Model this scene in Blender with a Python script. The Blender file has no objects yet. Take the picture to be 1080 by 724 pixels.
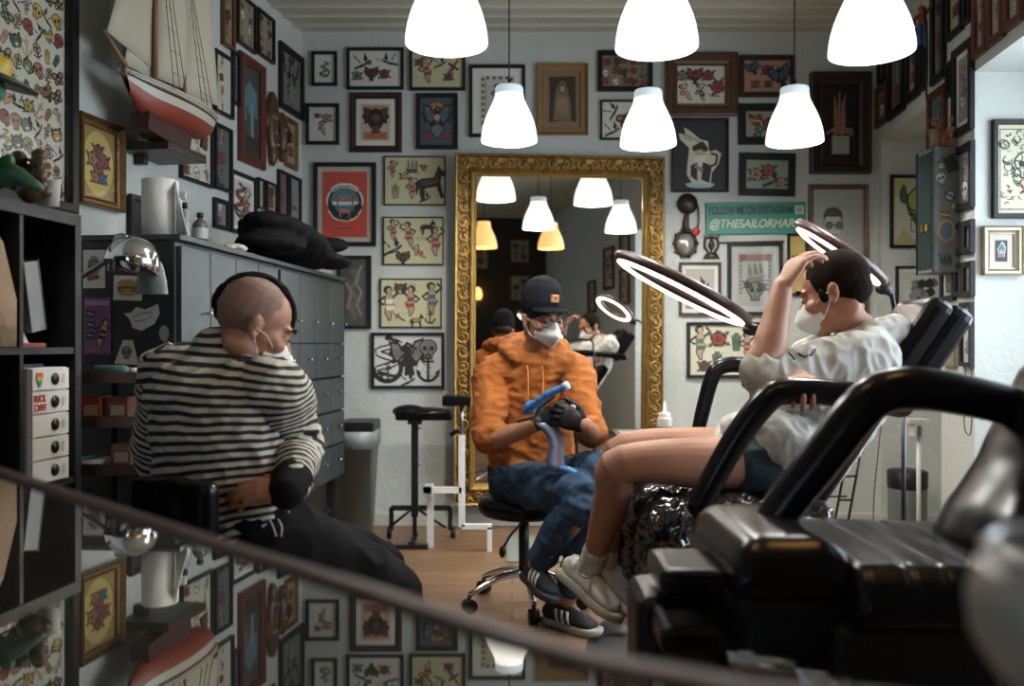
import bpy, bmesh, math, random
from mathutils import Vector, Matrix, noise

# ------------------------------------------------------------ camera, light
F, HC, CX, CY = 930.0, 1.10, 540.0, 364.0
scn = bpy.context.scene
C = scn.collection
cam_d = bpy.data.cameras.new('camera'); cam = bpy.data.objects.new('camera', cam_d); C.objects.link(cam)
cam.location = (0, 0, HC); cam.rotation_euler = (math.radians(90), 0, 0)
cam_d.sensor_width = 36; cam_d.lens = 36 * F / 1080; cam_d.shift_y = 2 / 1080
cam_d.clip_start = 0.02
cam_d.dof.use_dof = True; cam_d.dof.focus_distance = 3.1; cam_d.dof.aperture_fstop = 2.6
scn.camera = cam
scn.view_settings.view_transform = 'Standard'; scn.view_settings.look = 'None'
scn.view_settings.gamma = 1; scn.view_settings.use_curve_mapping = False
scn.view_settings.exposure = 0.45
W = bpy.data.worlds.new('world'); scn.world = W; W.use_nodes = True
W.node_tree.nodes['Background'].inputs[0].default_value = (.55, .68, .9, 1)
W.node_tree.nodes['Background'].inputs[1].default_value = 1.2
LAMP_GLOW = 1.05      # lit lampshades
BULB_W = 5.8         # bulb inside each pendant
RING_GLOW = 5.0
def area(name, loc, rot, sx, sy, power, col):
    l = bpy.data.lights.new(name, 'AREA'); l.shape = 'RECTANGLE'; l.size = sx; l.size_y = sy
    l.energy = power; l.color = col
    o = bpy.data.objects.new(name, l); C.objects.link(o); o.location = loc; o.rotation_euler = rot
    return o
# daylight through the window of the right-hand bay and the shop front window to the rear left
area('daylight', (2.78, 2.55, 1.6), (0, math.radians(90), 0), 1.5, 2.3, 85, (.78, .88, 1.0))
area('rear_daylight', (-1.35, -2.62, 1.7), (math.radians(90), 0, 0), 1.5, 1.5, 7, (.74, .86, 1.0))

# ------------------------------------------------------------ materials
MATS = {}
def mat(name, col, rough=.6, metal=0, spec=.5, bump=None, var=None, emit=None, coat=0, alpha=None, trans=0):
    if name in MATS: return MATS[name]
    m = bpy.data.materials.new(name); m.use_nodes = True; nt = m.node_tree
    b = nt.nodes['Principled BSDF']
    b.inputs['Base Color'].default_value = (*col, 1); b.inputs['Roughness'].default_value = rough
    b.inputs['Metallic'].default_value = metal; b.inputs['Specular IOR Level'].default_value = spec
    b.inputs['Coat Weight'].default_value = coat; b.inputs['Transmission Weight'].default_value = trans
    if alpha is not None: b.inputs['Alpha'].default_value = alpha
    if emit:
        b.inputs['Emission Color'].default_value = (*emit[0], 1); b.inputs['Emission Strength'].default_value = emit[1]
    tc = None
    if bump or var:
        tc = nt.nodes.new('ShaderNodeTexCoord')
    if var:   # (scale, amount, second colour)
        n = nt.nodes.new('ShaderNodeTexNoise'); n.inputs['Scale'].default_value = var[0]; n.inputs['Detail'].default_value = 5
        r = nt.nodes.new('ShaderNodeMix'); r.data_type = 'RGBA'
        r.inputs[6].default_value = (*col, 1); r.inputs[7].default_value = (*var[2], 1)
        mr = nt.nodes.new('ShaderNodeMapRange'); mr.inputs[1].default_value = .5 - .5 * var[1]; mr.inputs[2].default_value = .5 + .5 * var[1]
        nt.links.new(tc.outputs['Object'], n.inputs['Vector']); nt.links.new(n.outputs['Fac'], mr.inputs[0])
        nt.links.new(mr.outputs[0], r.inputs[0]); nt.links.new(r.outputs[2], b.inputs['Base Color'])
    if bump:  # (scale, strength, distance)
        n = nt.nodes.new('ShaderNodeTexNoise'); n.inputs['Scale'].default_value = bump[0]; n.inputs['Detail'].default_value = 6
        bp = nt.nodes.new('ShaderNodeBump'); bp.inputs['Strength'].default_value = bump[1]
        bp.inputs['Distance'].default_value = bump[2] if len(bump) > 2 else .01
        nt.links.new(tc.outputs['Object'], n.inputs['Vector']); nt.links.new(n.outputs['Fac'], bp.inputs['Height'])
        nt.links.new(bp.outputs[0], b.inputs['Normal'])
    MATS[name] = m
    return m
M_wall = mat('wall_plaster', (.53, .56, .525), .85, bump=(34, .5, .009), var=(1.5, .5, (.49, .52, .485)))
M_dark = mat('dark_wall_panel', (.035, .025, .02), .6, bump=(8, .2))
M_white = mat('white_paint', (.75, .75, .72), .5)
M_cream = mat('cream_trim', (.5, .5, .44), .6)
M_blackwood = mat('black_wood', (.010, .010, .011), .45, spec=.3, bump=(60, .15, .002))
M_black = mat('black_plastic', (.009, .009, .010), .42, spec=.3)
M_leather = mat('black_leather', (.005, .005, .006), .24, spec=.2, bump=(9, .12, .006))
M_chrome = mat('chrome', (.75, .75, .78), .12, 1)
M_steel = mat('brushed_steel', (.35, .35, .36), .35, 1)
M_blackmetal = mat('black_metal', (.01, .01, .01), .35)
M_locker = mat('locker_metal', (.035, .045, .046), .42, bump=(30, .08, .002), var=(4, .5, (.028, .036, .038)))
M_lockerdark = mat('locker_side', (.012, .013, .014), .5)
M_brown = mat('brown_frame_wood', (.11, .05, .022), .4, bump=(60, .3, .003), var=(20, .8, (.06, .026, .012)))
M_redbrown = mat('reddish_frame_wood', (.10, .022, .012), .35, bump=(40, .2, .003))
M_darkbrown = mat('dark_brown_wood', (.03, .013, .008), .4, bump=(60, .35, .004))
M_gold = mat('gilded_carving', (.42, .26, .075), .38, .75, bump=(70, .5, .004), var=(25, .7, (.16, .09, .025)))
M_goldframe = mat('gold_frame', (.28, .17, .06), .4, .6, bump=(80, .7, .004), var=(30, .8, (.12, .065, .025)))
M_pewter = mat('pewter_frame', (.32, .28, .2), .35, .7, bump=(40, .2, .003))
M_paper = mat('white_paper', (.68, .68, .62), .6)
M_creampaper = mat('cream_paper', (.52, .50, .33), .6)
M_skin = mat('skin', (.36, .175, .10), .5, bump=(90, .12, .002), var=(14, .5, (.31, .14, .08)))
M_white_pl = mat('white_plastic', (.62, .64, .64), .4)
M_glassy = mat('clear_plastic', (.75, .8, .8), .15, alpha=.35)
def glass_mat():
    m = bpy.data.materials.new('picture_glass'); m.use_nodes = True; nt = m.node_tree; nt.nodes.clear()
    o = nt.nodes.new('ShaderNodeOutputMaterial'); mx = nt.nodes.new('ShaderNodeMixShader')
    t = nt.nodes.new('ShaderNodeBsdfTransparent'); g = nt.nodes.new('ShaderNodeBsdfGlossy'); g.inputs['Roughness'].default_value = .03
    fr = nt.nodes.new('ShaderNodeFresnel'); fr.inputs[0].default_value = 1.5
    ge = nt.nodes.new('ShaderNodeNewGeometry'); iv = nt.nodes.new('ShaderNodeMath'); iv.operation = 'SUBTRACT'; iv.inputs[0].default_value = 1
    mu = nt.nodes.new('ShaderNodeMath'); mu.operation = 'MULTIPLY'
    nt.links.new(ge.outputs['Backfacing'], iv.inputs[1]); nt.links.new(iv.outputs[0], mu.inputs[0]); nt.links.new(fr.outputs[0], mu.inputs[1])
    nt.links.new(mu.outputs[0], mx.inputs[0]); nt.links.new(t.outputs[0], mx.inputs[1]); nt.links.new(g.outputs[0], mx.inputs[2])
    nt.links.new(mx.outputs[0], o.inputs[0]); return m
M_glass = glass_mat()

# ------------------------------------------------------------ helpers
def P(px, py, D): return Vector(((px - CX) / F * D, D, HC - (py - CY) / F * D))
def link(name, me, parent=None):
    o = bpy.data.objects.new(name, me); C.objects.link(o)
    if parent: o.parent = parent
    return o
def tag(o, label=None, cat=None, group=None, kind=None):
    if label: o['label'] = label
    if cat: o['category'] = cat
    if group: o['group'] = group
    if kind: o['kind'] = kind
    return o
def thing(name, label, cat, loc=(0, 0, 0), mtx=None, group=None):
    o = bpy.data.objects.new(name, None); C.objects.link(o); o.empty_display_size = .1
    if mtx: o.matrix_world = mtx
    else: o.location = loc
    o['_m'] = 1; del o['_m']
    return tag(o, label, cat, group)
class B:
    """collects shapes into one mesh"""
    def __init__(s): s.bm = bmesh.new(); s.mats = []; s.mi = 0
    def m(s, material):
        if material not in s.mats: s.mats.append(material)
        s.mi = s.mats.index(material); return s
    def face(s, pts):
        vs = [s.bm.verts.new(p) for p in pts]
        try: f = s.bm.faces.new(vs); f.material_index = s.mi; return f
        except ValueError: return None
    def box(s, a, b, bev=0):
        a, b = Vector(a), Vector(b); lo = [min(a[i], b[i]) for i in range(3)]; hi = [max(a[i], b[i]) for i in range(3)]
        co = [(x, y, z) for x in (lo[0], hi[0]) for y in (lo[1], hi[1]) for z in (lo[2], hi[2])]
        v = [s.bm.verts.new(c) for c in co]; fs = []
        for q in ((0, 1, 3, 2), (4, 6, 7, 5), (0, 4, 5, 1), (2, 3, 7, 6), (0, 2, 6, 4), (1, 5, 7, 3)):
            f = s.bm.faces.new([v[i] for i in q]); f.material_index = s.mi; fs.append(f)
        if bev:
            es = list({e for f in fs for e in f.edges})
            r = bmesh.ops.bevel(s.bm, geom=es, offset=bev, segments=3, profile=.6, affect='EDGES')
            for f in r['faces']: f.material_index = s.mi
        return s
    def rings(s, rings, cap=True, close=True):
        vr = [[s.bm.verts.new(p) for p in r] for r in rings]; n = len(vr[0])
        for a, b in zip(vr, vr[1:]):
            for i in range(n if close else n - 1):
                j = (i + 1) % n
                f = s.bm.faces.new((a[i], a[j], b[j], b[i])); f.material_index = s.mi; f.smooth = True
        if cap:
            for r in (vr[0][::-1], vr[-1]):
                f = s.bm.faces.new(r); f.material_index = s.mi
        return s
    def lathe(s, prof, c=(0, 0, 0), n=24, rot=None, cap=False, sx=1, sy=1):
        c = Vector(c); R = []
        for r, z in prof:
            ring = []
            for k in range(n):
                a = 2 * math.pi * k / n
                v = Vector((r * math.cos(a) * sx, r * math.sin(a) * sy, z))
                if rot: v = rot @ v
                ring.append(v + c)
            R.append(ring)
        return s.rings(R, cap)
    def tube(s, pts, rad, n=10, sub=1, ref=None, cap='flat'):
        pts = [Vector(p) for p in pts]
        rad = [rad] * len(pts) if not isinstance(rad, (list,)) else rad
        rad = [(r, r) if not isinstance(r, tuple) else r for r in rad]
        if sub > 1 and len(pts) > 2:
            q, rr = [], []
            for i in range(len(pts) - 1):
                p0 = pts[max(i - 1, 0)]; p1 = pts[i]; p2 = pts[i + 1]; p3 = pts[min(i + 2, len(pts) - 1)]
                for k in range(sub):
                    t = k / sub; t2 = t * t; t3 = t2 * t
                    q.append(.5 * ((2 * p1) + (p2 - p0) * t + (2 * p0 - 5 * p1 + 4 * p2 - p3) * t2 + (3 * p1 - p0 - 3 * p2 + p3) * t3))
                    st = t * t * (3 - 2 * t)
                    rr.append((rad[i][0] * (1 - st) + rad[i + 1][0] * st, rad[i][1] * (1 - st) + rad[i + 1][1] * st))
            q.append(pts[-1]); rr.append(rad[-1]); pts, rad = q, rr
        R = []; prev = None
        N = len(pts)
        for i in range(N):
            t = (pts[min(i + 1, N - 1)] - pts[max(i - 1, 0)])
            t = t.normalized() if t.length > 1e-9 else Vector((0, 0, 1))
            if ref is not None: base = Vector(ref)
            elif prev is not None: base = prev
            else: base = Vector((0, 0, 1)) if abs(t.z) < .9 else Vector((1, 0, 0))
            a = base - t * base.dot(t)
            if a.length < 1e-6: a = t.orthogonal()
            a.normalize(); b = t.cross(a); prev = a
            def ring(c, k):
                return [c + (a * math.cos(2 * math.pi * j / n) * rad[i][0] + b * math.sin(2 * math.pi * j / n) * rad[i][1]) * k for j in range(n)]
            if cap == 'round' and i == 0:
                rm = min(rad[0])
                for ang in (80, 55, 28): R.append(ring(pts[0] - t * rm * math.sin(math.radians(ang)), math.cos(math.radians(ang))))
            R.append(ring(pts[i], 1))
            if cap == 'round' and i == N - 1:
                rm = min(rad[-1])
                for ang in (28, 55, 80): R.append(ring(pts[-1] + t * rm * math.sin(math.radians(ang)), math.cos(math.radians(ang))))
        return s.rings(R, True)
    def ell(s, c, r, rot=None, n=14, m=9):
        c = Vector(c); R = []
        for i in range(m + 1):
            th = math.pi * (i + .02) / (m + .04) if 0 < i < m else (0.02 if i == 0 else math.pi - .02)
            ring = []
            for k in range(n):
                a = 2 * math.pi * k / n
                v = Vector((r[0] * math.sin(th) * math.cos(a), r[1] * math.sin(th) * math.sin(a), r[2] * math.cos(th)))
                if rot: v = rot @ v
                ring.append(c + v)
            R.append(ring)
        return s.rings(R, True)
    def prism(s, poly, axis_lo, axis_hi, ax='z'):
        def mk(u, v, w):
            return {'z': (u, v, w), 'y': (u, w, v), 'x': (w, u, v)}[ax]
        lo = [mk(u, v, axis_lo) for u, v in poly]; hi = [mk(u, v, axis_hi) for u, v in poly]
        vl = [s.bm.verts.new(p) for p in lo]; vh = [s.bm.verts.new(p) for p in hi]; n = len(poly)
        for f in ([vl[::-1], vh] + [[vl[i], vl[(i + 1) % n], vh[(i + 1) % n], vh[i]] for i in range(n)]):
            ff = s.bm.faces.new(f); ff.material_index = s.mi
        return s
    def add(s, name, material=None, parent=None, normals=True, smooth=False):
        if material and not s.mats: s.mats.append(material)
        if normals: bmesh.ops.recalc_face_normals(s.bm, faces=s.bm.faces)
        me = bpy.data.meshes.new(name); s.bm.to_mesh(me); s.bm.free()
        if smooth:
            for p in me.polygons: p.use_smooth = True
        for mm in s.mats: me.materials.append(mm)
        return link(name, me, parent)
def blob(name, b, material, parent=None, voxel=.006, it=3, wr=None, holes=None):
    """union of closed shapes as one continuous surface; wr = list of (amplitude, (sx,sy,sz) frequency)"""
    me = bpy.data.meshes.new(name); b.bm.to_mesh(me); b.bm.free()
    o = bpy.data.objects.new(name, me); C.objects.link(o)
    r = o.modifiers.new('r', 'REMESH'); r.mode = 'VOXEL'; r.voxel_size = voxel
    if it: sm = o.modifiers.new('s', 'SMOOTH'); sm.factor = .5; sm.iterations = it
    dg = bpy.context.evaluated_depsgraph_get()
    nm = bpy.data.meshes.new_from_object(o.evaluated_get(dg))
    bpy.data.objects.remove(o); nm.name = name
    if wr:
        nm.calc_loop_triangles() if False else None
        ns = [v.normal.copy() for v in nm.vertices]
        for v, n in zip(nm.vertices, ns):
            d = 0
            for amp, fr in wr:
                q = Vector((v.co.x * fr[0], v.co.y * fr[1], v.co.z * fr[2]))
                k = noise.noise(q + Vector((3.1, 7.7, 1.3)))
                d += amp * (1 - abs(k) * 3.2 if len(fr) == 4 or True else k)
            v.co += n * d
    for p in nm.polygons: p.use_smooth = True
    nm.materials.clear(); nm.materials.append(material)
    return link(name, nm, parent)
class Pl:
    """vertical plane: point p0 (x,y) and direction u (left to right as seen)"""
    def __init__(s, p0, u):
        s.p0 = Vector((p0[0], p0[1])); s.u = Vector((u[0], u[1])).normalized(); s.n = Vector((s.u.y, -s.u.x))
    def hit(s, px, py, off=0):
        r = Vector(((px - CX) / F, 1)); t = (s.n.dot(s.p0) + off) / s.n.dot(r)
        return Vector((r.x * t, r.y * t, HC - (py - CY) / F * t))
    def mtx(s, loc, roll=0):
        m = Matrix(((s.u.x, -s.n.x, 0), (s.u.y, -s.n.y, 0), (0, 0, 1))).to_4x4()
        return Matrix.Translation(loc) @ m @ Matrix.Rotation(roll, 4, 'Y')
YB = 5.37
BACK = Pl((0, YB), (1, 0))
LEFT = Pl((-2.204, 0), (.172, 1))
RIGHT = Pl((1.669, 0), (-.1043, -1))
JAMB1 = Pl((0, 5.31), (1, 0))
JAMB2 = Pl((0, 3.97), (1, 0))

# ------------------------------------------------------------ the room
def xl(y): return -2.204 + .172 * y
def xr(y): return 1.669 + .1043 * y
def struct(name, b, m): o = b.add(name, m); o['kind'] = 'structure'; return o
def floor_mat():
    m = bpy.data.materials.new('oak_floor'); m.use_nodes = True; nt = m.node_tree; b = nt.nodes['Principled BSDF']
    tc = nt.nodes.new('ShaderNodeTexCoord'); br = nt.nodes.new('ShaderNodeTexBrick')
    br.inputs['Scale'].default_value = 1; br.inputs['Brick Width'].default_value = 1.3; br.inputs['Row Height'].default_value = .13
    br.inputs['Mortar Size'].default_value = .003; br.inputs['Color1'].default_value = (.30, .17, .09, 1)
    br.inputs['Color2'].default_value = (.22, .12, .06, 1); br.inputs['Mortar'].default_value = (.06, .03, .015, 1)
    n = nt.nodes.new('ShaderNodeTexNoise'); n.inputs['Scale'].default_value = 3; n.inputs['Detail'].default_value = 8
    mp = nt.nodes.new('ShaderNodeMapping'); mp.inputs['Scale'].default_value = (1, 12, 1)
    mx = nt.nodes.new('ShaderNodeMix'); mx.data_type = 'RGBA'; mx.blend_type = 'MULTIPLY'; mx.inputs[0].default_value = .6
    cr = nt.nodes.new('ShaderNodeValToRGB'); cr.color_ramp.elements[0].color = (.55, .55, .55, 1); cr.color_ramp.elements[0].position = .35
    cr.color_ramp.elements[1].position = .65
    nt.links.new(tc.outputs['Object'], br.inputs['Vector']); nt.links.new(tc.outputs['Object'], mp.inputs[0]); nt.links.new(mp.outputs[0], n.inputs['Vector'])
    nt.links.new(n.outputs['Fac'], cr.inputs[0]); nt.links.new(br.outputs[0], mx.inputs[6]); nt.links.new(cr.outputs[0], mx.inputs[7])
    nt.links.new(mx.outputs[2], b.inputs['Base Color']); b.inputs['Roughness'].default_value = .38
    return m
b = B(); b.box((-3.2, -2.9, -.1), (3.4, 5.6, 0)); struct('floor', b, floor_mat())
M_ceil = mat('ceiling_paint', (.50, .49, .40), .7, bump=(60, .2, .003))
b = B(); b.box((-3.2, -2.9, 3.03), (3.4, 5.6, 3.12))
y = 5.37
while y > -2.7:
    b.box((-3.0, y, 3.008), (3.2, y - .112, 3.035), .004); b.box((-3.0, y - .118, 2.992), (3.2, y - .136, 3.035), .006); y -= .145
struct('ceiling', b, M_ceil)
b = B(); b.box((-1.6, YB, 0), (3.2, YB + .15, 3.1)); struct('wall_back', b, M_wall)
b = B(); b.prism([(xl(5.5), 5.5), (xl(-2.6), -2.6), (xl(-2.6) - .2, -2.6), (xl(5.5) - .2, 5.5)], 0, 3.1); struct('wall_left', b, M_wall)
NT = 2.33
b = B()
b.prism([(xr(5.37), 5.37), (xr(-2.6), -2.6), (3.1, -2.6), (3.1, 5.37)], NT, 3.1)
b.prism([(xr(4.36), 4.36), (xr(3.97), 3.97), (2.6, 3.97), (2.6, 4.36)], 0, NT)
b.prism([(xr(1.2), 1.2), (xr(-2.6), -2.6), (2.6, -2.6), (2.6, 1.2)], 0, NT)
b.box((2.225, 5.31, 0), (2.6, 5.37, NT))
struct('wall_right', b, M_wall)
# outer wall of the bays with the window opening
b = B()
b.box((2.6, 1.2, 0), (2.7, 5.37, .85)); b.box((2.6, 1.2, 2.25), (2.7, 5.37, NT))
b.box((2.6, 1.2, .85), (2.7, 1.45, 2.25)); b.box((2.6, 3.7, .85), (2.7, 5.37, 2.25))
struct('wall_bay', b, M_wall)
b = B()
for yy in (1.45, 2.0, 2.56, 3.12, 3.66): b.box((2.62, yy, .85), (2.67, yy + .04, 2.25))
for zz in (.85, 1.78, 2.21): b.box((2.62, 1.45, zz), (2.67, 3.7, zz + .04))
w = struct('window_1', b, M_white)
b = B(); b.box((2.64, 1.46, .87), (2.646, 3.69, 2.24)); b.add('window_pane', M_glass, w)
b = B()
b.box((-3.0, -2.75, 0), (-2.15, -2.6, 3.1)); b.box((-.55, -2.75, 0), (3.1, -2.6, 3.1)); b.box((-2.15, -2.75, 0), (-.55, -2.6, .9)); b.box((-2.15, -2.75, 2.5), (-.55, -2.6, 3.1))
struct('wall_rear', b, M_dark)
b = B()
for xx in (-2.15, -1.63, -1.11, -.59): b.box((xx, -2.7, .9), (xx + .04, -2.65, 2.5))
for zz in (.9, 1.9, 2.46): b.box((-2.15, -2.7, zz), (-.55, -2.65, zz + .04))
w = struct('window_2', b, M_blackwood)
b = B(); b.box((-2.14, -2.68, .91), (-.56, -2.674, 2.49)); b.add('window_pane', M_glass, w)
b = B(); b.box((-1.25, YB - .015, 0), (2.225, YB, .075), .003); struct('baseboard_back', b, M_cream)
b = B(); b.box((xr(3.97) , 3.955, 0), (2.6, 3.97, .075), .003); b.box((2.225, 5.295, 0), (2.6, 5.31, .075), .003)
struct('baseboard_right', b, M_cream)
# ------------------------------------------------------------ pictures
K = (.018, .016, .016); R = (.27, .045, .035); G = (.07, .13, .07); BL = (.05, .13, .22); Y = (.5, .34, .07)
S = (.42, .29, .2); WH = (.66, .66, .6); O = (.36, .15, .06); GR = (.2, .2, .19); TE = (.07, .2, .21); PK = (.55, .25, .2); BR = (.12, .05, .03)
def inkmat(c):
    return mat('ink_%d_%d_%d' % tuple(int(x * 999) for x in c), c, .55)
class Ink:
    def __init__(s, b, y0): s.b = b; s.y = y0; s.x0 = s.z0 = 0; s.k = 1; s.a = 0; s.fl = 1; s.n = 0
    def at(s, x, z, k, a=0, fl=1): s.x0, s.z0, s.k, s.a, s.fl = x, z, k, a, fl; return s
    def T(s, p):
        x, z = p[0] * s.fl * s.k, p[1] * s.k; c, sn = math.cos(s.a), math.sin(s.a)
        return (s.x0 + x * c - z * sn, s.y - (s.n % 60) * .00006, s.z0 + x * sn + z * c)
    def poly(s, pts, c): s.n += 1; s.b.m(inkmat(c)).face([s.T(p) for p in pts])
    def disc(s, x, z, r, c, n=12, rz=None, wob=0):
        rz = rz or r
        s.poly([(x + r * (1 + wob * math.sin(5 * t + x * 9)) * math.cos(t), z + rz * (1 + wob * math.sin(5 * t + x * 9)) * math.sin(t)) for t in [2 * math.pi * i / n for i in range(n)]], c)
    def st(s, pts, w, c):
        s.n += 1; s.b.m(inkmat(c)); N = len(pts); L = []; Rr = []
        for i, p in enumerate(pts):
            a = pts[max(i - 1, 0)]; q = pts[min(i + 1, N - 1)]
            dx, dz = q[0] - a[0], q[1] - a[1]; l = math.hypot(dx, dz) or 1
            ww = w[i] if isinstance(w, list) else w
            L.append((p[0] - dz / l * ww, p[1] + dx / l * ww)); Rr.append((p[0] + dz / l * ww, p[1] - dx / l * ww))
        for i in range(N - 1): s.b.face([s.T(L[i]), s.T(L[i + 1]), s.T(Rr[i + 1]), s.T(Rr[i])])
    def arc(s, x, z, r, a0, a1, w, c, n=10, rz=None):
        rz = rz or r
        s.st([(x + r * math.cos(math.radians(a0 + (a1 - a0) * i / n)), z + rz * math.sin(math.radians(a0 + (a1 - a0) * i / n))) for i in range(n + 1)], w, c)
def m_rose(k, c1=R, c2=G):
    for a in (-.5, .6, 2.6, 3.8):
        x, z = .42 * math.cos(a), .42 * math.sin(a); d = (math.cos(a), math.sin(a)); p = (-d[1], d[0])
        k.poly([(.25 * d[0], .25 * d[1]), (x + .09 * p[0], z + .09 * p[1]), (.56 * d[0], .56 * d[1]), (x - .09 * p[0], z - .09 * p[1])], K)
        k.poly([(.28 * d[0], .28 * d[1]), (x + .06 * p[0], z + .06 * p[1]), (.5 * d[0], .5 * d[1]), (x - .06 * p[0], z - .06 * p[1])], c2)
    k.disc(0, 0, .34, K, 15, wob=.08)
    for i in range(5): k.disc(.19 * math.cos(i * 1.26), .19 * math.sin(i * 1.26), .125, c1, 9)
    k.disc(0, 0, .13, K, 9); k.disc(.01, .01, .09, c1, 8); k.arc(0, 0, .05, 0, 300, .015, K, 7)
    k.arc(0, 0, .24, 20, 130, .014, K, 6); k.arc(0, 0, .24, 200, 300, .014, K, 6)
def m_swallow(k, c1=BL):
    k.poly([(-.1, 0), (-.5, .38), (-.38, .12), (-.3, .16), (-.16, -.08)], K)
    k.poly([(.05, .08), (.1, .5), (.24, .2), (.3, .24), (.2, -.02)], K)
    k.poly([(-.34, -.28), (-.1, -.16), (.22, 0), (.36, .1), (.44, .06), (.3, -.1), (.02, -.28), (-.2, -.34), (-.48, -.5), (-.38, -.34), (-.5, -.3)], K)
    k.poly([(-.06, -.14), (.2, 0), (.32, .04), (.2, -.1), (0, -.2)], c1); k.disc(.12, -.16, .08, R, 8, .05)
def m_snake(k, c1=GR):
    pts = [(.25 * math.sin(t * 2.1) * (1 + .2 * math.cos(t)), .42 - t * .13) for t in [i * .35 for i in range(19)]]
    k.st(pts, [.03 + .05 * math.sin(math.pi * min(1, i / 18)) for i in range(19)], K)
    k.st(pts[2:-2], [.02 + .02 * math.sin(math.pi * i / 14) for i in range(15)], c1)
    k.disc(pts[0][0] + .03, .43, .09, K, 8, .06); k.arc(0, -.2, .3, 180, 380, .05, K)
def m_anchor(k, c1=K):
    k.arc(0, .4, .08, 0, 360, .025, c1, 10); k.st([(0, .33), (0, -.42)], .045, c1); k.st([(-.2, .22), (.2, .22)], .035, c1)
    k.arc(0, -.1, .34, 195, 345, .05, c1, 10)
    for f in (-1, 1): k.poly([(f * .42, -.02), (f * .22, -.16), (f * .36, -.3)], c1)
    k.st([(-.3, .3), (-.1, .1), (.12, .05), (-.08, -.15), (.15, -.3), (.3, -.2)], .018, GR)
def m_heart(k, c1=R):
    h = [(0, -.34), (-.2, -.14), (-.34, .05), (-.34, .2), (-.24, .31), (-.11, .31), (0, .19), (.11, .31), (.24, .31), (.34, .2), (.34, .05), (.2, -.14)]
    k.poly([(x * 1.14, z * 1.14) for x, z in h], K); k.poly(h, c1)
    k.st([(-.45, .42), (.42, -.42)], .03, K); k.poly([(-.4, .1), (.4, 0), (.42, -.12), (-.4, -.02)], Y)
def m_dagger(k, c1=GR):
    k.poly([(-.07, .1), (.07, .1), (.05, -.35), (0, -.5), (-.05, -.35)], K); k.poly([(-.04, .08), (.02, .08), (.02, -.32), (0, -.42)], c1)
    k.st([(-.2, .13), (.2, .13)], .04, K); k.st([(0, .13), (0, .42)], .045, R); k.disc(0, .45, .07, Y, 8)
def m_skull(k, c1=WH):
    k.disc(0, .08, .38, K, 14, .34); k.poly([(-.22, -.1), (.22, -.1), (.18, -.42), (-.18, -.42)], K)
    k.disc(0, .08, .33, c1, 14, .29); k.poly([(-.17, -.1), (.17, -.1), (.14, -.37), (-.14, -.37)], c1)
    for f in (-1, 1): k.disc(f * .14, .04, .1, K, 9)
    k.poly([(0, -.03), (-.05, -.13), (.05, -.13)], K)
    for x in (-.09, -.03, .03, .09): k.st([(x, -.2), (x, -.36)], .01, K)
def m_lady(k, c1=R, c2=S):
    k.disc(-.02, .36, .13, K, 10, .12); k.disc(.01, .34, .07, c2, 8, .08)
    k.st([(0, .27), (.02, .15), (-.03, .03), (.05, -.08), (-.02, -.28), (.03, -.48)], [.05, .14, .09, .15, .1, .04], K)
    k.st([(0, .27), (.02, .15), (-.03, .03), (.05, -.08), (-.02, -.28), (.03, -.45)], [.03, .11, .06, .12, .07, .02], c2)
    k.st([(-.1, .18), (-.27, .05), (-.13, -.05)], .035, K); k.st([(.13, .18), (.29, .3), (.16, .43)], .035, K)
    k.poly([(-.08, .1), (.12, .12), (.1, -.02), (-.07, -.02)], c1); k.poly([(-.1, -.08), (.2, -.08), (.12, -.2), (-.06, -.2)], c1)
def m_eagle(k, c1=BR):
    for f in (-1, 1):
        k.poly([(0, .1), (f * .2, .42), (f * .46, .48), (f * .42, .3), (f * .5, .12), (f * .4, .05), (f * .42, -.12), (f * .28, -.08), (f * .2, -.25), (f * .1, -.2)], K)
        k.poly([(f * .06, .1), (f * .22, .36), (f * .38, .4), (f * .36, .05), (f * .2, -.1)], c1)
        for i in range(4): k.st([(f * (.14 + .06 * i), .02), (f * (.2 + .07 * i), .34 - .05 * i)], .01, K)
    k.poly([(-.1, .3), (0, .42), (.12, .36), (.16, .24), (.08, .26), (.1, -.2), (.14, -.44), (-.14, -.44), (-.1, -.2)], K)
    k.disc(.02, .02, .06, c1, 8, .16); k.disc(.03, .31, .03, Y, 6)
def m_butterfly(k, c1=O):
    for f in (-1, 1):
        k.disc(f * .24, .16, .24, K, 10, .2); k.disc(f * .18, -.16, .17, K, 9, .16); k.disc(f * .25, .17, .15, c1, 9, .11); k.disc(f * .19, -.16, .09, c1, 8)
    k.st([(0, .3), (0, -.3)], .03, K)
def m_beast(k, c1=BR):
    k.poly([(-.42, .05), (-.25, .16), (.1, .14), (.2, .3), (.28, .46), (.33, .34), (.46, .2), (.42, .12), (.3, .14), (.26, -.05), (.3, -.45), (.2, -.45), (.14, -.12), (-.18, -.12), (-.24, -.45), (-.34, -.45), (-.34, -.1), (-.46, -.3)], K)
    k.poly([(-.3, .04), (-.2, .1), (.12, .08), (.24, .22), (.2, -.02), (-.15, -.06)], c1)
def m_ship(k, c1=BR):
    k.poly([(-.42, -.12), (.42, -.12), (.3, -.34), (-.3, -.34)], c1)
    for x in (-.2, .05, .28): k.poly([(x - .12, -.06), (x + .1, -.06), (x + .06, .36), (x - .04, .4)], GR); k.st([(x, -.1), (x, .46)], .012, K)
    k.st([(-.5, -.36), (-.2, -.4), (.1, -.36), (.5, -.4)], .03, BL)
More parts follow.
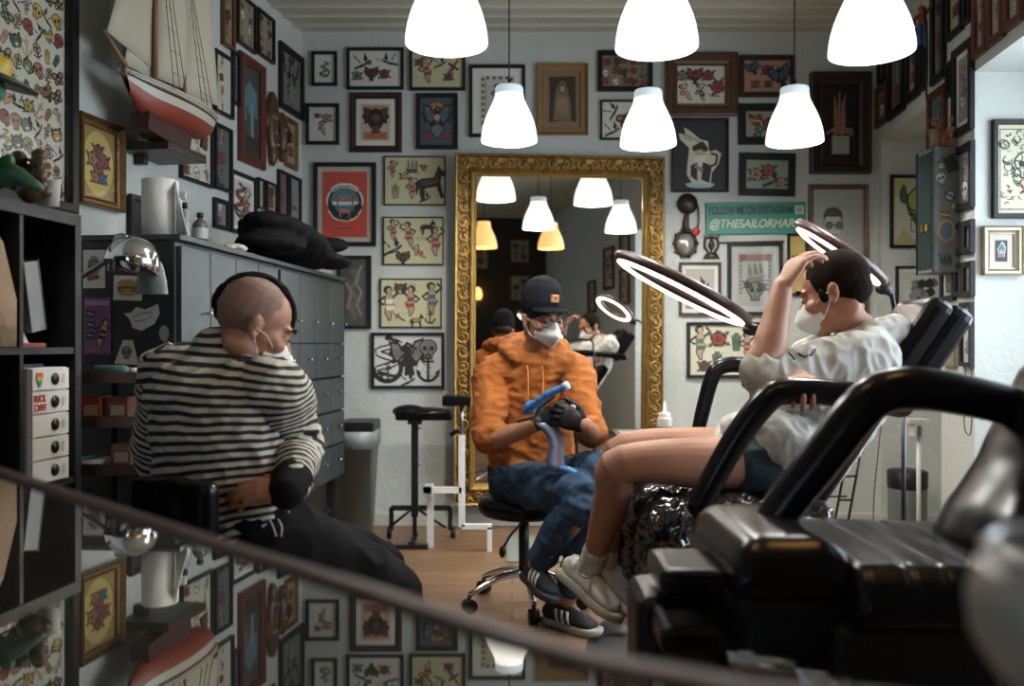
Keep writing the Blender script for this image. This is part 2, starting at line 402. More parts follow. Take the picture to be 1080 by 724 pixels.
def m_tiger(k, c1=Y):
    k.disc(0, 0, .42, K, 14, .34, .1); k.disc(0, -.02, .34, c1, 12, .27)
    for f in (-1, 1):
        k.disc(f * .3, .3, .1, K, 8); k.poly([(f * .06, .05), (f * .2, .12), (f * .18, .02)], K)
        for i in range(3): k.st([(f * .36, .12 - .12 * i), (f * .2, .08 - .1 * i)], .018, K)
    k.disc(0, -.16, .1, WH, 8); k.poly([(-.05, -.04), (.05, -.04), (0, -.1)], K); k.st([(-.08, -.2), (.08, -.2)], .02, R)
def m_hand(k, c1=S):
    k.poly([(-.14, -.45), (.14, -.45), (.18, -.05), (-.18, -.05)], K); k.poly([(-.11, -.42), (.11, -.42), (.14, -.05), (-.14, -.05)], c1)
    for i, x in enumerate((-.13, -.04, .05, .14)): k.st([(x, -.08), (x * 1.2, .2 + .1 * (i in (1, 2)))], .045, K); k.st([(x, -.08), (x * 1.2, .18 + .1 * (i in (1, 2)))], .028, c1)
def m_lamp(k, c1=O):
    k.arc(0, .1, .25, 0, 360, .03, K, 14); k.disc(0, .1, .2, c1, 10); k.st([(-.3, -.2), (0, -.35), (.3, -.2)], .04, K); m_dagger(k)
def m_text(k, c1=K):
    for i in range(3): k.st([(-.45, .1 * i - .1), (-.2, .13 * i - .1), (.1, .1 * i - .08), (.4, .1 * i - .1)], .012, c1)
MO = dict(rose=m_rose, swallow=m_swallow, snake=m_snake, anchor=m_anchor, heart=m_heart, dagger=m_dagger, skull=m_skull, lady=m_lady,
          eagle=m_eagle, butterfly=m_butterfly, beast=m_beast, ship=m_ship, tiger=m_tiger, hand=m_hand, lamp=m_lamp, text=m_text)
def grid(names, cols, rows, seed=0, jit=.12, sz=.92):
    """motifs filling a sheet -> list of (kind, x, z, size, angle, flip) in units of half sheet"""
    rr = random.Random(seed); out = []; i = 0
    for r in range(rows):
        for c in range(cols):
            out.append((names[i % len(names)], (c + .5 + rr.uniform(-jit, jit)) / cols * 2 - 1, 1 - (r + .5 + rr.uniform(-jit, jit)) / rows * 2,
                        sz * rr.uniform(.85, 1.15), rr.uniform(-.35, .35), rr.choice((-1, 1)), cols, rows)); i += 1
    return out
PROF = dict(
    flat=[(0, 0), (0, -1), (.08, -1.06), (.92, -1), (1, -.9), (1, -.25)],
    round=[(0, 0), (0, -.6), (.12, -.9), (.35, -1.05), (.6, -.9), (.75, -.55), (.85, -.6), (1, -.5), (1, -.2)],
    deep=[(0, 0), (0, -1), (.15, -1.1), (.25, -.9), (.55, -.85), (.62, -.6), (.85, -.4), (1, -.45), (1, -.15)],
    scoop=[(0, 0), (0, -.9), (.1, -1.1), (.2, -.95), (.45, -.5), (.75, -.45), (.85, -.65), (1, -.6), (1, -.2)])
def frame_b(b, w, h, fw, d, prof='flat'):
    rings = []
    for t, y in PROF[prof]:
        x, z = w / 2 - t * fw, h / 2 - t * fw
        rings.append([(-x, y * d, -z), (x, y * d, -z), (x, y * d, z), (-x, y * d, z)])
    vr = [[b.bm.verts.new(p) for p in r] for r in rings]
    for a, c in zip(vr, vr[1:]):
        for i in range(4):
            j = (i + 1) % 4; f = b.bm.faces.new((a[i], a[j], c[j], c[i])); f.material_index = b.mi
    return b
def picture(pl, box, label, fm, fw=.018, d=.02, prof='flat', mount=None, paper=(.6, .6, .52), art=(), name='framed_picture', cat='picture',
            group=None, glass=False, roll=0, inset=None, extra=None, off=0, lean=0):
    x0, y0, x1, y1 = box[:4]
    if len(box) == 8:   # quad: (xl, ytop, ybot, xr, ytop, ybot)
        pass
    if len(box) == 6:
        xa, ya, yb_, xb, yc, yd = box
        A, A2, Bb, B2 = pl.hit(xa, ya), pl.hit(xa, yb_), pl.hit(xb, yc), pl.hit(xb, yd)
    else:
        ym = (y0 + y1) / 2
        A, A2, Bb, B2 = pl.hit(x0, y0), pl.hit(x0, y1), pl.hit(x1, y0), pl.hit(x1, y1)
    zt = (A.z + Bb.z) / 2; zb = (A2.z + B2.z) / 2
    w = (Vector((Bb.x, Bb.y)) - Vector((A.x, A.y))).length; h = zt - zb
    ctr = Vector(((A.x + Bb.x) / 2, (A.y + Bb.y) / 2, (zt + zb) / 2)) + Vector((pl.n.x, pl.n.y, 0)) * (.001 + off)
    root = thing(name, label, cat, mtx=pl.mtx(ctr, roll), group=group)
    b = B(); b.m(fm); frame_b(b, w, h, fw, d, prof); b.box((-w / 2 + .002, -.003, -h / 2 + .002), (w / 2 - .002, 0, h / 2 - .002)); b.add('frame', None, root)
    iw, ih = w / 2 - fw, h / 2 - fw; yy = -.005
    if mount:
        b = B(); b.m(mount[1]); b.box((-iw, yy - .001, -ih), (iw, yy, ih)); b.add('mount', None, root); yy -= .003
        iw -= mount[0]; ih -= mount[0] * (mount[2] if len(mount) > 2 else 1)
    b = B(); b.m(inkmat(paper)); b.box((-iw, yy - .0006, -ih), (iw, yy, ih))
    k = Ink(b, yy - .0008)
    for a in art:
        if callable(a): k.at(0, 0, 1); a(k, iw, ih); continue
        kind, x, z, s_, ang, fl = a[:6]
        cell = (min(iw * 2 / a[6], ih * 2 / a[7]) if len(a) > 8 or len(a) == 6 and False else min(iw * 2 / a[6], ih * 2 / a[7]) if len(a) == 8 and a[6] > 0 else min(iw, ih) * 2) * .98
        args = a[8:] if len(a) > 8 else ()
        k.at(x * iw, z * ih, cell * s_, ang, fl); MO[kind](k, *args)
    if len(art) > 2 and not callable(art[0]):
        rr = random.Random(len(label)); k.at(0, 0, 1)
        for i in range(16):
            x, z = rr.uniform(-.9, .9) * iw, rr.uniform(-.9, .9) * ih; q = rr.uniform(.02, .05) * min(iw, ih) * 2
            if i % 3: k.st([(x - q, z), (x, z + q * rr.uniform(-.4, .4)), (x + q, z)], q * .1, GR)
            else: k.disc(x, z, q * .35, rr.choice((K, R, GR, G)), 6)
    b.add('artwork', None, root, normals=False)
    if glass:
        b = B(); b.box((-w / 2 + fw, -d * .75 - .001, -h / 2 + fw), (w / 2 - fw, -d * .75, h / 2 - fw)); b.add('glass', M_glass, root)
    if extra: extra(root, w, h)
    return root
BK = M_blackwood
Wp = M_paper
gp = 'framed tattoo flash on the back wall'
FL1 = (.62, .62, .55); FL2 = (.52, .50, .30); FL3 = (.55, .57, .55)
pb = lambda box, label, **k: picture(BACK, box, label, k.pop('fm', BK), **k)
pb((329, 55, 356, 91), 'small black frame with a coiled black snake, topmost in the left corner', art=[('snake', 0, 0, .8, 0, 1)], paper=FL1, group=gp)
pb((366, 51, 426, 95), 'black framed sheet of two swallows and roses under the ceiling', art=[('swallow', -.5, .4, .55, 0, 1), ('swallow', .55, .5, .5, .2, -1), ('rose', .35, -.3, .42, 0, 1), ('eagle', -.15, -.3, .45, 0, 1), ('rose', -.7, -.4, .38, 0, 1, 1, 1, GR), ('rose', -.25, .35, .2, 0, 1), ('text', .2, .5, .3, 0, 1)], paper=FL1, group=gp)
pb((432, 52, 491, 96), 'black framed flash sheet with dagger and lady behind a near left lampshade', art=[('lady', -.45, 0, .8, .2, 1), ('dagger', .55, 0, .85, -.6, 1), ('rose', .45, -.4, .35, 0, 1), ('swallow', .1, .4, .4, 0, 1), ('rose', -.75, .4, .3, 0, 1)], paper=FL2, group=gp)
pb((323, 110, 358, 153), 'small black frame with a red and green sketched flower above the red poster', art=[('rose', .3, .35, .5, 0, 1, 1, 1, PK), ('rose', -.4, .5, .3, 0, 1, 1, 1, G), ('lady', 0, -.25, .6, .3, 1, 1, 1, PK)], paper=FL1, fw=.02, group=gp)
def a5(k, w, h):
    k.poly([(-w * .8, h * .1), (w * .8, h * .1), (w * .8, h * .9), (-w * .8, h * .9)], (.42, .2, .13))
    for i in range(9): k.st([(-w * .8, -h * (.55 + .04 * i)), (w * .8, -h * (.55 + .04 * i))], .0018 + .0006 * i, (.4, .14, .08))
    k.at(0, h * .08, w * 1.9); m_eagle(k); k.disc(0, .05, .3, K, 12, .4); k.disc(.02, .1, .16, BR, 10); k.at(0, -h * .36, w * .75); m_rose(k)
pb((369, 98, 424, 161), 'brown framed print of a dark eagle above a red rose', fm=M_darkbrown, fw=.04, mount=(.03, Wp), paper=(.55, .42, .3), art=[a5], prof='round', group=gp)
def a6(k, w, h):
    k.disc(0, h * .45, w * .5, O, 14); k.at(0, h * .1, w * 1.9); m_eagle(k, (.1, .14, .15)); k.disc(0, .05, .1, PK, 8); k.at(w * .55, -h * .6, w * .7); m_rose(k, (.3, .06, .05)); k.at(-w * .55, -h * .6, w * .7); m_rose(k, (.3, .06, .05)); k.at(0, -h * .4, w); m_skull(k, (.12, .16, .17))
pb((439, 99, 483, 158), 'black framed dark blue print of a winged figure under an orange sun', fw=.025, paper=(.06, .08, .10), art=[a6], group=gp)
def a7(k, w, h):
    k.disc(0, h * .05, w * .72, WH, 24, w * .74, .03); k.disc(0, h * .05, w * .66, K, 24, w * .68)
    k.disc(0, h * .1, w * .55, TE, 20, w * .5); k.poly([(-w * .5, h * .05), (w * .5, h * .05), (w * .4, h * .2), (0, h * .3), (-w * .3, h * .24)], GR)
    k.poly([(-w * .52, -h * .02), (w * .5, -h * .02), (w * .52, h * .08), (-w * .52, h * .08)], WH)
    for x in (-.28, .3): k.st([(x * w, -h * .05), (x * w, h * .3)], w * .03, R)
    k.arc(0, h * .3, w * .28, 200, 340, w * .015, R, 8)
    for a in (200, 235, 270, 305, 340):
        k.at(w * .55 * math.cos(math.radians(a)), h * .05 + w * .55 * math.sin(math.radians(a)), w * .42, a); m_rose(k, K, K)
    k.at(0, 0, 1); k.disc(0, -h * .28, w * .22, (.45, .2, .1), 12); k.st([(-w * .15, -h * .28), (w * .15, -h * .28)], w * .03, K)
    for a in range(0, 360, 30): k.st([(0, 0), (0.001, .001)], .0005, K)
    k.st([(-w * .5, h * .42), (-w * .2, h * .55), (w * .2, h * .55), (w * .5, h * .42)], w * .09, WH); k.st([(-w * .45, h * .43), (-w * .2, h * .53), (w * .2, h * .53), (w * .45, h * .43)], w * .02, K)
    k.st([(-w * .3, -h * .72), (w * .3, -h * .7)], w * .02, (.2, .03, .02))
pb((331, 172, 397, 260), 'red poster with a round harbour bridge emblem in black frame and cream border', fw=.025, mount=(.03, mat('cream_card', (.5, .47, .36), .7)), paper=(.52, .07, .04), art=[lambda k, w, h: a7(k, w * 1.16, h * 1.04)], glass=True, group=gp)
pb((405, 165, 470, 217), 'cream flash sheet with a bucking donkey, top of three thin black frames', fw=.008, d=.012, paper=FL2, art=[('beast', .55, -.1, .8, .15, 1), ('lady', -.1, -.3, .5, 0, 1), ('ship', -.1, .6, .35, 0, 1, 1, 1), ('lady', -.75, .5, .4, 0, 1), ('hand', -.65, -.4, .4, 0, 1), ('heart', .3, .55, .2, 0, 1), ('swallow', .35, -.7, .3, 0, 1), ('rose', -.35, .2, .25, 0, 1, 1, 1, Y)], group=gp)
pb((404, 229, 468, 280), 'cream flash sheet of sailors and pin-ups, middle of three thin black frames', fw=.008, d=.012, paper=FL2, art=[('lady', -.7, .5, .5, 0, 1), ('lady', -.15, .3, .6, .2, -1), ('beast', .5, .6, .4, 0, 1, 1, 1, K), ('lady', .75, 0, .7, 0, 1), ('swallow', -.7, -.25, .5, 0, 1), ('eagle', -.35, -.75, .35, 0, 1), ('lady', .2, -.5, .4, .8, 1, 1, 1, R), ('text', .3, .1, .3, 0, 1)], group=gp)
pb((401, 294, 466, 346), 'cream flash sheet with a trophy glass figure, lowest of three thin black frames', fw=.008, d=.012, paper=FL2, art=[('lady', -.75, 0, .8, 0, 1, 1, 1, WH), ('tiger', -.35, .6, .35, 0, 1, 1, 1, BR), ('lady', 0, .1, .7, 0, -1, 1, 1, R), ('lady', .7, .2, .75, 0, 1, 1, 1, BL), ('dagger', -.4, -.6, .35, 1, 1), ('beast', .2, -.75, .35, 0, 1, 1, 1, Y), ('anchor', .65, -.6, .3, 0, 1), ('text', 0, .75, .3, 0, 1)], group=gp)
pb((392, 351, 469, 410), 'thick black frame with black ink lighthouse and anchor on white, lowest left', fw=.018, paper=(.6, .62, .6), art=[('snake', -.62, .1, .95, 0, 1, 1, 1, WH), ('eagle', 0, .1, .8, .1, 1, 1, 1, GR), ('lady', 0, 0, .7, .2, 1, 1, 1, K, K), ('skull', .6, .45, .5, 0, 1, 1, 1, GR), ('anchor', .6, -.3, .6, 0, 1), ('anchor', -.6, -.5, .4, 0, 1), ('swallow', 0, -.75, .35, 0, 1)], group=gp)
def a12(k, w, h):
    k.st([(-w * .2, h * .7), (w * .3, h * .4), (-w * .3, h * .1), (w * .2, -h * .2), (-w * .2, -h * .5), (w * .1, -h * .8)], w * .22, (.12, .10, .09))
    k.st([(w * .5, h * .8), (w * .1, h * .3), (w * .5, 0), (w * .2, -h * .4), (w * .5, -h * .7)], w * .09, (.22, .2, .16))
    k.st([(-w * .6, h * .3), (-w * .2, 0), (-w * .5, -h * .5)], w * .12, (.2, .16, .12))
pb((356, 270, 392, 347), 'dark framed smoky print of entwined figures behind the black cushion', fw=.02, paper=(.055, .06, .055), art=[a12], group=gp)
def a13(k, w, h):
    for i in range(8):
        for x in (-.82, .82): k.at(x * w, h * (-.85 + i * .243), w * .2, .78); k.poly([(-.4, -.4), (.4, -.4), (.4, .4), (-.4, .4)], K); k.poly([(-.25, -.25), (.25, -.25), (.25, .25), (-.25, .25)], R)
    for i in range(4):
        for z in (-.9, .9): k.at(w * (-.55 + i * .37), z * h, w * .2, .78); k.poly([(-.4, -.4), (.4, -.4), (.4, .4), (-.4, .4)], K); k.poly([(-.25, -.25), (.25, -.25), (.25, .25), (-.25, .25)], R)
    k.at(0, h * .25, w * 1.3); m_lady(k, R, K); k.at(0, -h * .4, w * 1.3, math.pi); m_lady(k, R, K); k.at(0, 0, 1)
    for s_ in (-1, 1): k.st([(s_ * w * .66, -h * .8), (s_ * w * .66, h * .8)], w * .015, K)
pb((495, 69, 554, 145), 'black frame with a playing card design bordered by red diamonds', fw=.02, mount=(.045, Wp), paper=(.52, .52, .44), art=[a13], group=gp)
def a14(k, w, h):
    k.poly([(-w * .9, -h * .92), (-w * .85, h * .5), (-w * .9, h * .9), (w * .88, h * .93), (w * .92, -h * .9), (0, -h * .86)], (.035, .025, .015))
    k.poly([(-w * .1, h * .75), (-w * .4, h * .45), (-w * .55, -h * .3), (-w * .6, -h * .85), (w * .6, -h * .85), (w * .55, -h * .3), (w * .35, h * .45), (w * .15, h * .75)], (.16, .11, .06))
    k.disc(0, h * .44, w * .27, (.07, .045, .025), 12, w * .36); k.disc(0, h * .42, w * .17, (.34, .24, .14), 12, w * .23)
    k.poly([(-w * .3, h * .1), (w * .3, h * .1), (w * .42, -h * .6), (-w * .42, -h * .6)], (.22, .15, .08)); k.st([(-w * .3, -h * .3), (0, h * .02), (w * .3, -h * .3)], w * .07, (.3, .2, .11))
pb((566, 68, 620, 143), 'worn gilt frame with a sepia print of a veiled praying woman', fm=mat('old_gilt', (.28, .17, .07), .5, .3, bump=(60, .4, .003)), fw=.045, prof='scoop', d=.03, mount=(.02, mat('tan_card', (.24, .15, .07), .7)), paper=(.2, .14, .08), art=[a14], group=gp)
pb((630, 54, 688, 97), 'black frame with dense brown and red floral print between near lampshades', fw=.03, paper=(.22, .17, .10), art=[a for a in grid(['rose', 'eagle', 'rose', 'snake', 'rose', 'skull'], 5, 3, 5, .2, 1.2)], group=gp)
pb((633, 106, 690, 148), 'thin black frame of butterflies and swallows partly behind a far lampshade', fw=.012, paper=FL1, art=[('swallow', -.6, .55, .5, .6, 1), ('butterfly', -.05, 0, .6, .3, 1), ('swallow', -.6, -.5, .5, 0, 1), ('butterfly', .5, .5, .4, 0, 1), ('butterfly', .5, -.5, .4, 0, 1)], group=gp)
pb((701, 57, 777, 123), 'wide brown wooden frame around a white sheet of flowers and heads', fm=M_brown, fw=.075, d=.035, prof='deep', paper=(.6, .6, .52), art=[('rose', -.75, .5, .45, 0, 1, 1, 1, GR), ('eagle', -.25, .45, .5, 0, 1, 1, 1, (.25, .05, .04)), ('rose', .3, .5, .45, 0, 1, 1, 1, (.3, .05, .04)), ('rose', .7, -.1, .55, .4, 1, 1, 1, (.35, .06, .04)), ('lady', -.65, -.4, .55, .6, 1, 1, 1, PK), ('lady', 0, -.4, .55, .3, 1, 1, 1, K), ('dagger', .55, -.55, .35, 1.4, 1)], group=gp)
pb((779, 59, 838, 103), 'dark frame with brownish pink sheet of roses and a rooster, top of three', fm=M_darkbrown, fw=.03, paper=(.42, .24, .16), art=[('eagle', -.6, .5, .5, .4, 1, 1, 1, BL), ('rose', 0, .4, .5, 0, 1, 1, 1, (.25, .05, .05)), ('rose', -.5, -.5, .4, 0, 1), ('eagle', .6, 0, .8, .3, 1, 1, 1, BL), ('rose', .05, -.5, .35, 0, 1, 1, 1, BR)], group=gp)
pb((778, 110, 836, 153), 'dark frame with small green and red sheet, middle of three behind lampshade', fm=BK, fw=.045, paper=(.3, .31, .24), art=[('heart', -.5, .3, .7, 0, 1, 1, 1, (.22, .05, .04)), ('rose', .2, 0, .8, 0, 1), ('snake', -.4, -.5, .5, 0, 1, 1, 1, G)], group=gp)
pb((779, 162, 838, 207), 'dark frame with green and pink blossoms above the green sign', fm=BK, fw=.042, paper=(.28, .36, .28), art=[('rose', -.5, 0, .7, 0, 1, 1, 1, PK), ('rose', .1, .3, .65, 0, 1, 1, 1, (.45, .1, .08)), ('swallow', .2, -.3, .7, 0, 1, 1, 1, BL), ('rose', .7, -.5, .5, 0, 1, 1, 1, PK)], group=gp, roll=.02)
def a21(k, w, h):
    k.disc(0, -h * .85, w * .55, (.35, .5, .55), 14, h * .09, .05)
    k.poly([(-.3 * w, -.8 * h), (-.5 * w, -.55 * h), (-.45 * w, -.1 * h), (-.4 * w, .2 * h), (-.75 * w, .45 * h), (-.8 * w, .62 * h), (-.55 * w, .6 * h), (-.6 * w, .8 * h), (-.3 * w, .65 * h), (0, .45 * h), (.3 * w, .4 * h), (.35 * w, .1 * h), (.6 * w, .15 * h), (.8 * w, .05 * h), (.7 * w, -.25 * h), (.45 * w, -.5 * h), (.4 * w, -.85 * h)], (.6, .56, .42))
    k.st([(-.65 * w, .6 * h), (-.3 * w, .5 * h), (0, .36 * h)], w * .03, GR); k.st([(-.6 * w, .5 * h), (-.3 * w, .42 * h)], w * .02, GR)
    k.poly([(-.3 * w, .25 * h), (.1 * w, .4 * h), (.32 * w, .2 * h), (.25 * w, .1 * h), (-.28 * w, .12 * h)], K)
    k.disc(0, 0, w * .22, (.5, .4, .3), 10); k.poly([(-.25 * w, -.02 * h), (.25 * w, 0), (.1 * w, -.3 * h), (-.15 * w, -.3 * h)], WH)
    k.poly([(-.35 * w, -.3 * h), (-.1 * w, -.2 * h), (-.1 * w, -.75 * h), (-.35 * w, -.6 * h)], K); k.poly([(.1 * w, -.2 * h), (.45 * w, -.3 * h), (.35 * w, -.8 * h), (.05 * w, -.7 * h)], K)
    k.st([(.4 * w, .05 * h), (.65 * w, 0), (.6 * w, -.25 * h), (.3 * w, -.35 * h)], w * .05, K); k.st([(-.2 * w, -.3 * h), (.1 * w, -.45 * h)], w * .07, GR)
pb((708, 125, 768, 203), 'black framed cut-out of a bearded sailor figure with raised arm on dark ground', fw=.012, d=.02, paper=(.02, .02, .022), art=[a21], group=gp)
def a22(k, w, h):
    k.poly([(-w * .35, -h * .55), (w * .3, -h * .55), (w * .3, -h * .9), (-w * .35, -h * .9)], (.32, .34, .3)); k.poly([(-w * .22, -h * .6), (w * .18, -h * .6), (w * .18, -h * .82), (-w * .22, -h * .82)], (.16, .2, .18))
x22 = None
def e22(root, w, h):
    b = B(); b.m(mat('faded_coral', (.26, .14, .10), .7))
    for i, (x0, x1, z1) in enumerate(((-.03, -.035, .16), (-.01, -.005, .19), (.01, .03, .17), (.02, .012, .13))):
        b.tube([(x0 * .8, -.03, -.06), (x0, -.032, .04), (x1, -.03, z1)], [.014, .012, .006], 8, 3)
    for i in range(7):
        a = i * .9 + 3.1; b.tube([(0, -.03, -.05), (.06 * math.cos(a), -.035, -.05 + .03 * math.sin(a)), (.085 * math.cos(a), -.03, -.07 + .02 * math.sin(a))], [.014, .01, .005], 7, 2)
    b.add('dried_hand', None, root)
    b = B(); b.m(mat('specimen_jar', (.3, .33, .3), .2)); b.box((-.05, -.045, -.19), (.05, -.01, -.08), .006); b.add('jar', None, root)
pb((853, 78, 916, 184), 'deep dark carved box frame holding a pale dried hand above a jar', fm=M_darkbrown, fw=.075, d=.05, prof='deep', paper=(.012, .01, .012), art=[], extra=e22, cat='shadow box', name='shadow_box')
def a23(k, w, h):
    k.poly([(-w * .95, -h * .98), (-w * .6, -h * .35), (-w * .2, -h * .2), (w * .3, -h * .22), (w * .9, -h * .6), (w, -h)], (.36, .37, .36))
    k.st([(-w * .2, h * .3), (-w * .15, -h * .3)], w * .14, (.36, .36, .34)); k.disc(-w * .2, h * .43, w * .40, (.10, .1, .1), 18, h * .235); k.disc(-w * .2, h * .415, w * .37, (.42, .42, .4), 18, h * .22)
    k.poly([(-w * .58, h * .5), (-w * .6, h * .6), (-w * .42, h * .7), (-w * .1, h * .72), (w * .14, h * .65), (w * .2, h * .5), (w * .1, h * .56), (-w * .48, h * .56)], (.05, .05, .05))
    for x in (-.36, .04): k.disc(w * x, h * .42, w * .14, (.1, .1, .1), 12, h * .055); k.arc(w * x, h * .42, w * .16, 0, 360, w * .015, K, 14, h * .065)
    k.st([(-w * .22, h * .43), (-w * .12, h * .43)], w * .02, K); k.st([(-w * .16, h * .38), (-w * .12, h * .33), (-w * .2, h * .32)], w * .015, GR)
    k.st([(-w * .3, h * .27), (-w * .15, h * .28), (w * .0, h * .26)], w * .025, (.15, .14, .14))
    k.st([(-w * .5, -h * .3), (-w * .45, -h * .95)], w * .012, GR); k.st([(w * .15, -h * .25), (w * .3, -h * .95)], w * .012, GR)
pb((852, 195, 915, 336), 'tall brown frame with a pencil portrait of a man in round glasses', fm=M_brown, fw=.03, d=.025, prof='round', paper=(.33, .35, .34), art=[a23], name='framed_portrait', cat='portrait')
def a24(k, w, h):
    for s_ in (-1, 1):
        for i in range(9): k.arc(s_ * w * .8, h * (.62 - .14 * i), w * .06, 0, 360, w * .02, K, 8)
    k.poly([(-w * .85, h * .9), (w * .85, h * .9), (w * .75, h * .66), (-w * .75, h * .66)], (.25, .12, .1))
    k.at(-w * .7, h * .78, w * .5); m_rose(k, (.3, .1, .08)); k.at(w * .7, h * .78, w * .5); m_rose(k, (.3, .1, .08))
    k.at(0, h * .2, w * 1.3, .2); m_ship(k, GR); k.at(0, -h * .45, w * 1.3); m_skull(k, GR); k.at(-w * .4, -h * .2, w * .7); m_rose(k, BR); k.at(w * .4, -h * .3, w * .7); m_rose(k, BR)
pb((767, 256, 825, 333), 'black frame with chain bordered ship and skull drawing reflecting a ring light', fw=.022, mount=(.035, mat('grey_card', (.45, .46, .44), .6)), paper=(.36, .37, .33), art=[a24], glass=True, group=gp)
def a25(k, w, h):
    k.poly([(-w, -h * .3), (w, -h * .5), (w, -h), (-w, -h)], (.25, .2, .14)); k.at(0, h * .1, w * 1.6, .2); m_swallow(k, GR); k.at(0, -h * .4, w * .9); m_eagle(k, GR)
pb((716, 277, 760, 333), 'thin dark brown frame with a grey drawing of a bird', fm=M_darkbrown, fw=.016, mount=(.025, Wp), paper=(.42, .4, .34), art=[a25], glass=True, group=gp)
pb((724, 340, 806, 399), 'black framed sheet of potted cactus and pin-up flash, lowest right of mirror', fw=.02, paper=(.58, .57, .42), art=[('lady', -.72, .3, .75, 0, 1, 1, 1, G), ('rose', -.6, -.65, .35, 0, 1, 1, 1, BR, G), ('rose', -.2, .45, .5, 0, 1), ('hand', -.25, -.35, .5, 0, 1, 1, 1, G), ('rose', .15, -.5, .35, 0, 1, 1, 1, G), ('hand', .3, .4, .5, 0, 1, 1, 1, G), ('lady', .6, .2, .6, 0, 1), ('rose', .6, -.5, .4, 0, 1)], group=gp)
pb((830, 247, 851, 312), 'small black frame with yellow paper partly behind the raised hand', fw=.014, paper=(.5, .36, .12), art=[('rose', 0, .2, .8, 0, 1)], group=gp)
# alcove and pier faces
def aY(k, w, h):
    k.poly([(-w, h), (-w, h * .3), (-w * .3, h * .9)], (.55, .5, .2)); k.poly([(-w, -h), (0, -h), (-w * .6, -h * .5)], (.5, .45, .2))
    k.st([(-w * .3, h * .55), (-w * .3, -h * .6), (w * .9, -h * .6)], w * .02, K)
    k.poly([(-w * .6, h * .6), (-w * .1, h * .3), (0, -h * .3), (-w * .4, -h * .1)], K); k.poly([(-w * .54, h * .5), (-w * .14, h * .26), (-w * .06, -h * .2), (-w * .36, -h * .06)], (.3, .42, .1))
    k.disc(-w * .05, h * .3, w * .42, K, 14, h * .45, .06); k.disc(-w * .05, h * .3, w * .37, (.42, .48, .12), 14, h * .4, .06); k.st([(-w * .4, h * .1), (-w * .1, -h * .02), (w * .2, h * .1)], w * .05, G); k.disc(-w * .6, h * .5, w * .16, G, 8, h * .3, .1); k.disc(w * .05, h * .38, w * .1, WH, 8); k.disc(w * .32, h * .38, w * .1, WH, 8)
    k.poly([(-w * .3, -h * .2), (w * .5, -h * .3), (w * .4, -h * .8), (w * .05, -h * .65)], K); k.poly([(-w * .2, -h * .26), (w * .4, -h * .32), (w * .3, -h * .72), (w * .05, -h * .6)], TE); k.st([(-w * .1, h * .7), (w * .4, h * .72)], w * .05, TE)
picture(JAMB1, (938, 185, 1000, 262), 'black framed yellow and green monster drawing in the recessed bay', BK, .018, paper=(.62, .62, .52), art=[aY])
def aZ(k, w, h):
    for i in range(14): k.disc(w * random.Random(i).uniform(-.6, .5), h * random.Random(i + 50).uniform(-.1, .6), w * .22, (K, GR, (.1, .13, .14))[i % 3], 9, wob=.15)
picture(JAMB1, (944, 281, 1002, 350), 'black framed dark stormy cloud drawing low in the recessed bay', BK, .014, mount=(.02, Wp), paper=(.5, .52, .5), art=[aZ])
def aBig(k, w, h):
    rr = random.Random(4)
    for i in range(120):
        x, z = rr.uniform(-.8, .8) * w, rr.uniform(-.85, .85) * h
        k.arc(x, z, w * rr.uniform(.05, .16), rr.uniform(0, 360), rr.uniform(150, 500), w * rr.uniform(.008, .02), K, 9)
    for s_ in (-1, 1):
        k.st([(s_ * w * .88, -h * .9), (s_ * w * .88, h * .9)], w * .015, K); k.st([(-w * .9, s_ * h * .9), (w * .9, s_ * h * .9)], w * .015, K)
    k.at(0, h * .1, w * 1.1); m_skull(k, (.5, .5, .36)); k.at(0, -h * .55, w * .9, .5); m_dagger(k)
picture(JAMB2, (1045, 127, 1118, 231), 'large black frame with dense black ornamental line drawing on cream paper', BK, .022, .025, paper=(.55, .53, .38), art=[aBig])
def aSq(k, w, h):
    k.poly([(-w * .3, h * .5), (0, h * .85), (w * .4, h * .75), (w * .7, h * .3), (w * .6, -h * .2), (-w * .5, -h * .2), (-w * .7, h * .2)], WH)
    k.poly([(-w * .25, h * .5), (0, h * .75), (w * .35, h * .65), (w * .6, h * .25), (w * .5, -h * .15), (-w * .45, -h * .15), (-w * .6, h * .2)], TE)
    k.st([(-w * .4, h * .1), (0, h * .4), (w * .4, h * .1)], w * .06, K); k.disc(0, -h * .02, w * .22, (.4, .25, .4), 10)
    for x in (-.45, -.15, .2, .45): k.st([(x * w, -h * .1), (x * w * 1.1, -h * .6)], w * .07, (.5, .35, .42))
picture(JAMB2, (1034, 239, 1076, 291), 'small pewter frame with a teal octopus sticker on black', M_pewter, .035, .03, 'deep', mount=(.028, mat('stone_card', (.5, .46, .38), .6)), paper=(.02, .02, .02), art=[aSq])
# left wall
pl_ = lambda box, label, fm=BK, **k: picture(LEFT, box, label, fm, group='frames climbing the left wall', **k)
def poster(k, w, h):
    rr = random.Random(8); i = 0; names = ['rose', 'tiger', 'lady', 'skull', 'snake', 'heart', 'swallow', 'hand', 'butterfly', 'eagle', 'anchor', 'lamp']
    cols = [R, G, Y, Y, O, (.2, .24, .06), BR, PK]
    nx, nz = 8, 12
    for r in range(nz):
        for c in range(nx):
            x = (-1 + (c + .45 + .15 * (r % 2)) / nx * 2) * w * .94; z = (1 - (r + .5) / nz * 2) * h
            k.at(x, z, w * 2 / nx * 1.3, rr.uniform(-.6, .6), rr.choice((-1, 1))); k.n = 0; MO[rr.choice(names)](k, rr.choice(cols))
picture(LEFT, (-40, -95, 202, 73, -30, 226), 'huge black framed sheet crowded with coloured tattoo flash, leftmost on the left wall', BK, .035, .04, paper=(.55, .54, .44), art=[poster], glass=True, name='framed_poster', cat='poster')
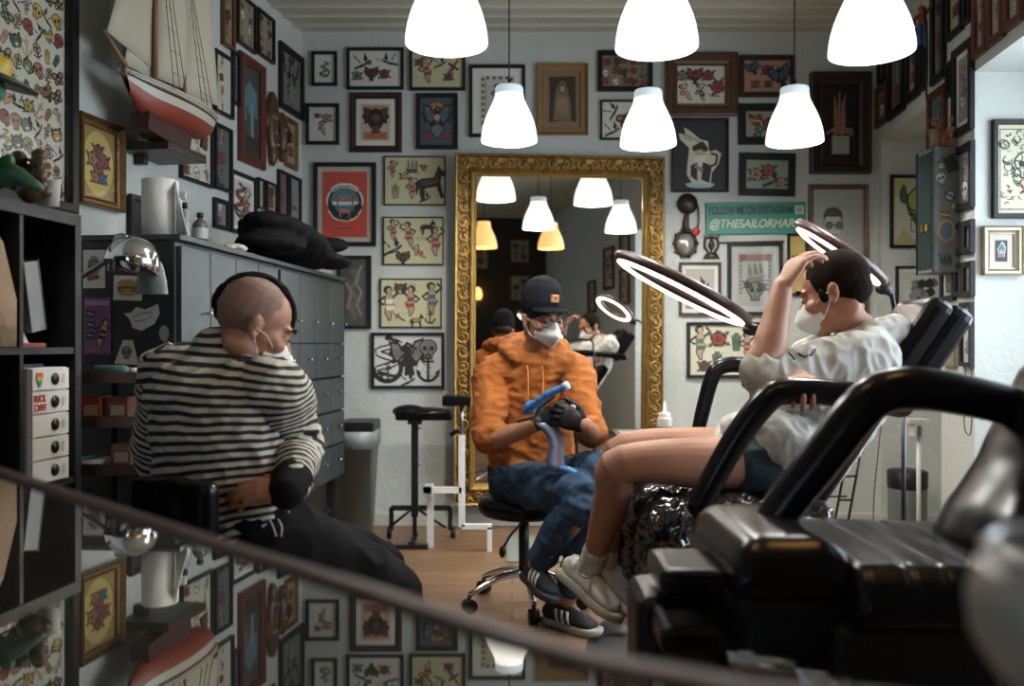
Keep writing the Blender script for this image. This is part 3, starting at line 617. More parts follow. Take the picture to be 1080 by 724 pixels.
def agold(k, w, h):
    k.poly([(-w, -h), (w, -h), (w, h), (-w, h)], (.3, .2, .07)); k.disc(0, 0, w * .92, (.5, .40, .12), 24, h * .92)
    for x, z, s_, c in ((0, .35, .5, R), (-.35, .1, .5, O), (.35, .1, .5, R), (0, -.1, .6, (.35, .05, .04)), (-.2, -.4, .4, O), (.25, -.4, .4, BL)): k.at(x * w, z * h, s_ * w * 1.75); m_rose(k, c)
picture(LEFT, (77.5, 118, 213, 124.5, 134.5, 226), 'ornate gold frame with an oval red and yellow flower bouquet below ship bow', M_goldframe, .035, .035, 'scoop', paper=(.3, .2, .07), art=[agold], glass=True)
pl_((188, 108, 187, 222, 122, 200), 'black framed flash sheet of small figures right below the ship stern', fw=.016, paper=(.55, .54, .42), art=grid(['heart', 'lady', 'dagger', 'rose', 'skull', 'lady'], 3, 4, 3))
pl_((224, 50, 117, 243.5, 64, 127), 'narrow black framed white sheet of figures beside the ship sails', fw=.016, paper=(.5, .5, .42), art=grid(['lady', 'rose', 'lady', 'dagger'], 1, 4, 4))
pl_((224, 129, 197, 242, 137, 206), 'narrow black framed dark print with red figure behind spray bottles', fw=.016, paper=(.1, .12, .12), art=grid(['lady', 'rose', 'snake'], 1, 3, 4, .1, 1.1))
pl_((223.5, 209, 240, 239, 212, 244), 'smallest black frame in the column above the locker', fw=.02, paper=(.16, .17, .16), art=grid(['skull', 'rose'], 1, 2, 4))
pl_((232, -22, 46, 245, -9, 56), 'brown faded frame at the top edge beside ship sails', fm=M_brown, fw=.02, paper=(.28, .22, .12), art=grid(['lady', 'eagle'], 1, 3, 6))
pl_((248, -10, 42, 267.5, 7, 60), 'black framed brown pattern, left one of the topmost pair', fw=.015, paper=(.24, .21, .14), art=grid(['rose', 'lady', 'skull'], 2, 4, 6))
pl_((269.5, 7, 55, 287, 22, 70), 'black framed brown pattern, right one of the topmost pair', fw=.015, paper=(.26, .22, .15), art=grid(['eagle', 'rose', 'lady'], 2, 4, 7))
pl_((293, 44, 114, 318, 61, 127), 'tall black frame with grey misty drawing nearest the corner', fw=.035, paper=(.16, .18, .15), art=[('eagle', 0, .4, .9, 0, 1, 1, 1, GR), ('lady', 0, -.4, .9, 0, 1, 1, 1, GR, GR)])
pl_((243, 53, 109, 250.5, 57, 112), 'thin sliver of dark frame just left of the reddish wooden frame', fw=.015, paper=(.1, .1, .1), art=[('snake', 0, 0, .9, 0, 1)])
def aH(k, w, h):
    k.poly([(-w * .8, h * .4), (-w * .2, h * .7), (w * .7, h * .5), (w * .8, -h * .1), (-w * .1, 0), (-w * .8, -h * .3)], (.09, .16, .2))
    k.poly([(-w * .1, h * .2), (w * .3, h * .25), (w * .3, -h * .6), (0, -h * .6)], (.16, .22, .24)); k.st([(-w * .5, h * .1), (-w * .3, -h * .5)], w * .12, (.05, .08, .05))
    k.poly([(-w * .9, -h * .5), (w * .9, -h * .6), (w * .9, -h * .95), (-w * .9, -h * .95)], (.035, .03, .025))
pl_((250, 52, 169, 276.5, 71.5, 181), 'large reddish brown frame with a dark painting of a waterfall', fm=M_redbrown, fw=.05, d=.03, prof='round', paper=(.05, .055, .05), art=[aH])
pl_((299, 122, 176, 312, 129, 180), 'small narrow gold frame next to the wooden masks', fm=M_goldframe, fw=.03, prof='round', paper=(.3, .24, .13), art=[('rose', 0, .3, .8, 0, 1), ('rose', 0, -.4, .8, 0, 1)])
pl_((241, 176, 243, 268, 191, 253), 'black framed white sheet with red brush strokes above the black cushion', fw=.02, mount=(.02, Wp), paper=(.5, .48, .42), art=[('snake', -.4, .2, .9, 0, 1, 1, 1, R), ('lady', .3, .1, .9, 0, 1, 1, 1, R), ('anchor', 0, -.5, .6, 0, 1), ('snake', .5, -.3, .6, .3, 1, 1, 1, (.45, .1, .1))])
pl_((269.5, 187, 220, 277, 190, 222), 'tiny black frame left of the beige relief', fw=.012, paper=(.3, .3, .25), art=[('lady', 0, 0, .9, 0, 1)])
pl_((278.5, 191, 222, 290, 195, 227), 'small beige relief picture in a dark frame near the corner', fw=.012, paper=(.35, .26, .16), art=[('eagle', 0, .3, .9, 0, 1), ('rose', 0, -.4, .8, 0, 1)])
pl_((291.5, 178, 236, 302, 183.5, 240), 'dark framed narrow print, left of the last pair on the left wall', fw=.016, paper=(.16, .09, .09), art=[('lady', 0, 0, .9, 0, 1, 1, 1, K, BR)])
pl_((303, 184, 240.5, 315, 189, 245), 'dark framed grey blank print, right of the last pair on the left wall', fw=.016, paper=(.2, .22, .22), art=[('ship', 0, 0, .9, 0, 1)])
# right wall, above the bays and on the pier
pr = lambda box, label, fm=BK, **k: picture(RIGHT, box, label, fm, group='frames stepping up the right wall', **k)
pr((928, 55, 89, 935, 50, 86), 'small black frame just above the brown corner frame on the right wall', fw=.03, paper=(.1, .1, .09), art=[('rose', 0, 0, .8, 0, 1)])
pr((926, 94, 136, 938, 84, 128), 'brown frame nearest the back corner on the right wall', fm=M_brown, fw=.04, paper=(.2, .16, .1), art=[('rose', 0, .3, .8, 0, 1), ('skull', 0, -.4, .8, 0, 1)])
pr((939, 56, 128, 956, 42, 116), 'tall black frame second from the back corner on the right wall', fw=.05, paper=(.13, .13, .11), art=[('lady', 0, .3, .9, 0, 1, 1, 1, GR), ('rose', 0, -.5, .8, 0, 1)])
pr((957.5, 40, 112, 971.5, 30, 99), 'black framed greyish print third from the back corner on the right wall', fw=.05, paper=(.3, .27, .22), art=[('eagle', 0, .4, .9, 0, 1), ('rose', 0, -.4, .9, 0, 1)])
pr((972.5, 34, 98, 978.5, 30, 93), 'thin black frame behind the hanging puppet', fw=.03, paper=(.2, .1, .06), art=[('lady', 0, 0, .9, 0, 1)])
pr((984.5, -14, 92, 999, -32, 80), 'very tall dark frame with blurred brown print right of the puppet', fw=.04, paper=(.17, .15, .12), art=[('eagle', 0, .5, .9, 0, 1), ('lady', 0, -.3, 1.2, 0, 1, 1, 1, BR, BR)])
pr((981.5, 101, 158, 1000, 87, 149), 'reddish frame with teal painting behind the figurines', fm=M_redbrown, fw=.035, paper=(.07, .13, .14), art=[('rose', 0, .3, .7, 0, 1, 1, 1, TE), ('lady', 0, -.3, .8, 0, 1)])
pr((1001.5, -34, 45, 1018, -56, 30), 'black frame with pale green drawing at the top edge', fw=.03, paper=(.34, .36, .2), art=[('beast', 0, .3, .9, 0, 1, 1, 1, G), ('rose', 0, -.4, .8, 0, 1)])
pr((1019.5, -40, 28, 1027, -50, 20), 'thin dark frame squeezed beside the pale green drawing', fw=.025, paper=(.12, .12, .11), art=[('snake', 0, 0, .9, 0, 1)])
pr((1001, 68, 104, 1006.5, 63, 99), 'tiny dark frame left of the large black pier frame', fw=.02, paper=(.1, .1, .1), art=[('skull', 0, 0, .8, 0, 1)])
pr((1007.5, 55, 148, 1028.5, 38, 134), 'large black frame with dark red figure print high on the pier', fw=.035, mount=(.025, Wp), paper=(.26, .24, .22), art=[('lady', 0, .4, 1.0, 0, 1, 1, 1, R), ('skull', 0, -.4, .8, 0, 1), ('snake', .3, 0, .8, 0, 1)])
pr((1029, -34, 63, 1044, -60, 53), 'first reddish framed print of the three above the near bay', fm=M_redbrown, fw=.035, paper=(.3, .28, .24), art=[('rose', 0, .5, .8, 0, 1), ('lady', 0, 0, .9, 0, 1), ('rose', 0, -.5, .8, 0, 1)])
pr((1044.5, -60, 51, 1062, -90, 38), 'second reddish framed print of the three above the near bay', fm=M_redbrown, fw=.035, paper=(.36, .3, .26), art=[('heart', 0, .5, .8, 0, 1), ('rose', 0, 0, .9, 0, 1), ('lady', 0, -.5, .8, 0, 1)])
pr((1062.5, -90, 35, 1082, -130, 20), 'third reddish framed print above the near bay at the right edge', fm=M_redbrown, fw=.035, paper=(.3, .32, .28), art=[('rose', 0, -.5, .8, 0, 1), ('lady', 0, 0, .9, 0, 1), ('skull', 0, -.8, .5, 0, 1)])
pr((1009, 158, 224, 1029, 148, 220), 'black frame at mid height on the pier beside the sticker cabinet', fw=.035, paper=(.2, .22, .2), art=[('lady', 0, .3, .8, 0, 1), ('skull', 0, -.5, .8, 0, 1)])
pr((1008, 237, 270, 1018, 234, 268), 'small dark frame, left of a pair low on the pier', fw=.03, paper=(.12, .1, .1), art=[('rose', 0, 0, .8, 0, 1)])
pr((1018.5, 234, 268, 1029, 231, 267), 'small dark frame, right of a pair low on the pier', fw=.03, paper=(.13, .12, .12), art=[('skull', 0, 0, .8, 0, 1)])
pr((995, 284, 318, 1009.5, 281, 317), 'glazed black frame under the sticker cabinet', fw=.025, paper=(.3, .33, .32), art=[('anchor', 0, 0, .8, 0, 1)])
pr((1010, 279, 313, 1018, 277, 313), 'dark frame, left of a pair beside the headrest', fw=.025, paper=(.12, .12, .12), art=[('heart', 0, 0, .8, 0, 1)])
pr((1018.5, 277, 313, 1029, 275, 313), 'dark frame, right of a pair beside the headrest', fw=.025, paper=(.14, .12, .11), art=[('rose', 0, 0, .8, 0, 1)])
pr((997, 326, 386, 1011, 325, 387), 'long olive frame behind the padded headrest', fm=M_pewter, fw=.03, paper=(.2, .21, .17), art=[('lady', 0, 0, .9, 0, 1)])
pr((1016, 320, 386, 1028, 318, 388), 'lowest long black frame on the pier with pale print', fw=.02, paper=(.4, .42, .38), art=[('lady', 0, .4, .8, 0, 1), ('snake', 0, -.4, .8, 0, 1)])
for (ya, za, wa_, ha_, lb, s_) in ((.9, 1.75, .3, .4, 'framed sheet on the near right wall, lower one seen in the mirror', ['lady', 'rose']), (.9, 2.25, .3, .4, 'framed sheet on the near right wall, upper one seen in the mirror', ['skull', 'anchor']),
        (.35, 2.0, .36, .5, 'larger framed sheet on the near right wall seen only in the mirror', ['eagle', 'rose', 'heart']), (-.3, 1.7, .3, .4, 'framed sheet deepest along the right wall in the mirror', ['tiger', 'snake'])):
    r = thing('framed_picture', lb, 'picture', mtx=RIGHT.mtx(Vector((xr(ya) - .002, ya, za)))); b = B(); b.m(M_redbrown); frame_b(b, wa_, ha_, .035, .03, 'round'); b.add('frame', None, r)
    b = B(); b.m(inkmat((.36, .34, .27))); b.box((-wa_ / 2 + .035, -.006, -ha_ / 2 + .035), (wa_ / 2 - .035, -.001, ha_ / 2 - .035)); k = Ink(b, -.007)
    for a in grid(s_, 2, 3, 3): k.at(a[1] * wa_ * .33, a[2] * ha_ * .33, wa_ * .33, a[4], a[5]); MO[a[0]](k)
    b.add('artwork', None, r, normals=False)
# rear wall, seen in the mirror
REAR = Pl((0, -2.6), (-1, 0))
def rearpic(x, z, w, h, label, s):
    r = thing('framed_picture', label, 'picture', mtx=REAR.mtx(Vector((x, -2.599, z)))); b = B(); b.m(M_brown); frame_b(b, w, h, .04, .03, 'round'); b.add('frame', None, r)
    b = B(); b.m(inkmat((.4, .38, .3))); b.box((-w / 2 + .04, -.006, -h / 2 + .04), (w / 2 - .04, -.004, h / 2 - .04)); k = Ink(b, -.007)
    for a in grid(s, 2, 3, 3): k.at(a[1] * w * .35, a[2] * h * .35, w * .35, a[4], a[5]); MO[a[0]](k)
    b.add('artwork', None, r, normals=False)
rearpic(1.0, 1.95, .34, .44, 'framed flash sheet on the dark rear wall reflected beside the cap', ['rose', 'skull', 'lady'])
rearpic(1.0, 2.5, .34, .4, 'upper framed sheet on the dark rear wall seen in the mirror', ['anchor', 'rose', 'lady'])
rearpic(.35, 2.45, .4, .5, 'framed sheet above the wall sconce on the rear wall', ['eagle', 'rose', 'heart'])
# ------------------------------------------------------------ gilded mirror
def build_mirror():
    th = .056
    pl = Pl((0, 5.27), (math.cos(th), math.sin(th)))
    c = Vector(((589.5 - CX) / F * 5.28, 5.285, HC - (348.5 - CY) / F * 5.28))
    w, h, fw = 1.255, 2.09, .118
    root = thing('wall_mirror', 'tall mirror in a wide carved gilded frame behind the capped tattooist', 'mirror', mtx=pl.mtx(c, .006))
    b = B(); b.m(M_gold)
    rings = []
    for t, y in ((0, .02), (0, -.035), (.06, -.05), (.14, -.045), (.2, -.03), (.7, -.024), (.76, -.045), (.84, -.05), (.9, -.035), (.97, -.03), (1, -.02), (1, -.004)):
        x, z = w / 2 - t * fw, h / 2 - t * fw; rings.append([(-x, y, -z), (x, y, -z), (x, y, z), (-x, y, z)])
    vr = [[b.bm.verts.new(p) for p in r] for r in rings]
    for a, q in zip(vr, vr[1:]):
        for i in range(4): b.bm.faces.new((a[i], a[(i + 1) % 4], q[(i + 1) % 4], q[i]))
    b.add('frame', None, root)
    b = B(); b.m(M_gold)
    def scroll(cx, cz, ang, fl):
        pts = []
        for i in range(15):
            a = i * .62; r = .043 * (1 - i / 17)
            pts.append((cx + r * math.cos(a * fl + ang), -.034 - .010 * (i / 14), cz + r * math.sin(a * fl + ang)))
        b.tube(pts, [.0085 - .0002 * i for i in range(15)], 5)
        a = ang + math.pi * .75
        for q in (.9, 2.4, 4.0):
            b.tube([(cx + .03 * math.cos(q + ang), -.03, cz + .03 * math.sin(q + ang)), (cx + .056 * math.cos(q + ang + .5), -.04, cz + .056 * math.sin(q + ang + .5))], [.009, .004], 5)
        b.ell((cx, -.045, cz), (.011, .011, .011), None, 6, 4)
    m_ = fw * .47; n = 24
    for s_ in (-1, 1):
        for i in range(n):
            z = -h / 2 + m_ + (h - 2 * m_) * i / (n - 1); scroll(s_ * (w / 2 - m_), z, i * math.pi + (0 if s_ < 0 else 1.5), 1 if i % 2 else -1)
        n2 = 13
        for i in range(1, n2):
            x = -w / 2 + m_ + (w - 2 * m_) * i / n2; scroll(x, s_ * (h / 2 - m_), i * math.pi, 1 if i % 2 else -1)
    b.add('carving', None, root, smooth=True)
    b = B(); b.m(mat('bright_gilt', (.5, .36, .1), .3, .85)); frame_b(b, w - 2 * fw + .01, h - 2 * fw + .01, .016, .03, 'round'); b.add('inner_bead', None, root)
    b = B(); b.m(mat('mirror_silvering', (.72, .70, .66), .008, 1)); b.box((-w / 2 + fw - .01, -.006, -h / 2 + fw - .01), (w / 2 - fw + .01, -.003, h / 2 - fw + .01)); b.add('glass', None, root)
build_mirror()

# ------------------------------------------------------------ text
def text_obj(name, s, w, h, material, parent, loc, depth=.002, shear=0, font_off=0.0):
    cu = bpy.data.curves.new(name, 'FONT'); cu.body = s; cu.align_x = 'CENTER'; cu.align_y = 'CENTER'; cu.extrude = .02; cu.shear = shear; cu.offset = font_off
    o = bpy.data.objects.new(name, cu); C.objects.link(o)
    bpy.context.view_layer.update()
    me = bpy.data.meshes.new_from_object(o); bpy.data.objects.remove(o)
    xs = [v.co.x for v in me.vertices]; ys = [v.co.y for v in me.vertices]
    cx, cy = (max(xs) + min(xs)) / 2, (max(ys) + min(ys)) / 2; sx, sy = w / (max(xs) - min(xs)), h / (max(ys) - min(ys))
    for v in me.vertices:
        x, y, z = (v.co.x - cx) * sx, (v.co.y - cy) * sy, v.co.z
        v.co = Vector((x, -z / .02 * depth, y)) + Vector(loc)
    me.materials.append(material); me.name = name
    return link(name, me, parent)
def build_sign():
    c = BACK.hit(796.5, 230.5) + Vector((0, -.012, 0)); w, h = 105 / F * YB, 33.5 / F * YB
    root = thing('wall_sign', 'green painted sign with social media handle between mirror and portrait', 'sign', mtx=BACK.mtx(c, -.012))
    b = B(); b.m(mat('sign_green', (.035, .21, .16), .5)); b.box((-w / 2, -.006, -h / 2), (w / 2, .01, h / 2), .003); b.add('board', None, root)
    dk = mat('sign_ink_dark', (.01, .03, .04), .5); cr = mat('sign_ink_cream', (.55, .62, .45), .5)
    text_obj('lettering', 'FOLLOW ME ON INSTAGRAM', w * .84, h * .27, dk, root, (-w * .05, -.009, h * .25), font_off=.02)
    text_obj('lettering', '@THESAILORMARC', w * .93, h * .36, cr, root, (0, -.009, -h * .2), shear=.25, font_off=.015)
    b = B(); b.m(cr); x, z, s_ = w * .435, h * .24, h * .13
    b.box((x - s_, -.009, z - s_), (x + s_, -.007, z + s_)); b.m(dk); k = Ink(b, -.0095); k.arc(x, z, s_ * .5, 0, 360, s_ * .14, dk and (.01, .03, .04), 14); k.disc(x + s_ * .65, z + s_ * .65, s_ * .14, (.01, .03, .04), 8)
    b.add('camera_icon', None, root, normals=False)
build_sign()
# small ornaments by the mirror
def ornaments():
    c = BACK.hit(728, 238)
    root = thing('wall_ornament', 'black cast wall ornament with round top, oval looking glass and red rose', 'ornament', mtx=BACK.mtx(c))
    b = B(); b.m(mat('bronze_black', (.035, .025, .018), .35, .5)); q = YB / F
    rx = Matrix.Rotation(math.radians(90), 3, 'X')
    b.lathe([(.0, -.02), (.055, -.018), (.063, -.01), (.063, .005), (.045, .01), (.04, .016), (0, .018)], (-.02, -.012, .13), 20, rx)
    b.tube([(-.02, -.015, .08), (-.03, -.015, 0), (-.025, -.015, -.05)], [.012, .02, .012], 8, 3)
    R_ = [(-.03 + .062 * math.cos(t), -.015, -.11 + .075 * math.sin(t)) for t in [i * 2 * math.pi / 20 for i in range(21)]]
    b.tube(R_, .010, 6); b.tube([(.045, -.012, .12), (.05, -.012, .02), (.035, -.014, -.03)], [.006, .005, .008], 6, 3)
    for i in range(10): t = i * .628; b.ell((-.03 + .07 * math.cos(t), -.016, -.11 + .084 * math.sin(t)), (.012, .008, .012), None, 6, 4)
    b.add('casting', None, root)
    b = B(); b.lathe([(0, 0), (.055, 0), (.055, .004), (0, .005)], (-.03, -.008, -.11), 20, rx, sx=1, sy=1.2); b.add('looking_glass', mat('mirror_small', (.5, .48, .42), .1, .6), root)
    b = B()
    for i in range(6): b.ell((.03 + .014 * math.cos(i), -.03, -.04 + .014 * math.sin(i)), (.013, .01, .013), None, 7, 5)
    b.ell((.03, -.04, -.04), (.013, .01, .013), None, 7, 5); b.add('rose', mat('rose_red', (.4, .03, .02), .5), root)
    c = BACK.hit(750, 261)
    root = thing('wall_ornament', 'small black openwork skull-shaped ornament below the green sign', 'ornament', mtx=BACK.mtx(c))
    b = B(); b.m(MATS['bronze_black'])
    for s_ in (-1, 1):
        b.tube([(0, -.01, .06), (s_ * .035, -.01, .05), (s_ * .04, -.01, 0), (s_ * .02, -.01, -.03), (s_ * .035, -.01, -.06), (0, -.01, -.062)], .008, 6, 3)
        b.tube([(0, -.01, .05), (s_ * .015, -.012, .01), (0, -.01, -.02), (s_ * .015, -.01, -.05)], .006, 6, 3)
        b.tube([(s_ * .035, -.01, .05), (s_ * .048, -.01, .075)], [.007, .003], 6)
        b.tube([(s_ * .035, -.01, -.05), (s_ * .048, -.01, -.075)], [.007, .003], 6)
    b.ell((0, -.012, 0), (.014, .01, .02)); b.add('casting', None, root)
    b = B(); p = BACK.hit(792, 256.5); b.tube([p + Vector((-.2, -.012, 0)), p + Vector((.2, -.012, .01))], .005, 8)
    tag(b.add('hanging_rod', M_brown), 'thin wooden rod fixed just above the chain bordered ship drawing', 'rod')
ornaments()

# ------------------------------------------------------------ pendant lamps
M_shade = mat('lit_lampshade', (.8, .8, .8), .4, emit=((1, .985, .95), LAMP_GLOW))
M_shade_in = mat('lampshade_lining', (.85, .88, .9), .5, emit=((.93, .96, 1), LAMP_GLOW))
M_shade_w = mat('warm_lit_lampshade', (.8, .62, .35), .4, emit=((1, .62, .2), LAMP_GLOW * .85))
M_neck = mat('lamp_neck_plastic', (.6, .68, .7), .4, emit=((.75, .88, .95), .35))  # weak glow and blue-grey tint put the neck's shading into the material
def pendant(x, y, zb, label, warm=False, kk=1):
    root = thing('pendant_lamp', label, 'lamp', (x, y, zb), group='white bell pendant lamps')
    sh = M_shade_w if warm else M_shade
    out = [(.139, 0), (.1395, .01), (.137, .035), (.131, .07), (.121, .105), (.107, .14), (.093, .17), (.081, .195), (.073, .215), (.0705, .232)]
    inn = [(r - .004, z) for r, z in reversed(out[:-1])]
    b = B(); b.m(sh).lathe(out, n=40); b.m(sh if warm else M_shade_in).lathe([(.0665, .232)] + inn + [(.139, 0)], n=40); b.add('shade', None, root)
    b = B(); b.m(sh if warm else M_neck); b.lathe([(.0705, .232), (.070, .262), (.066, .272), (.03, .277), (.008, .279)], n=32); b.add('neck', None, root)
    b = B(); b.m(M_black); b.tube([(0, 0, .277), (.002, 0, .31)], .008, 8); b.tube([(0, 0, .3), (0, 0, 3.0 - zb)], .0035, 6); b.add('cord', None, root)
    b = B(); b.m(M_white_pl); b.lathe([(0, 0), (.05, 0), (.048, -.02), (.02, -.035), (.006, -.04)], (0, 0, 3.0 - zb), 20); b.add('ceiling_rose', None, root)
    b = B(); b.ell((0, 0, .15), (.03, .03, .04)); b.tube([(0, 0, .18), (0, 0, .26)], .014, 8); b.add('bulb', M_shade_w if warm else M_shade_in, root)
    l = bpy.data.lights.new('bulb_light', 'POINT'); l.energy = BULB_W * 4 * kk; l.color = (1, .62, .25) if warm else (1, .95, .87); l.shadow_soft_size = .05
    lo = bpy.data.objects.new('bulb_light', l); C.objects.link(lo); lo.parent = root; lo.location = (0, 0, .07)
zf = HC + (364 - 155) / F * 4.38
for px, pyb, dd, lb in ((537, 149.5, 4.38, 'white pendant lamp hanging in front of the mirror top, leftmost of the far row'), (683.5, 153.5, 4.38, 'white pendant lamp without visible cord, middle of the far row'), (838, 150.5, 4.38, 'white pendant lamp hanging before the deep dark shadow box, rightmost of the far row'),
                        (471, 47, 2.97, 'large near white pendant lamp at the top edge, leftmost of the near row'), (692.5, 51, 2.97, 'large near white pendant lamp at the top edge, middle of the near row'), (919, 56, 2.97, 'large near white pendant lamp at the top edge, rightmost of the near row')):
    p = P(px, pyb, dd); pendant(p.x, p.y, p.z, lb)
pendant(.14, 1.42, 2.1, 'warm glowing pendant lamp reflected left in the mirror above the cap', True, .1)
pendant(.84, 1.42, 2.1, 'warm glowing pendant lamp reflected right of centre in the mirror', True, .1)
# wall sconce behind the camera
root = thing('wall_sconce', 'warm glowing wall sconce on the dark rear wall reflected left of the cap', 'lamp', (.36, -2.6, 1.85))
b = B(); b.lathe([(.05, -.08), (.075, -.02), (.06, .06), (.03, .1)], (0, .09, 0), 20, cap=True); b.add('shade', mat('sconce_glass', (.7, .4, .15), .4, emit=((1, .5, .14), 2.5)), root)
b = B(); b.tube([(0, .01, -.12), (0, .06, -.13), (0, .09, -.08)], .01, 8, 3); b.box((-.03, 0, -.17), (.03, .02, -.07), .005); b.add('bracket', M_goldframe, root)

# ------------------------------------------------------------ model ship on the left wall
def ship():
    # local x along the wall (bow to stern), y out of the wall, z up
    pb_, ps = LEFT.hit(137, 110, .17), LEFT.hit(217, 135, .17)
    L = (Vector((ps.x, ps.y)) - Vector((pb_.x, pb_.y))).length
    c = (pb_ + ps) / 2; zk = LEFT.hit(175, 139, .17).z
    root = thing('model_ship', 'red and white wooden model sailing ship with cream sails on wall bracket', 'model ship', mtx=LEFT.mtx(Vector((c.x, c.y, zk))))
    zbow = LEFT.hit(131, 74, .17).z - zk; zst = LEFT.hit(222, 128, .17).z - zk
    zsh = LEFT.hit(131, 118, .17).z - zk
    N = 18
    def sheer(t): return zbow * (1 - t) + zst * t - .10 * math.sin(math.pi * t) * (zbow)
    def hw(t): return .115 * max(.03, math.sin(math.pi * min(1, (.02 + t * .86))) ** .75)
    def keel(t): return .0 + (zbow * .42) * max(0, (1 - t / .22)) ** 2 + .02 + .03 * max(0, (t - .8) / .2) ** 2
    secs = []
    for i in range(N + 1):
        t = i / N; x = -L / 2 + L * t; hwid = hw(t); zt = sheer(t); zk_ = keel(t); row = []
        for s_ in (-1, 1):
            rng = [1, .78, .55, .35, .15, 0] if s_ < 0 else [0, .15, .35, .55, .78, 1]
            for q in rng:
                row.append((x - (.05 * q if i == 0 else 0), s_ * hwid * (q ** .42 if q > 0 else 0), zk_ + (zt - zk_) * q))
        del row[6]; secs.append(row)
    b = B(); red = mat('hull_red', (.27, .055, .028), .45); wh = mat('hull_white', (.55, .52, .42), .4); stripe = mat('hull_stripe', (.02, .02, .02), .4)
    vr = [[b.bm.verts.new(p) for p in r] for r in secs]
    for m_ in (red, wh, stripe): b.m(m_)
    for a, q in zip(vr, vr[1:]):
        for i in range(len(a) - 1):
            f = b.bm.faces.new((a[i], a[i + 1], q[i + 1], q[i])); f.material_index = 1 if i in (0, 1, 8, 9) else 0; f.smooth = True
    b.bm.faces.new(vr[-1])
    b.add('hull', None, root)
    b = B(); deck = [(s[0][0], s[0][1] * .97, s[0][2] - .012) for s in secs]; deck2 = [(s[-1][0], s[-1][1] * .97, s[-1][2] - .012) for s in secs]
    b.m(mat('deck_wood', (.3, .16, .07), .5)); b.rings([[d, e, (e[0], e[1], e[2] - .006), (d[0], d[1], d[2] - .006)] for d, e in zip(deck, deck2)]); b.add('deck', None, root)
    b = B(); b.m(stripe)
    for s_, idx in ((-1, 0), (1, -1)):
        b.tube([(s[idx + (1 if idx == 0 else -1)][0], s[idx + (1 if idx == 0 else -1)][1] * 1.02, s[idx + (1 if idx == 0 else -1)][2] + .006) for s in secs], .0045, 6)
    b.add('rubbing_stripe', None, root)
    b = B(); b.m(wh)
    for idx in (0, -1): b.tube([(s[idx][0], s[idx][1], s[idx][2]) for s in secs], .006, 6)
    b.add('gunwale', None, root)
    wood = mat('mast_wood', (.27, .13, .05), .45); sail = mat('sail_cloth', (.56, .52, .40), .8, bump=(30, .2), trans=.0)
    zz = lambda t: sheer(t)
    masts = [(-L / 2 + .30 * L, 1.15, .012), (-L / 2 + .68 * L, .95, .011)]
    b = B(); b.m(wood)
    for mx, mh, r in masts:
        b.tube([(mx, 0, .05), (mx - .0, 0, mh)], [r, r * .6], 8)
    b.tube([(-L / 2 + .02, 0, zbow - .01), (-L / 2 - .16, 0, zbow + .11)], [.011, .006], 8)
    for mx, mh, r in masts: b.tube([(mx, 0, .16), (mx + .30, 0, .19)], .006, 6); b.tube([(mx, 0, .62), (mx + .2, 0, .78)], .005, 6)
    b.add('mast', None, root)
    def sailm(pts, bulge):
        n = 8; g = []
        A_, B_, C_, D_ = [Vector(p) for p in pts]
        for i in range(n + 1):
            u = i / n; row = []
            for j in range(n + 1):
                v = j / n; p = A_ * (1 - u) * (1 - v) + B_ * u * (1 - v) + C_ * u * v + D_ * (1 - u) * v
                row.append(p + Vector((0, -bulge * math.sin(math.pi * u) * math.sin(math.pi * v), 0)))
            g.append(row)
        b.rings([r + [q + Vector((0, .002, 0)) for q in reversed(r)] for r in g])
    for (mx, mh, r), lab in zip(masts, 'ab'):
        b = B(); b.m(sail); sailm([(mx + .008, 0, .2), (mx + .30, 0, .22), (mx + .21, 0, .78), (mx + .008, 0, .64)], .035); b.add('sail', None, root)
    m0, m1 = masts[0][0], masts[1][0]
    b = B(); b.m(sail); sailm([(-L / 2 - .14, 0, zbow + .11), (m0 - .03, 0, .23), (m0 - .012, 0, 1.0), (m0 - .02, 0, 1.02)], .03); b.add('sail', None, root)
    b = B(); b.m(sail); sailm([(-L / 2 - .02, .01, zbow + .03), (m0 - .02, .01, .19), (m0 - .01, .01, .8), (m0 - .015, .01, .82)], .03); b.add('sail', None, root)
    b = B(); b.m(sail); sailm([(m0 + .2, 0, .24), (m1 - .01, 0, .24), (m1 - .01, 0, .9), (m0 + .1, 0, .95)], .03); b.add('sail', None, root)
    b = B(); b.m(mat('rigging', (.09, .07, .05), .7))
    for mx, mh, r in masts:
        for s_ in (-1, 1):
            for k in (-.03, .015, .06): b.tube([(mx + k, s_ * .1, zz(.4) + .0), (mx, 0, mh * .86)], .0018, 4)
            for k in range(7):
                f = k / 9; b.tube([(mx - .03 + .03 * f, s_ * .1 * (1 - f), .12 + (mh * .8 - .12) * f), (mx + .06 - .06 * f, s_ * .1 * (1 - f), .12 + (mh * .8 - .12) * f)], .0012, 4)
    b.tube([(-L / 2 - .15, 0, zbow + .11), (m0, 0, masts[0][1])], .0018, 4); b.tube([(m0, 0, masts[0][1]), (m1, 0, masts[1][1])], .0018, 4); b.tube([(m1, 0, masts[1][1]), (L / 2, 0, zst)], .0018, 4)
    b.tube([(-L / 2 - .15, 0, zbow + .1), (-L / 2, 0, zbow * .4)], .0016, 4)
    b.add('rigging', None, root)
    b = B(); b.m(M_brown)
    for s_ in (-1, 1):
        for t in (.35, .6): x = -L / 2 + L * t; b.ell((x, s_ * .02, zz(t) + .005), (.03, .02, .016))
    b.box((-.02, -.035, zz(.5) - .02), (.09, .035, zz(.5) + .03), .005); b.add('deckhouse', None, root)
    b = B(); b.m(M_brown); b.prism([(L / 2 - .045, .0), (L / 2 + .004, -.01), (L / 2 + .01, zst - .03), (L / 2 - .02, zst - .05)], -.005, .005, 'y'); b.add('rudder', None, root)
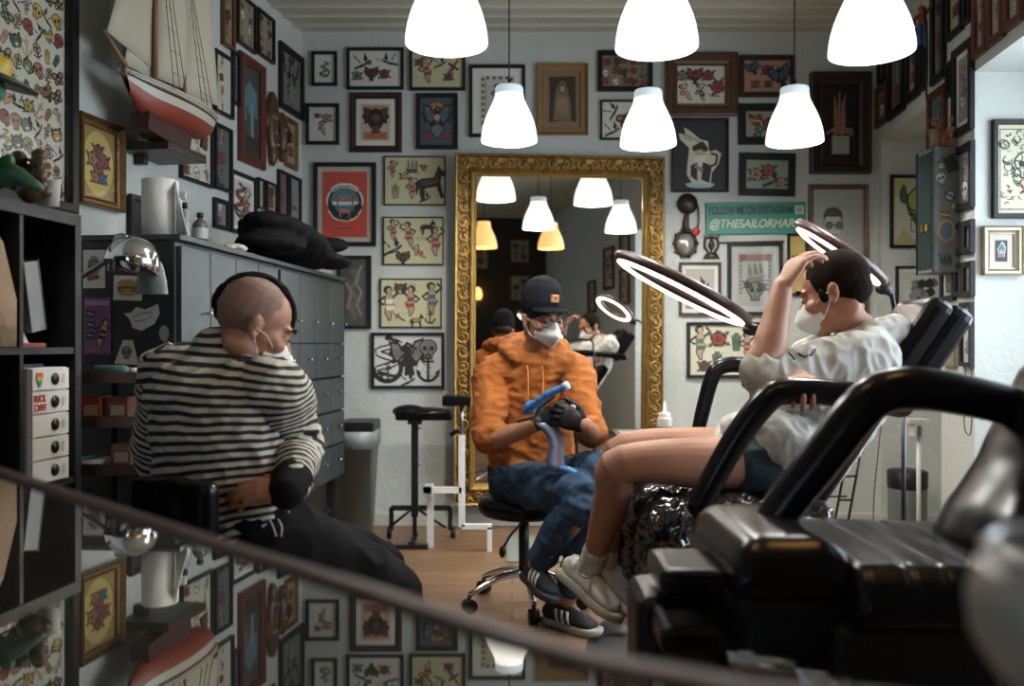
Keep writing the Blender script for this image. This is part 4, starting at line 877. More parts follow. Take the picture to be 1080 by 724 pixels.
    # bracket shelf carrying it
    q = LEFT.mtx(Vector((c.x, c.y, zk)))
    root = thing('ship_bracket', 'dark wooden wall bracket cradling the model ship hull', 'bracket', mtx=q)
    b = B(); b.m(mat('maroon_wood', (.045, .012, .009), .5))
    b.prism([(-.20, .04), (-.21, -.03), (-.05, -.05), (.10, -.05), (.12, .04), (.06, .03), (-.1, .03)], -.03, .05, 'y'); b.add('cradle', None, root)
    b = B(); b.m(M_darkbrown); b.box((-.10, -.05, -.085), (.2, .165, -.05), .004); b.box((.0, .12, -.12), (.03, .165, -.085)); b.add('shelf_board', None, root)
ship()
def masks():
    for px, y0, y1, w, lb in ((284, 96, 176, .12, 'long carved brown wooden mask beside the reddish painting'), (294, 118, 172, .075, 'narrow dark wooden mask next to the small gold frame')):
        a, c2 = LEFT.hit(px, y0), LEFT.hit(px, y1); c = (a + c2) / 2; h = a.z - c2.z
        root = thing('wooden_mask', lb, 'mask', mtx=LEFT.mtx(c))
        b = B(); b.ell((0, -.02, h * .08), (w * .5, .035, h * .42)); b.ell((0, -.02, -h * .3), (w * .28, .03, h * .2))
        b.tube([(0, -.05, h * .2), (0, -.075, -.01), (0, -.05, -.03)], [.012, .018, .01], 8, 3)
        for s_ in (-1, 1): b.ell((s_ * w * .22, -.045, h * .16), (w * .17, .012, .012)); b.ell((s_ * w * .48, -.01, h * .1), (.014, .012, .05))
        b.ell((0, -.045, -.09), (w * .2, .014, .014))
        blob('face', b, M_brown, root, .006, 2)
        b = B(); b.m(mat('mask_paint', (.35, .3, .22), .6))
        for s_ in (-1, 1): b.ell((s_ * w * .22, -.052, h * .12), (w * .13, .008, .008))
        b.ell((0, -.056, -.092), (w * .13, .006, .005)); b.add('painted_marks', None, root)
masks()

# ------------------------------------------------------------ lockers
LK = Pl((-1.435, 0), (.0934, 1))
def locker(y0, y1, label, sticker=False):
    p = Vector((-1.435 + .0934 * y0, y0, .36)); L = (y1 - y0) * math.hypot(1, .0934)
    root = thing('locker', label, 'locker', mtx=LK.mtx(p), group='grey metal lockers along the left wall')
    H = 1.10; b = B(); b.m(M_lockerdark)
    b.box((0, .002, 0), (L, .43, H), .004); b.add('body', None, root)
    b = B(); b.m(M_locker); b.box((-.005, -.02, H), (L + .003, .435, H + .02), .004); b.add('top_board', None, root)
    g = .006; n = 4; cw = (L - .02) / n
    zr = [(.75, H - .02)] + [(.75 - .1865 * (i + 1) + g, .75 - .1865 * i - g) for i in range(4)]
    kn = B
    for c in range(n):
        for r, (z0, z1) in enumerate(zr):
            x0 = .01 + c * cw + g / 2; x1 = x0 + cw - g
            if z0 < 0: z0 = .01
            b = B(); b.m(M_locker); b.box((x0, -.016, z0), (x1, .002, z1), .002); d = b.add('door' if r == 0 else 'drawer', None, root)
            b = B(); b.m(M_chrome); kx, kz = (x1 - .03, (z0 + z1) / 2 - .06) if r == 0 else ((x0 + x1) / 2, (z0 + z1) / 2 + .01)
            b.lathe([(0, 0), (.004, 0), (.004, .012), (.009, .016), (.009, .022), (0, .025)], (kx, -.016, kz), 10, Matrix.Rotation(math.radians(90), 3, 'X')); b.add('knob', None, d)
    b = B(); b.m(M_lockerdark)
    for x in (.03, L - .07):
        for y in (.03, .37): b.box((x, y, -.36), (x + .04, y + .04, 0))
    b.box((.03, .04, -.2), (L - .03, .06, -.17)); b.add('base_frame', None, root)
    return root
locker(3.02, 3.97, 'near dark grey locker with stickers on its end panel behind striped sitter')
locker(3.98, 5.02, 'far dark grey locker with small knobbed drawers beside the bin')
END = Pl((-1.153, 3.018), (.996, -.093))
def endquad(name, label, cat, x0, y0, x1, y1, draw, col=None, roll=0, off=.001, poly=None):
    A, D_ = END.hit(x0, y0), END.hit(x1, y1); c = (A + D_) / 2 + Vector((END.n.x, END.n.y, 0)) * off
    w = (Vector((D_.x, D_.y)) - Vector((A.x, A.y))).length; h = A.z - D_.z
    root = thing(name, label, cat, mtx=END.mtx(c, roll)); b = B()
    if poly: k = Ink(b, -.0015); k.poly([(u * w / 2, v * h / 2) for u, v in poly], col)
    else: b.m(inkmat(col or WH)); b.box((-w / 2, -.001, -h / 2), (w / 2, 0, h / 2))
    k = Ink(b, -.002)
    if draw: draw(k, w / 2, h / 2)
    b.add('print', None, root, normals=False)
    return root
def d1(k, w, h): k.disc(0, h * .15, w * .6, GR, 12, h * .55); k.arc(0, h * .2, w * .4, 0, 300, w * .05, K, 8); k.st([(-w * .6, -h * .5), (w * .5, -h * .4)], w * .2, R)
endquad('sticker', 'white card with red and grey seashell drawing under the desk lamp arm', 'sticker', 88, 264, 111, 304, d1, (.6, .58, .5))
def d2(k, w, h):
    k.disc(0, h * .35, w * .7, (.5, .25, .07), 14, h * .35); k.poly([(-w * .75, h * .1), (w * .75, h * .15), (w * .7, -.05 * h), (-w * .7, -.1 * h)], G); k.poly([(-w * .7, -.1 * h), (w * .7, -.08 * h), (w * .65, -.3 * h), (-w * .68, -.3 * h)], (.25, .07, .04)); k.poly([(-w * .6, -.1 * h), (w * .3, -.1 * h), (0, -.35 * h)], Y); k.disc(0, -h * .45, w * .68, (.5, .26, .08), 14, h * .2)
endquad('sticker', 'square white card with a hamburger picture on the locker end', 'sticker', 120, 291, 150, 317, d2, (.62, .6, .52), .03)
def d3(k, w, h):
    k.poly([(-w * .9, h * .9), (w * .9, h * .9), (w * .9, h * .72), (-w * .9, h * .72)], (.4, .2, .35))
    for i in range(3): k.poly([(-w * .85, h * (.55 - .38 * i)), (-w * .15, h * (.55 - .38 * i)), (-w * .15, h * (.28 - .38 * i)), (-w * .85, h * (.28 - .38 * i))], (.03, .02, .04)); k.st([(-w * .75, h * (.45 - .38 * i)), (-w * .3, h * (.4 - .38 * i))], h * .03, (.2, .25, .4))
    k.at(w * .4, -h * .25, h * 1.1, -.3); m_lady(k, K, S); k.at(0, 0, 1); k.poly([(-w * .9, -h * .72), (w * .2, -h * .72), (w * .2, -h * .92), (-w * .9, -h * .92)], (.25, .08, .15))
endquad('poster', 'purple event poster with a posing figure on the locker end', 'poster', 89, 314, 117, 374, d3, (.16, .06, .15))
endquad('sticker', 'torn white paper shaped like a fish on the locker end', 'sticker', 131, 321, 169, 349, lambda k, w, h: (k.st([(-w * .5, 0), (0, h * .3), (w * .6, h * .4)], h * .05, GR), k.st([(-w * .4, -h * .3), (w * .2, -h * .2), (w * .6, h * .1)], h * .04, GR)), (.5, .5, .47), poly=[(-1, .3), (-.6, .35), (-.3, .8), (.2, .6), (.9, 1), (1, .3), (.7, -.5), (0, -1), (-.5, -.8), (-.7, -.1)])
endquad('sticker', 'small pale round sticker right of the torn paper', 'sticker', 168, 343, 179, 361, None, (.25, .26, .25), poly=[(0, 1), (.7, .7), (1, 0), (.6, -.8), (0, -1), (-.8, -.6), (-1, .1), (-.6, .8)])
endquad('sticker', 'off-white trapezoid sticker low on the locker end', 'sticker', 121, 359, 147, 385, lambda k, w, h: k.at(0, 0, w * 1.2) and m_skull(k, GR), (.55, .54, .44), poly=[(-.3, 1), (.5, 1), (1, -1), (-1, -.9)])
endquad('sticker', 'narrow white sticker beside the striped shoulder', 'sticker', 161, 372, 168, 384, None, (.5, .5, .46))
# desk lamp with chrome head
def desk_lamp():
    c = P(141, 272, 2.86)
    root = thing('desk_lamp', 'chrome dome desk lamp clamped in front of the locker end', 'lamp', c)
    rot = Matrix.Rotation(math.radians(12), 3, 'Y') @ Matrix.Rotation(math.radians(-12), 3, 'X')
    b = B(); b.lathe([(.083, -.035), (.086, -.03), (.084, .0), (.074, .03), (.055, .052), (.03, .064), (.0, .068)], (0, 0, 0), 28, rot); b.add('shade', M_chrome, root, smooth=True)
    b = B(); b.tube([(-.02, 0, .06), (-.06, .02, .07), (-.075, .03, .02), (-.12, .03, -.02), (-.26, .04, -.10)], [.014, .012, .012, .009, .009], 8, 3); b.tube([(-.08, .03, .04), (-.085, .03, -.04)], .016, 8); b.add('arm', M_steel, root)
    b = B(); b.box((-.30, .03, -.14), (-.24, .09, -.06), .006); b.add('clamp', M_black, root)
    c = P(160, 290, 2.93); root = thing('plastic_hood', 'grey translucent plastic cover hanging right of the desk lamp', 'cover', c)
    b = B(); b.m(mat('smoked_plastic', (.14, .15, .15), .35)); b.lathe([(.055, -.065), (.05, -.02), (.038, .03), (.02, .06), (0, .07)], (0, 0, 0), 16, None, sy=.4); b.add('shell', None, root, smooth=True)
desk_lamp()

# ------------------------------------------------------------ on top of the lockers
ZT = 1.482
def at_top(px, D): x = (px - CX) / F * D; return Vector((x, D, ZT))
def towel():
    p = at_top(169, 3.12); root = thing('paper_towel_roll', 'tall white paper towel roll standing on the near locker', 'paper roll', p)
    b = B(); b.m(mat('towel_paper', (.66, .66, .6), .9, bump=(120, .3, .002))); b.lathe([(.02, 0), (.062, 0), (.062, .20), (.02, .20), (.018, .19), (.018, .01)], n=32); b.add('roll', None, root, smooth=False)
    b = B(); b.m(MATS['towel_paper'])
    rg = []
    for i in range(6):
        t = i / 5; a = .1 - .9 * t; x0 = .062 * math.cos(a) if i < 1 else .062 + .055 * t; y0 = -.02 - .03 * t
        rg.append([(x0, y0, .002), (x0 - .04 * t, y0, .195 - .03 * t), (x0 - .04 * t, y0 + .003, .195 - .03 * t), (x0, y0 + .003, .002)])
    b.rings(rg); b.add('loose_sheet', None, root)
towel()
def bottle(px, D, h, r, label, body, capc, spray=False, z=ZT, xx=None):
    p = at_top(px, D); p.z = z; root = thing('spray_bottle' if spray else 'bottle', label, 'bottle', p)
    b = B(); b.lathe([(0, 0), (r, 0), (r, h * .6), (r * .8, h * .7), (r * .35, h * .8), (r * .35, h * .86), (0, h * .86)], n=20); b.add('body', body, root, smooth=False)
    b = B(); b.lathe([(0, h * .86), (r * .45, h * .85), (r * .45, h), (0, h)], n=14)
    if spray: b.box((-r * 1.4, -.008, h), (r * .9, .008, h + .03), .004); b.tube([(-r * .9, 0, h), (-r * .6, 0, h - .05)], .004, 6)
    b.add('cap', capc, root)
    b = B(); b.lathe([(r * 1.02, h * .15), (r * 1.02, h * .5)], n=20); b.add('label', mat('label_grey', (.3, .32, .3), .6), root)
bottle(189, 3.35, .17, .03, 'white spray bottle behind the paper towel roll', M_white_pl, M_white_pl, True)
bottle(195, 3.30, .15, .022, 'slim bottle with black cap between towel roll and squat bottle', mat('bottle_grey', (.2, .22, .22), .3), M_black)
bottle(211, 3.32, .115, .028, 'squat dark bottle with black cap at the locker edge', mat('bottle_dark', (.06, .07, .075), .2), M_black)
root = thing('framed_picture', 'dark framed board standing behind the paper towel roll', 'picture', mtx=LEFT.mtx(Vector((LEFT.hit(147, 222, .01).x, LEFT.hit(147, 222, .01).y, ZT + .12))))
b = B(); b.m(BK); frame_b(b, .16, .236, .02, .018); b.box((-.07, -.004, -.1), (.07, -.001, .1)); b.add('frame', None, root)
# black cushion slumped on the far locker
def cushion():
    a = P(258, 270, 3.9); c = P(312, 262, 4.0)
    root = thing('cushion', 'big floppy black cushion lying on top of the lockers', 'cushion', Vector((c.x, 4.35, ZT + .012)))
    b = B()
    u = Vector((.093, .996, 0)); o_ = Vector((-.06, -.05, 0))
    b.ell(Vector((-.02, -.12, .085)) + o_, (.19, .50, .075), Matrix.Rotation(-.12, 3, 'X'), 20, 12)
    b.ell(Vector((-.02, -.42, .05)) + o_, (.15, .2, .045), None, 14, 8)
    b.ell(Vector((.06, .33, .13)) + o_, (.12, .22, .04), Matrix.Rotation(.12, 3, 'X'), 14, 8)
    b.ell(Vector((.06, .25, .04)) + o_, (.15, .3, .035), None, 14, 8)
    blob('cover', b, mat('black_fabric', (.008, .008, .009), .95, spec=.1, bump=(200, .3, .002)), root, .012, 6, [(.006, (9, 9, 9))])
cushion()
b = B()
for i in range(5): b.ell((.02 * math.sin(i * 2.3) * 1.5, .025 * i - .05, .012 + .004 * (i % 2)), (.028, .03, .012), None, 8, 5)
o = blob('crumpled_tissue', b, mat('tissue', (.55, .53, .44), .9), None, .006, 1, [(.005, (60, 60, 60))]); o.location = (-1.14, 3.62, ZT); tag(o, 'crumpled cream tissue on the locker edge in front of the cushion', 'tissue')

# ------------------------------------------------------------ black shelf unit, left edge
SH = Pl((-1.216, 2.49), (.1237, 1))
def shelf():
    # local x = 0 at far end, negative toward the camera
    root = thing('shelf_unit', 'tall black wooden cube shelf at the left edge', 'shelf', mtx=SH.mtx(Vector((-1.216, 2.49, 0))))
    T = 1.467; b = B(); b.m(M_blackwood)
    b.box((-1.2, 0, T - .035), (.0, .40, T), .002); b.add('top_board', None, root)
    for i, x in enumerate((-.028, -.252, -.48, -.71, -.94)):
        b = B(); b.m(M_blackwood); b.box((x, .004 if i else 0, 0), (x + (.028 if i == 0 else .015), .40, T - .035), .001); b.add('upright', None, root)
    for z in (1.075, .715, .35, .05):
        b = B(); b.m(M_blackwood); b.box((-1.2, .003, z), (-.028, .40, z + .018), .001); b.add('shelf_board', None, root)
    b = B(); b.m(M_black); b.box((-1.2, .395, .02), (0, .4, T - .04)); b.add('back_panel', None, root)
    # five drawer box
    r2 = thing('drawer_box', 'white five-drawer box with round finger holes in the black shelf', 'drawer unit', mtx=SH.mtx(Vector((-1.216, 2.49, .735)) + Vector((SH.u.x, SH.u.y, 0)) * -.144))
    w, h = .155, .305
    b = B(); b.m(M_white_pl); b.box((-w / 2, .0, 0), (w / 2, .28, h), .003); b.add('body', None, r2)
    for i in range(5):
        z = h * (1 - (i + 1) / 5); b = B(); b.m(mat('drawer_white', (.62, .62, .58), .5)); b.box((-w / 2 + .002, -.008, z + .002), (w / 2 - .002, .0, z + h / 5 - .002), .0015); dr = b.add('drawer', None, r2)
        b = B(); b.m(M_black); rx = Matrix.Rotation(math.radians(90), 3, 'X'); b.lathe([(0, 0), (.016, 0), (.016, .002), (0, .002)], (.015, -.0085, z + h / 10), 20, rx); b.add('finger_hole', None, dr)
        b = B(); k = Ink(b, -.0095); k.poly([(.045, z + .018), (.056, z + .018), (.056, z + .043), (.045, z + .043)], (.5, .42, .3)); b.add('label_strip', None, dr, normals=False)
        if i == 0:
            b = B(); k = Ink(b, -.0105); hc = [(.5, .03, .03), (.5, .2, .02), (.5, .45, .03), (.05, .3, .08), (.03, .12, .45), (.2, .05, .3)]
            for j, c_ in enumerate(hc):
                za = z + .048 - j * .0065; wd = [.011, .014, .0135, .011, .0075, .0035][j]; wn = [.014, .0135, .011, .0075, .0035, .0][j]
                k.poly([(-.05 - wd, za), (-.05 + wd, za), (-.05 + wn, za - .0065), (-.05 - wn, za - .0065)], c_)
            b.add('rainbow_heart', None, dr, normals=False)
        if i == 1:
            text_obj('lettering', 'FUCK', .046, .019, mat('ink_red_text', (.45, .03, .02), .5), dr, (-.046, -.0095, z + .042), .0005, font_off=.03)
            text_obj('lettering', 'OFF!', .046, .019, MATS['ink_red_text'], dr, (-.046, -.0095, z + .018), .0005, font_off=.03)
    # things in the upper cells
    sm = lambda x, z, y=.05: Vector((-1.216, 2.49, z)) + Vector((SH.u.x, SH.u.y, 0)) * x - Vector((SH.n.x, SH.n.y, 0)) * y
    r3 = thing('paper_stack', 'leaning pile of white papers in the upper shelf cell', 'papers', mtx=SH.mtx(sm(-.15, 1.095)))
    b = B(); b.m(M_paper)
    for i in range(6): b.box((-.09 + .003 * i, .04, .002 + .006 * i), (.055 - .004 * i, .25, .007 + .006 * i))
    b.add('sheets', None, r3)
    r3 = thing('magazine', 'grey magazine leaning upright in the upper shelf cell', 'magazine', mtx=SH.mtx(sm(-.10, 1.135)) @ Matrix.Rotation(-.18, 4, 'Y'))
    b = B(); b.m(mat('magazine_grey', (.22, .23, .22), .5)); b.box((-.012, .02, 0), (.045, .2, .19)); b.add('pages', None, r3)
    b = B(); b.m(mat('magazine_cover', (.1, .11, .11), .4)); b.box((-.016, .018, 0), (-.012, .203, .195)); b.box((.045, .018, 0), (.048, .203, .195)); b.add('cover', None, r3)
    r3 = thing('wire_basket', 'black wire notebook standing left of the leaning magazine', 'notebook', mtx=SH.mtx(sm(-.205, 1.12)))
    b = B(); b.m(mat('notebook_dark', (.04, .042, .042), .5)); b.box((-.03, .03, .05), (.04, .16, .2), .003); b.add('cover', None, r3)
    b = B(); b.m(M_steel)
    for i in range(11): b.tube([(-.028 + i * .0065, .028, .195), (-.028 + i * .0065, .02, .205), (-.028 + i * .0065, .034, .212)], .0012, 5, 2)
    b.add('spiral', None, r3)
    r3 = thing('red_notebook', 'flat dark red notebook under the white papers', 'notebook', mtx=SH.mtx(sm(-.15, 1.0935, .03)))
    b = B(); b.m(mat('notebook_red', (.2, .03, .02), .5)); b.box((-.085, 0, 0), (.04, .02, .012), .001); b.add('cover', None, r3)
    r3 = thing('paper_bag', 'brown kraft paper bag drooping in the leftmost shelf cell', 'bag', mtx=SH.mtx(sm(-.33, 1.095, .02)))
    b = B(); b.m(mat('kraft', (.22, .15, .09), .85, bump=(20, .5))); b.rings([[(-.1, -.01, 0), (.075, -.01, 0), (.075, .1, 0), (-.1, .1, 0)], [(-.1, -.015, .12), (.062, -.02, .12), (.06, .1, .12), (-.1, .1, .12)], [(-.1, 0, .25), (.04, .0, .26), (.04, .09, .26), (-.1, .09, .25)], [(-.1, .02, .33), (.015, .03, .34), (.015, .06, .34), (-.1, .06, .33)]]); b.add('bag', None, r3)
    r3 = thing('pen', 'dark blue pen lying on top of the white drawer box', 'pen', mtx=SH.mtx(sm(-.15, 1.045, .04)))
    b = B(); b.tube([(-.06, 0, 0), (.05, .01, 0)], .005, 8); b.add('barrel', mat('pen_blue', (.06, .07, .14), .4), r3)
shelf()
# figurines on the shelf top
def figures():
    T = 1.467
    sm = lambda x, y=.1: Vector((-1.216, 2.49, T)) + Vector((SH.u.x, SH.u.y, 0)) * x - Vector((SH.n.x, SH.n.y, 0)) * y
    q = P(-16, 118, 2.1)
    root = thing('figurine', 'green faced figurine in a yellow hat with dark brim at the left edge', 'figurine', Vector((q.x, q.y + .02, T)))
    hz = q.z - T + .02
    hz += .04; b = B(); b.ell((0, 0, hz), (.034, .036, .038)); b.tube([(.01, -.03, hz), (.03, -.045, hz - .008)], [.01, .006], 6); b.tube([(-.02, 0, 0), (-.02, 0, .08), (-.02, 0, hz - .07), (-.005, 0, hz - .02)], [.034, .036, .03, .014], 12, 3)
    blob('body', b, mat('figure_green', (.02, .2, .09), .4), root, .005, 2)
    b = B(); rr = Matrix.Rotation(math.radians(16), 3, 'Y'); b.lathe([(0, -.002), (.105, -.006), (.11, 0), (.06, .012), (.0, .014)], (0, 0, hz + .03), 24, rr); b.add('hat_brim', mat('brim_dark', (.05, .045, .03), .5), root)
    b = B(); b.lathe([(.045, .0), (.043, .03), (.036, .045), (0, .05)], (0, 0, hz + .038), 20, rr); b.add('hat_crown', mat('hat_yellow', (.5, .33, .02), .5), root)
    q = P(34, 190, 2.28)
    root = thing('figurine', 'dark brown and green clustered figurine on the shelf top', 'figurine', Vector((q.x, q.y, T)))
    b = B()
    for i in range(9): b.ell((.03 * math.cos(i * 2.2), .02 * math.sin(i * 1.7), .03 + .012 * i), (.022, .02, .02), None, 8, 6)
    b.ell((0, 0, .03), (.04, .035, .03)); blob('body', b, mat('fig_brown', (.06, .03, .015), .5), root, .005, 1)
    b = B()
    for i in range(8): a = i * .9; b.tube([(-.03, 0, .03), (-.06 + .02 * math.cos(a), .02 * math.sin(a), .05 + .01 * (i % 4))], [.008, .003], 5)
    b.add('leaves', mat('fig_leaf', (.03, .15, .05), .5), root)
    q = P(14, 195, 2.16)
    root = thing('toy_dragon', 'dark green curled toy on the shelf top at the left edge', 'toy', Vector((q.x, q.y, T)))
    b = B(); b.tube([(-.05, 0, .03), (0, 0, .05), (.04, 0, .03), (.07, .01, .015)], [.022, .026, .018, .008], 8, 3); b.tube([(-.02, 0, .05), (-.03, 0, .08), (.0, 0, .09)], [.016, .012, .014], 8, 3); blob('body', b, mat('toy_green', (.03, .09, .04), .5), root, .005, 1)
    q = P(48, 205, 2.33)
    root = thing('picture_card', 'small white card standing on the shelf top before the flash poster', 'card', Vector((q.x, q.y, T)))
    b = B(); b.m(M_paper); b.rings([[(-.02, 0, 0), (.03, .01, 0), (.03, .012, 0), (-.02, .002, 0)], [(-.02, .01, .07), (.03, .02, .075), (.03, .022, .075), (-.02, .012, .07)]]); b.add('card', None, root)
figures()
# cluttered trolley between shelf and striped sitter
def trolley():
    c = P(125, 470, 2.72); x0, x1 = P(88, 0, 2.72).x, P(160, 0, 2.72).x
    root = thing('tool_trolley', 'dark open trolley with wooden trays behind the striped sitter', 'trolley', Vector((0, 0, 0)))
    zt = HC - (398 - 364) / F * 2.72
    b = B(); b.m(M_black)
    for x in (x0 + .01, x1 + .1):
        for y in (2.6, 2.92): b.box((x - .01, y - .01, 0), (x + .01, y + .01, zt))
    b.add('frame', None, root)
    for z in (zt, zt - .13, zt - .27, .2):
        b = B(); b.m(mat('tray_brown', (.08, .035, .022), .4)); b.box((x0, 2.58, z - .012), (x1 + .11, 2.93, z)); b.box((x0, 2.575, z - .012), (x1 + .11, 2.583, z + .02)); b.add('tray', None, root)
    ob = [('bottle', 'green capped ink bottle lying on the trolley top', (.05, .12, .12), (.13, 0), 'lay'), ('box', 'small orange box on the second trolley tray', (.35, .07, .03), (.07, 1), 'box'), ('box', 'dark red box on the second trolley tray beside the orange one', (.15, .04, .03), (.15, 1), 'box'), ('dish', 'white enamel dish on the third trolley tray', (.6, .62, .6), (.06, 2), 'dish'), ('box', 'brown cardboard box low on the third trolley tray', (.2, .09, .05), (.16, 2), 'box')]
    for nm, lb, col, (dx, lv), kd in ob:
        z = (zt, zt - .13, zt - .27)[lv]; r2 = thing('ink_' + nm if nm == 'bottle' else 'small_' + nm, lb, nm, (x0 + dx, 2.65, z)); m_ = inkmat(col); b = B()
        if kd == 'lay':
            b.tube([(-.06, 0, .02), (.03, 0, .02), (.045, 0, .02)], [.019, .019, .009], 14); b.add('body', m_, r2); b = B(); b.tube([(.045, 0, .02), (.07, 0, .02)], .011, 10); b.add('cap', M_white_pl, r2)
        elif kd == 'box':
            b.box((-.03, -.03, 0), (.03, .05, .075), .003); b.add('carton', m_, r2); b = B(); b.box((-.02, -.032, .02), (.02, -.029, .05)); b.add('label', inkmat((.4, .3, .2)), r2)
        else:
            b.lathe([(.0, .002), (.04, .002), (.05, .03), (.052, .03), (.042, 0), (0, 0)], n=20); b.add('bowl', m_, r2); b = B(); b.tube([(-.04, 0, .02), (.09, 0, .05)], .003, 6); b.add('brush', mat('brush_teal', (.05, .2, .2), .5), r2)
trolley()
# ------------------------------------------------------------ floor-standing things by the back wall
M_binpl = mat('frosted_bin_plastic', (.26, .30, .30), .35, spec=.6)
def bin_():
    root = thing('waste_bin', 'grey translucent bin with black rim lid between locker and armrest stand', 'bin', ((378 - CX) / F * 5.2, 5.21, 0))
    b = B(); b.m(M_binpl)
    def rr(w, d, z): return [(-w, -d, z), (w, -d, z), (w, d, z), (-w, d, z)]
    b.rings([rr(.075, .1, .02), rr(.095, .14, .5), rr(.105, .15, .5), rr(.108, .155, .6), rr(.10, .145, .6), rr(.07, .095, .03)]); b.add('body', None, root)
    b = B(); b.m(M_black); b.box((-.095, -.15, .59), (.108, .15, .655), .01); b.add('lid', None, root)
bin_()
def arm_stand():
    D = 4.95; x = (446 - CX) / F * D; z = lambda py: HC - (py - CY) / F * D
    root = thing('armrest_stand', 'black padded tattoo armrest stand on a tall post left of the mirror', 'armrest stand', (x, D, 0))
    w = lambda px: (px - 446) / F * D
    b = B(); b.ell((w(448), 0, z(436)), (.16, .09, .035)); b.ell((w(432), 0, z(434)), (.1, .08, .038)); b.box((w(418), -.07, z(443)), (w(478), .07, z(432)), .012)
    blob('pad', b, M_leather, root, .008, 3)
    b = B(); b.m(M_blackmetal); b.box((w(431), -.05, z(447)), (w(445), .05, z(442))); b.box((w(435) - .005, -.02, z(545)), (w(440) + .005, .02, z(445)), .003)
    b.box((w(435.5), -.017, z(572)), (w(439.5), .017, z(500))); b.add('post', None, root)
    b = B(); b.m(M_steel)
    for py in (452, 490): b.tube([(w(440), 0, z(py)), (w(445), 0, z(py))], .008, 8)
    b.add('knob', None, root)
    b = B(); b.m(M_blackmetal)
    for pts in ([(w(411), .05), (w(411), .05)],): pass
    for sx in (411, 474): b.box((w(sx) - .012, .06, z(562)), (w(sx) + .012, .09, z(538))); b.box((min(w(sx), w(437)), .06, z(541)), (max(w(sx), w(437)), .09, z(536)))
    for sx in (411, 470): b.tube([(w(437), 0, z(535)), (w(sx), -.02, z(556))], .008, 6)
    b.box((w(417), -.22, .0), (w(455), -.17, .025)); b.box((w(435), -.2, .01), (w(440), .08, .035))
    b.add('base', None, root)
    for sx in (409, 477): b = B(); b.tube([(w(sx) - .012, .07, .03), (w(sx) + .012, .07, .03)], .03, 14); b.add('caster', M_black, root)
arm_stand()
def white_stand():
    D = 4.7; z = lambda py: HC - (py - CY) / F * D; x0 = (487 - CX) / F * D; w = lambda px: (px - 487) / F * D
    root = thing('armrest_stand', 'white square-tube stand with a small black arm pad before the mirror', 'armrest stand', (x0, D, 0))
    b = B(); b.m(M_white); t = .017
    b.box((w(487) - t, -t, z(556)), (w(487) + t, t, z(459)), .002); b.box((w(452) - t, -t + .1, 0), (w(452) + t, t + .1, z(517))); b.box((w(450) - t, -t, z(520)), (w(487), t, z(514)))
    b.box((w(487), -t, z(558)), (w(519), t, z(553))); b.box((w(514), -t, 0), (w(519), t, z(556))); b.box((w(450) - t, -t, z(520)), (w(452) + t, .12, z(514)))
    b.add('frame', None, root)
    b = B(); b.m(M_steel); b.tube([(0, 0, z(460)), (0, 0, z(428))], .01, 8); b.add('rod', None, root)
    b = B(); b.m(M_leather); b.box((w(467), -.06, z(428)), (w(497), .06, z(417)), .012); b.add('pad', None, root)
    b = B(); b.tube([(-.06, 0, z(459)), (-.02, 0, z(454)), (0, 0, z(456))], .012, 8); b.add('clamp', M_black, root)
white_stand()
# ------------------------------------------------------------ reflecting table in the foreground
def table():
    zt = .935
    far = [(-1.02, 1.50), (-.86, 1.355), (-.697, 1.2), (-.45, .955), (-.23, .738), (-.07, .588), (.011, .508), (.06, .468), (.12, .436), (.20, .415), (.34, .405), (.72, .40)]
    root = thing('table', 'black glass-topped table with brown edge filling the lower left foreground', 'table', (0, 0, 0))
    m = mat('polished_table_glass', (.56, .53, .47), .02, .95)
    out = []; inn = []
    for i, p in enumerate(far):
        a = Vector(far[max(i - 1, 0)]); q = Vector(far[min(i + 1, len(far) - 1)]); t = (q - a).normalized(); nrm = Vector((t.y, -t.x))
        out.append(tuple(Vector(p))); inn.append(tuple(Vector(p) + nrm * .032))
    b = B(); b.m(m); b.prism(inn + [(.72, -.7), (-1.02, -.7)], zt - .02, zt); b.add('glass_top', None, root)
    b = B(); b.m(mat('table_edge_wood', (.05, .024, .018), .5, spec=.2)); N = len(out)
    b.rings([[(o[0], o[1], zt - .03), (o[0], o[1], zt - .004), ((o[0] * .8 + i[0] * .2), (o[1] * .8 + i[1] * .2), zt + .002), (i[0], i[1], zt + .001), (i[0], i[1], zt - .03)] for o, i in zip(out, inn)])
    b.add('edge_band', None, root)
    for x, y in ((-.93, 1.28), (-.93, -.6), (.62, -.6), (.62, .3)): b = B(); b.m(M_blackwood); b.box((x - .03, y - .03, 0), (x + .03, y + .03, zt - .02)); b.add('leg', None, root)
    # out-of-focus tumbler
    root = thing('tumbler', 'blurred grey translucent tumbler at the lower right corner', 'cup', (.292, .40, zt))
    b = B(); b.m(mat('grey_tumbler', (.30, .29, .26), .3, spec=.6)); b.lathe([(0, 0), (.05, 0), (.062, .006), (.075, .026), (.077, .045), (.07, .066), (.066, .066), (.07, .045), (.066, .014), (0, .008)], n=40); b.add('body', None, root, smooth=True)
    b = B(); b.m(mat('tumbler_rim', (.5, .5, .47), .2)); b.lathe([(.0665, .064), (.071, .068), (.0665, .072), (.064, .068), (.0665, .064)], n=40); b.add('rim', None, root, smooth=True)
table()
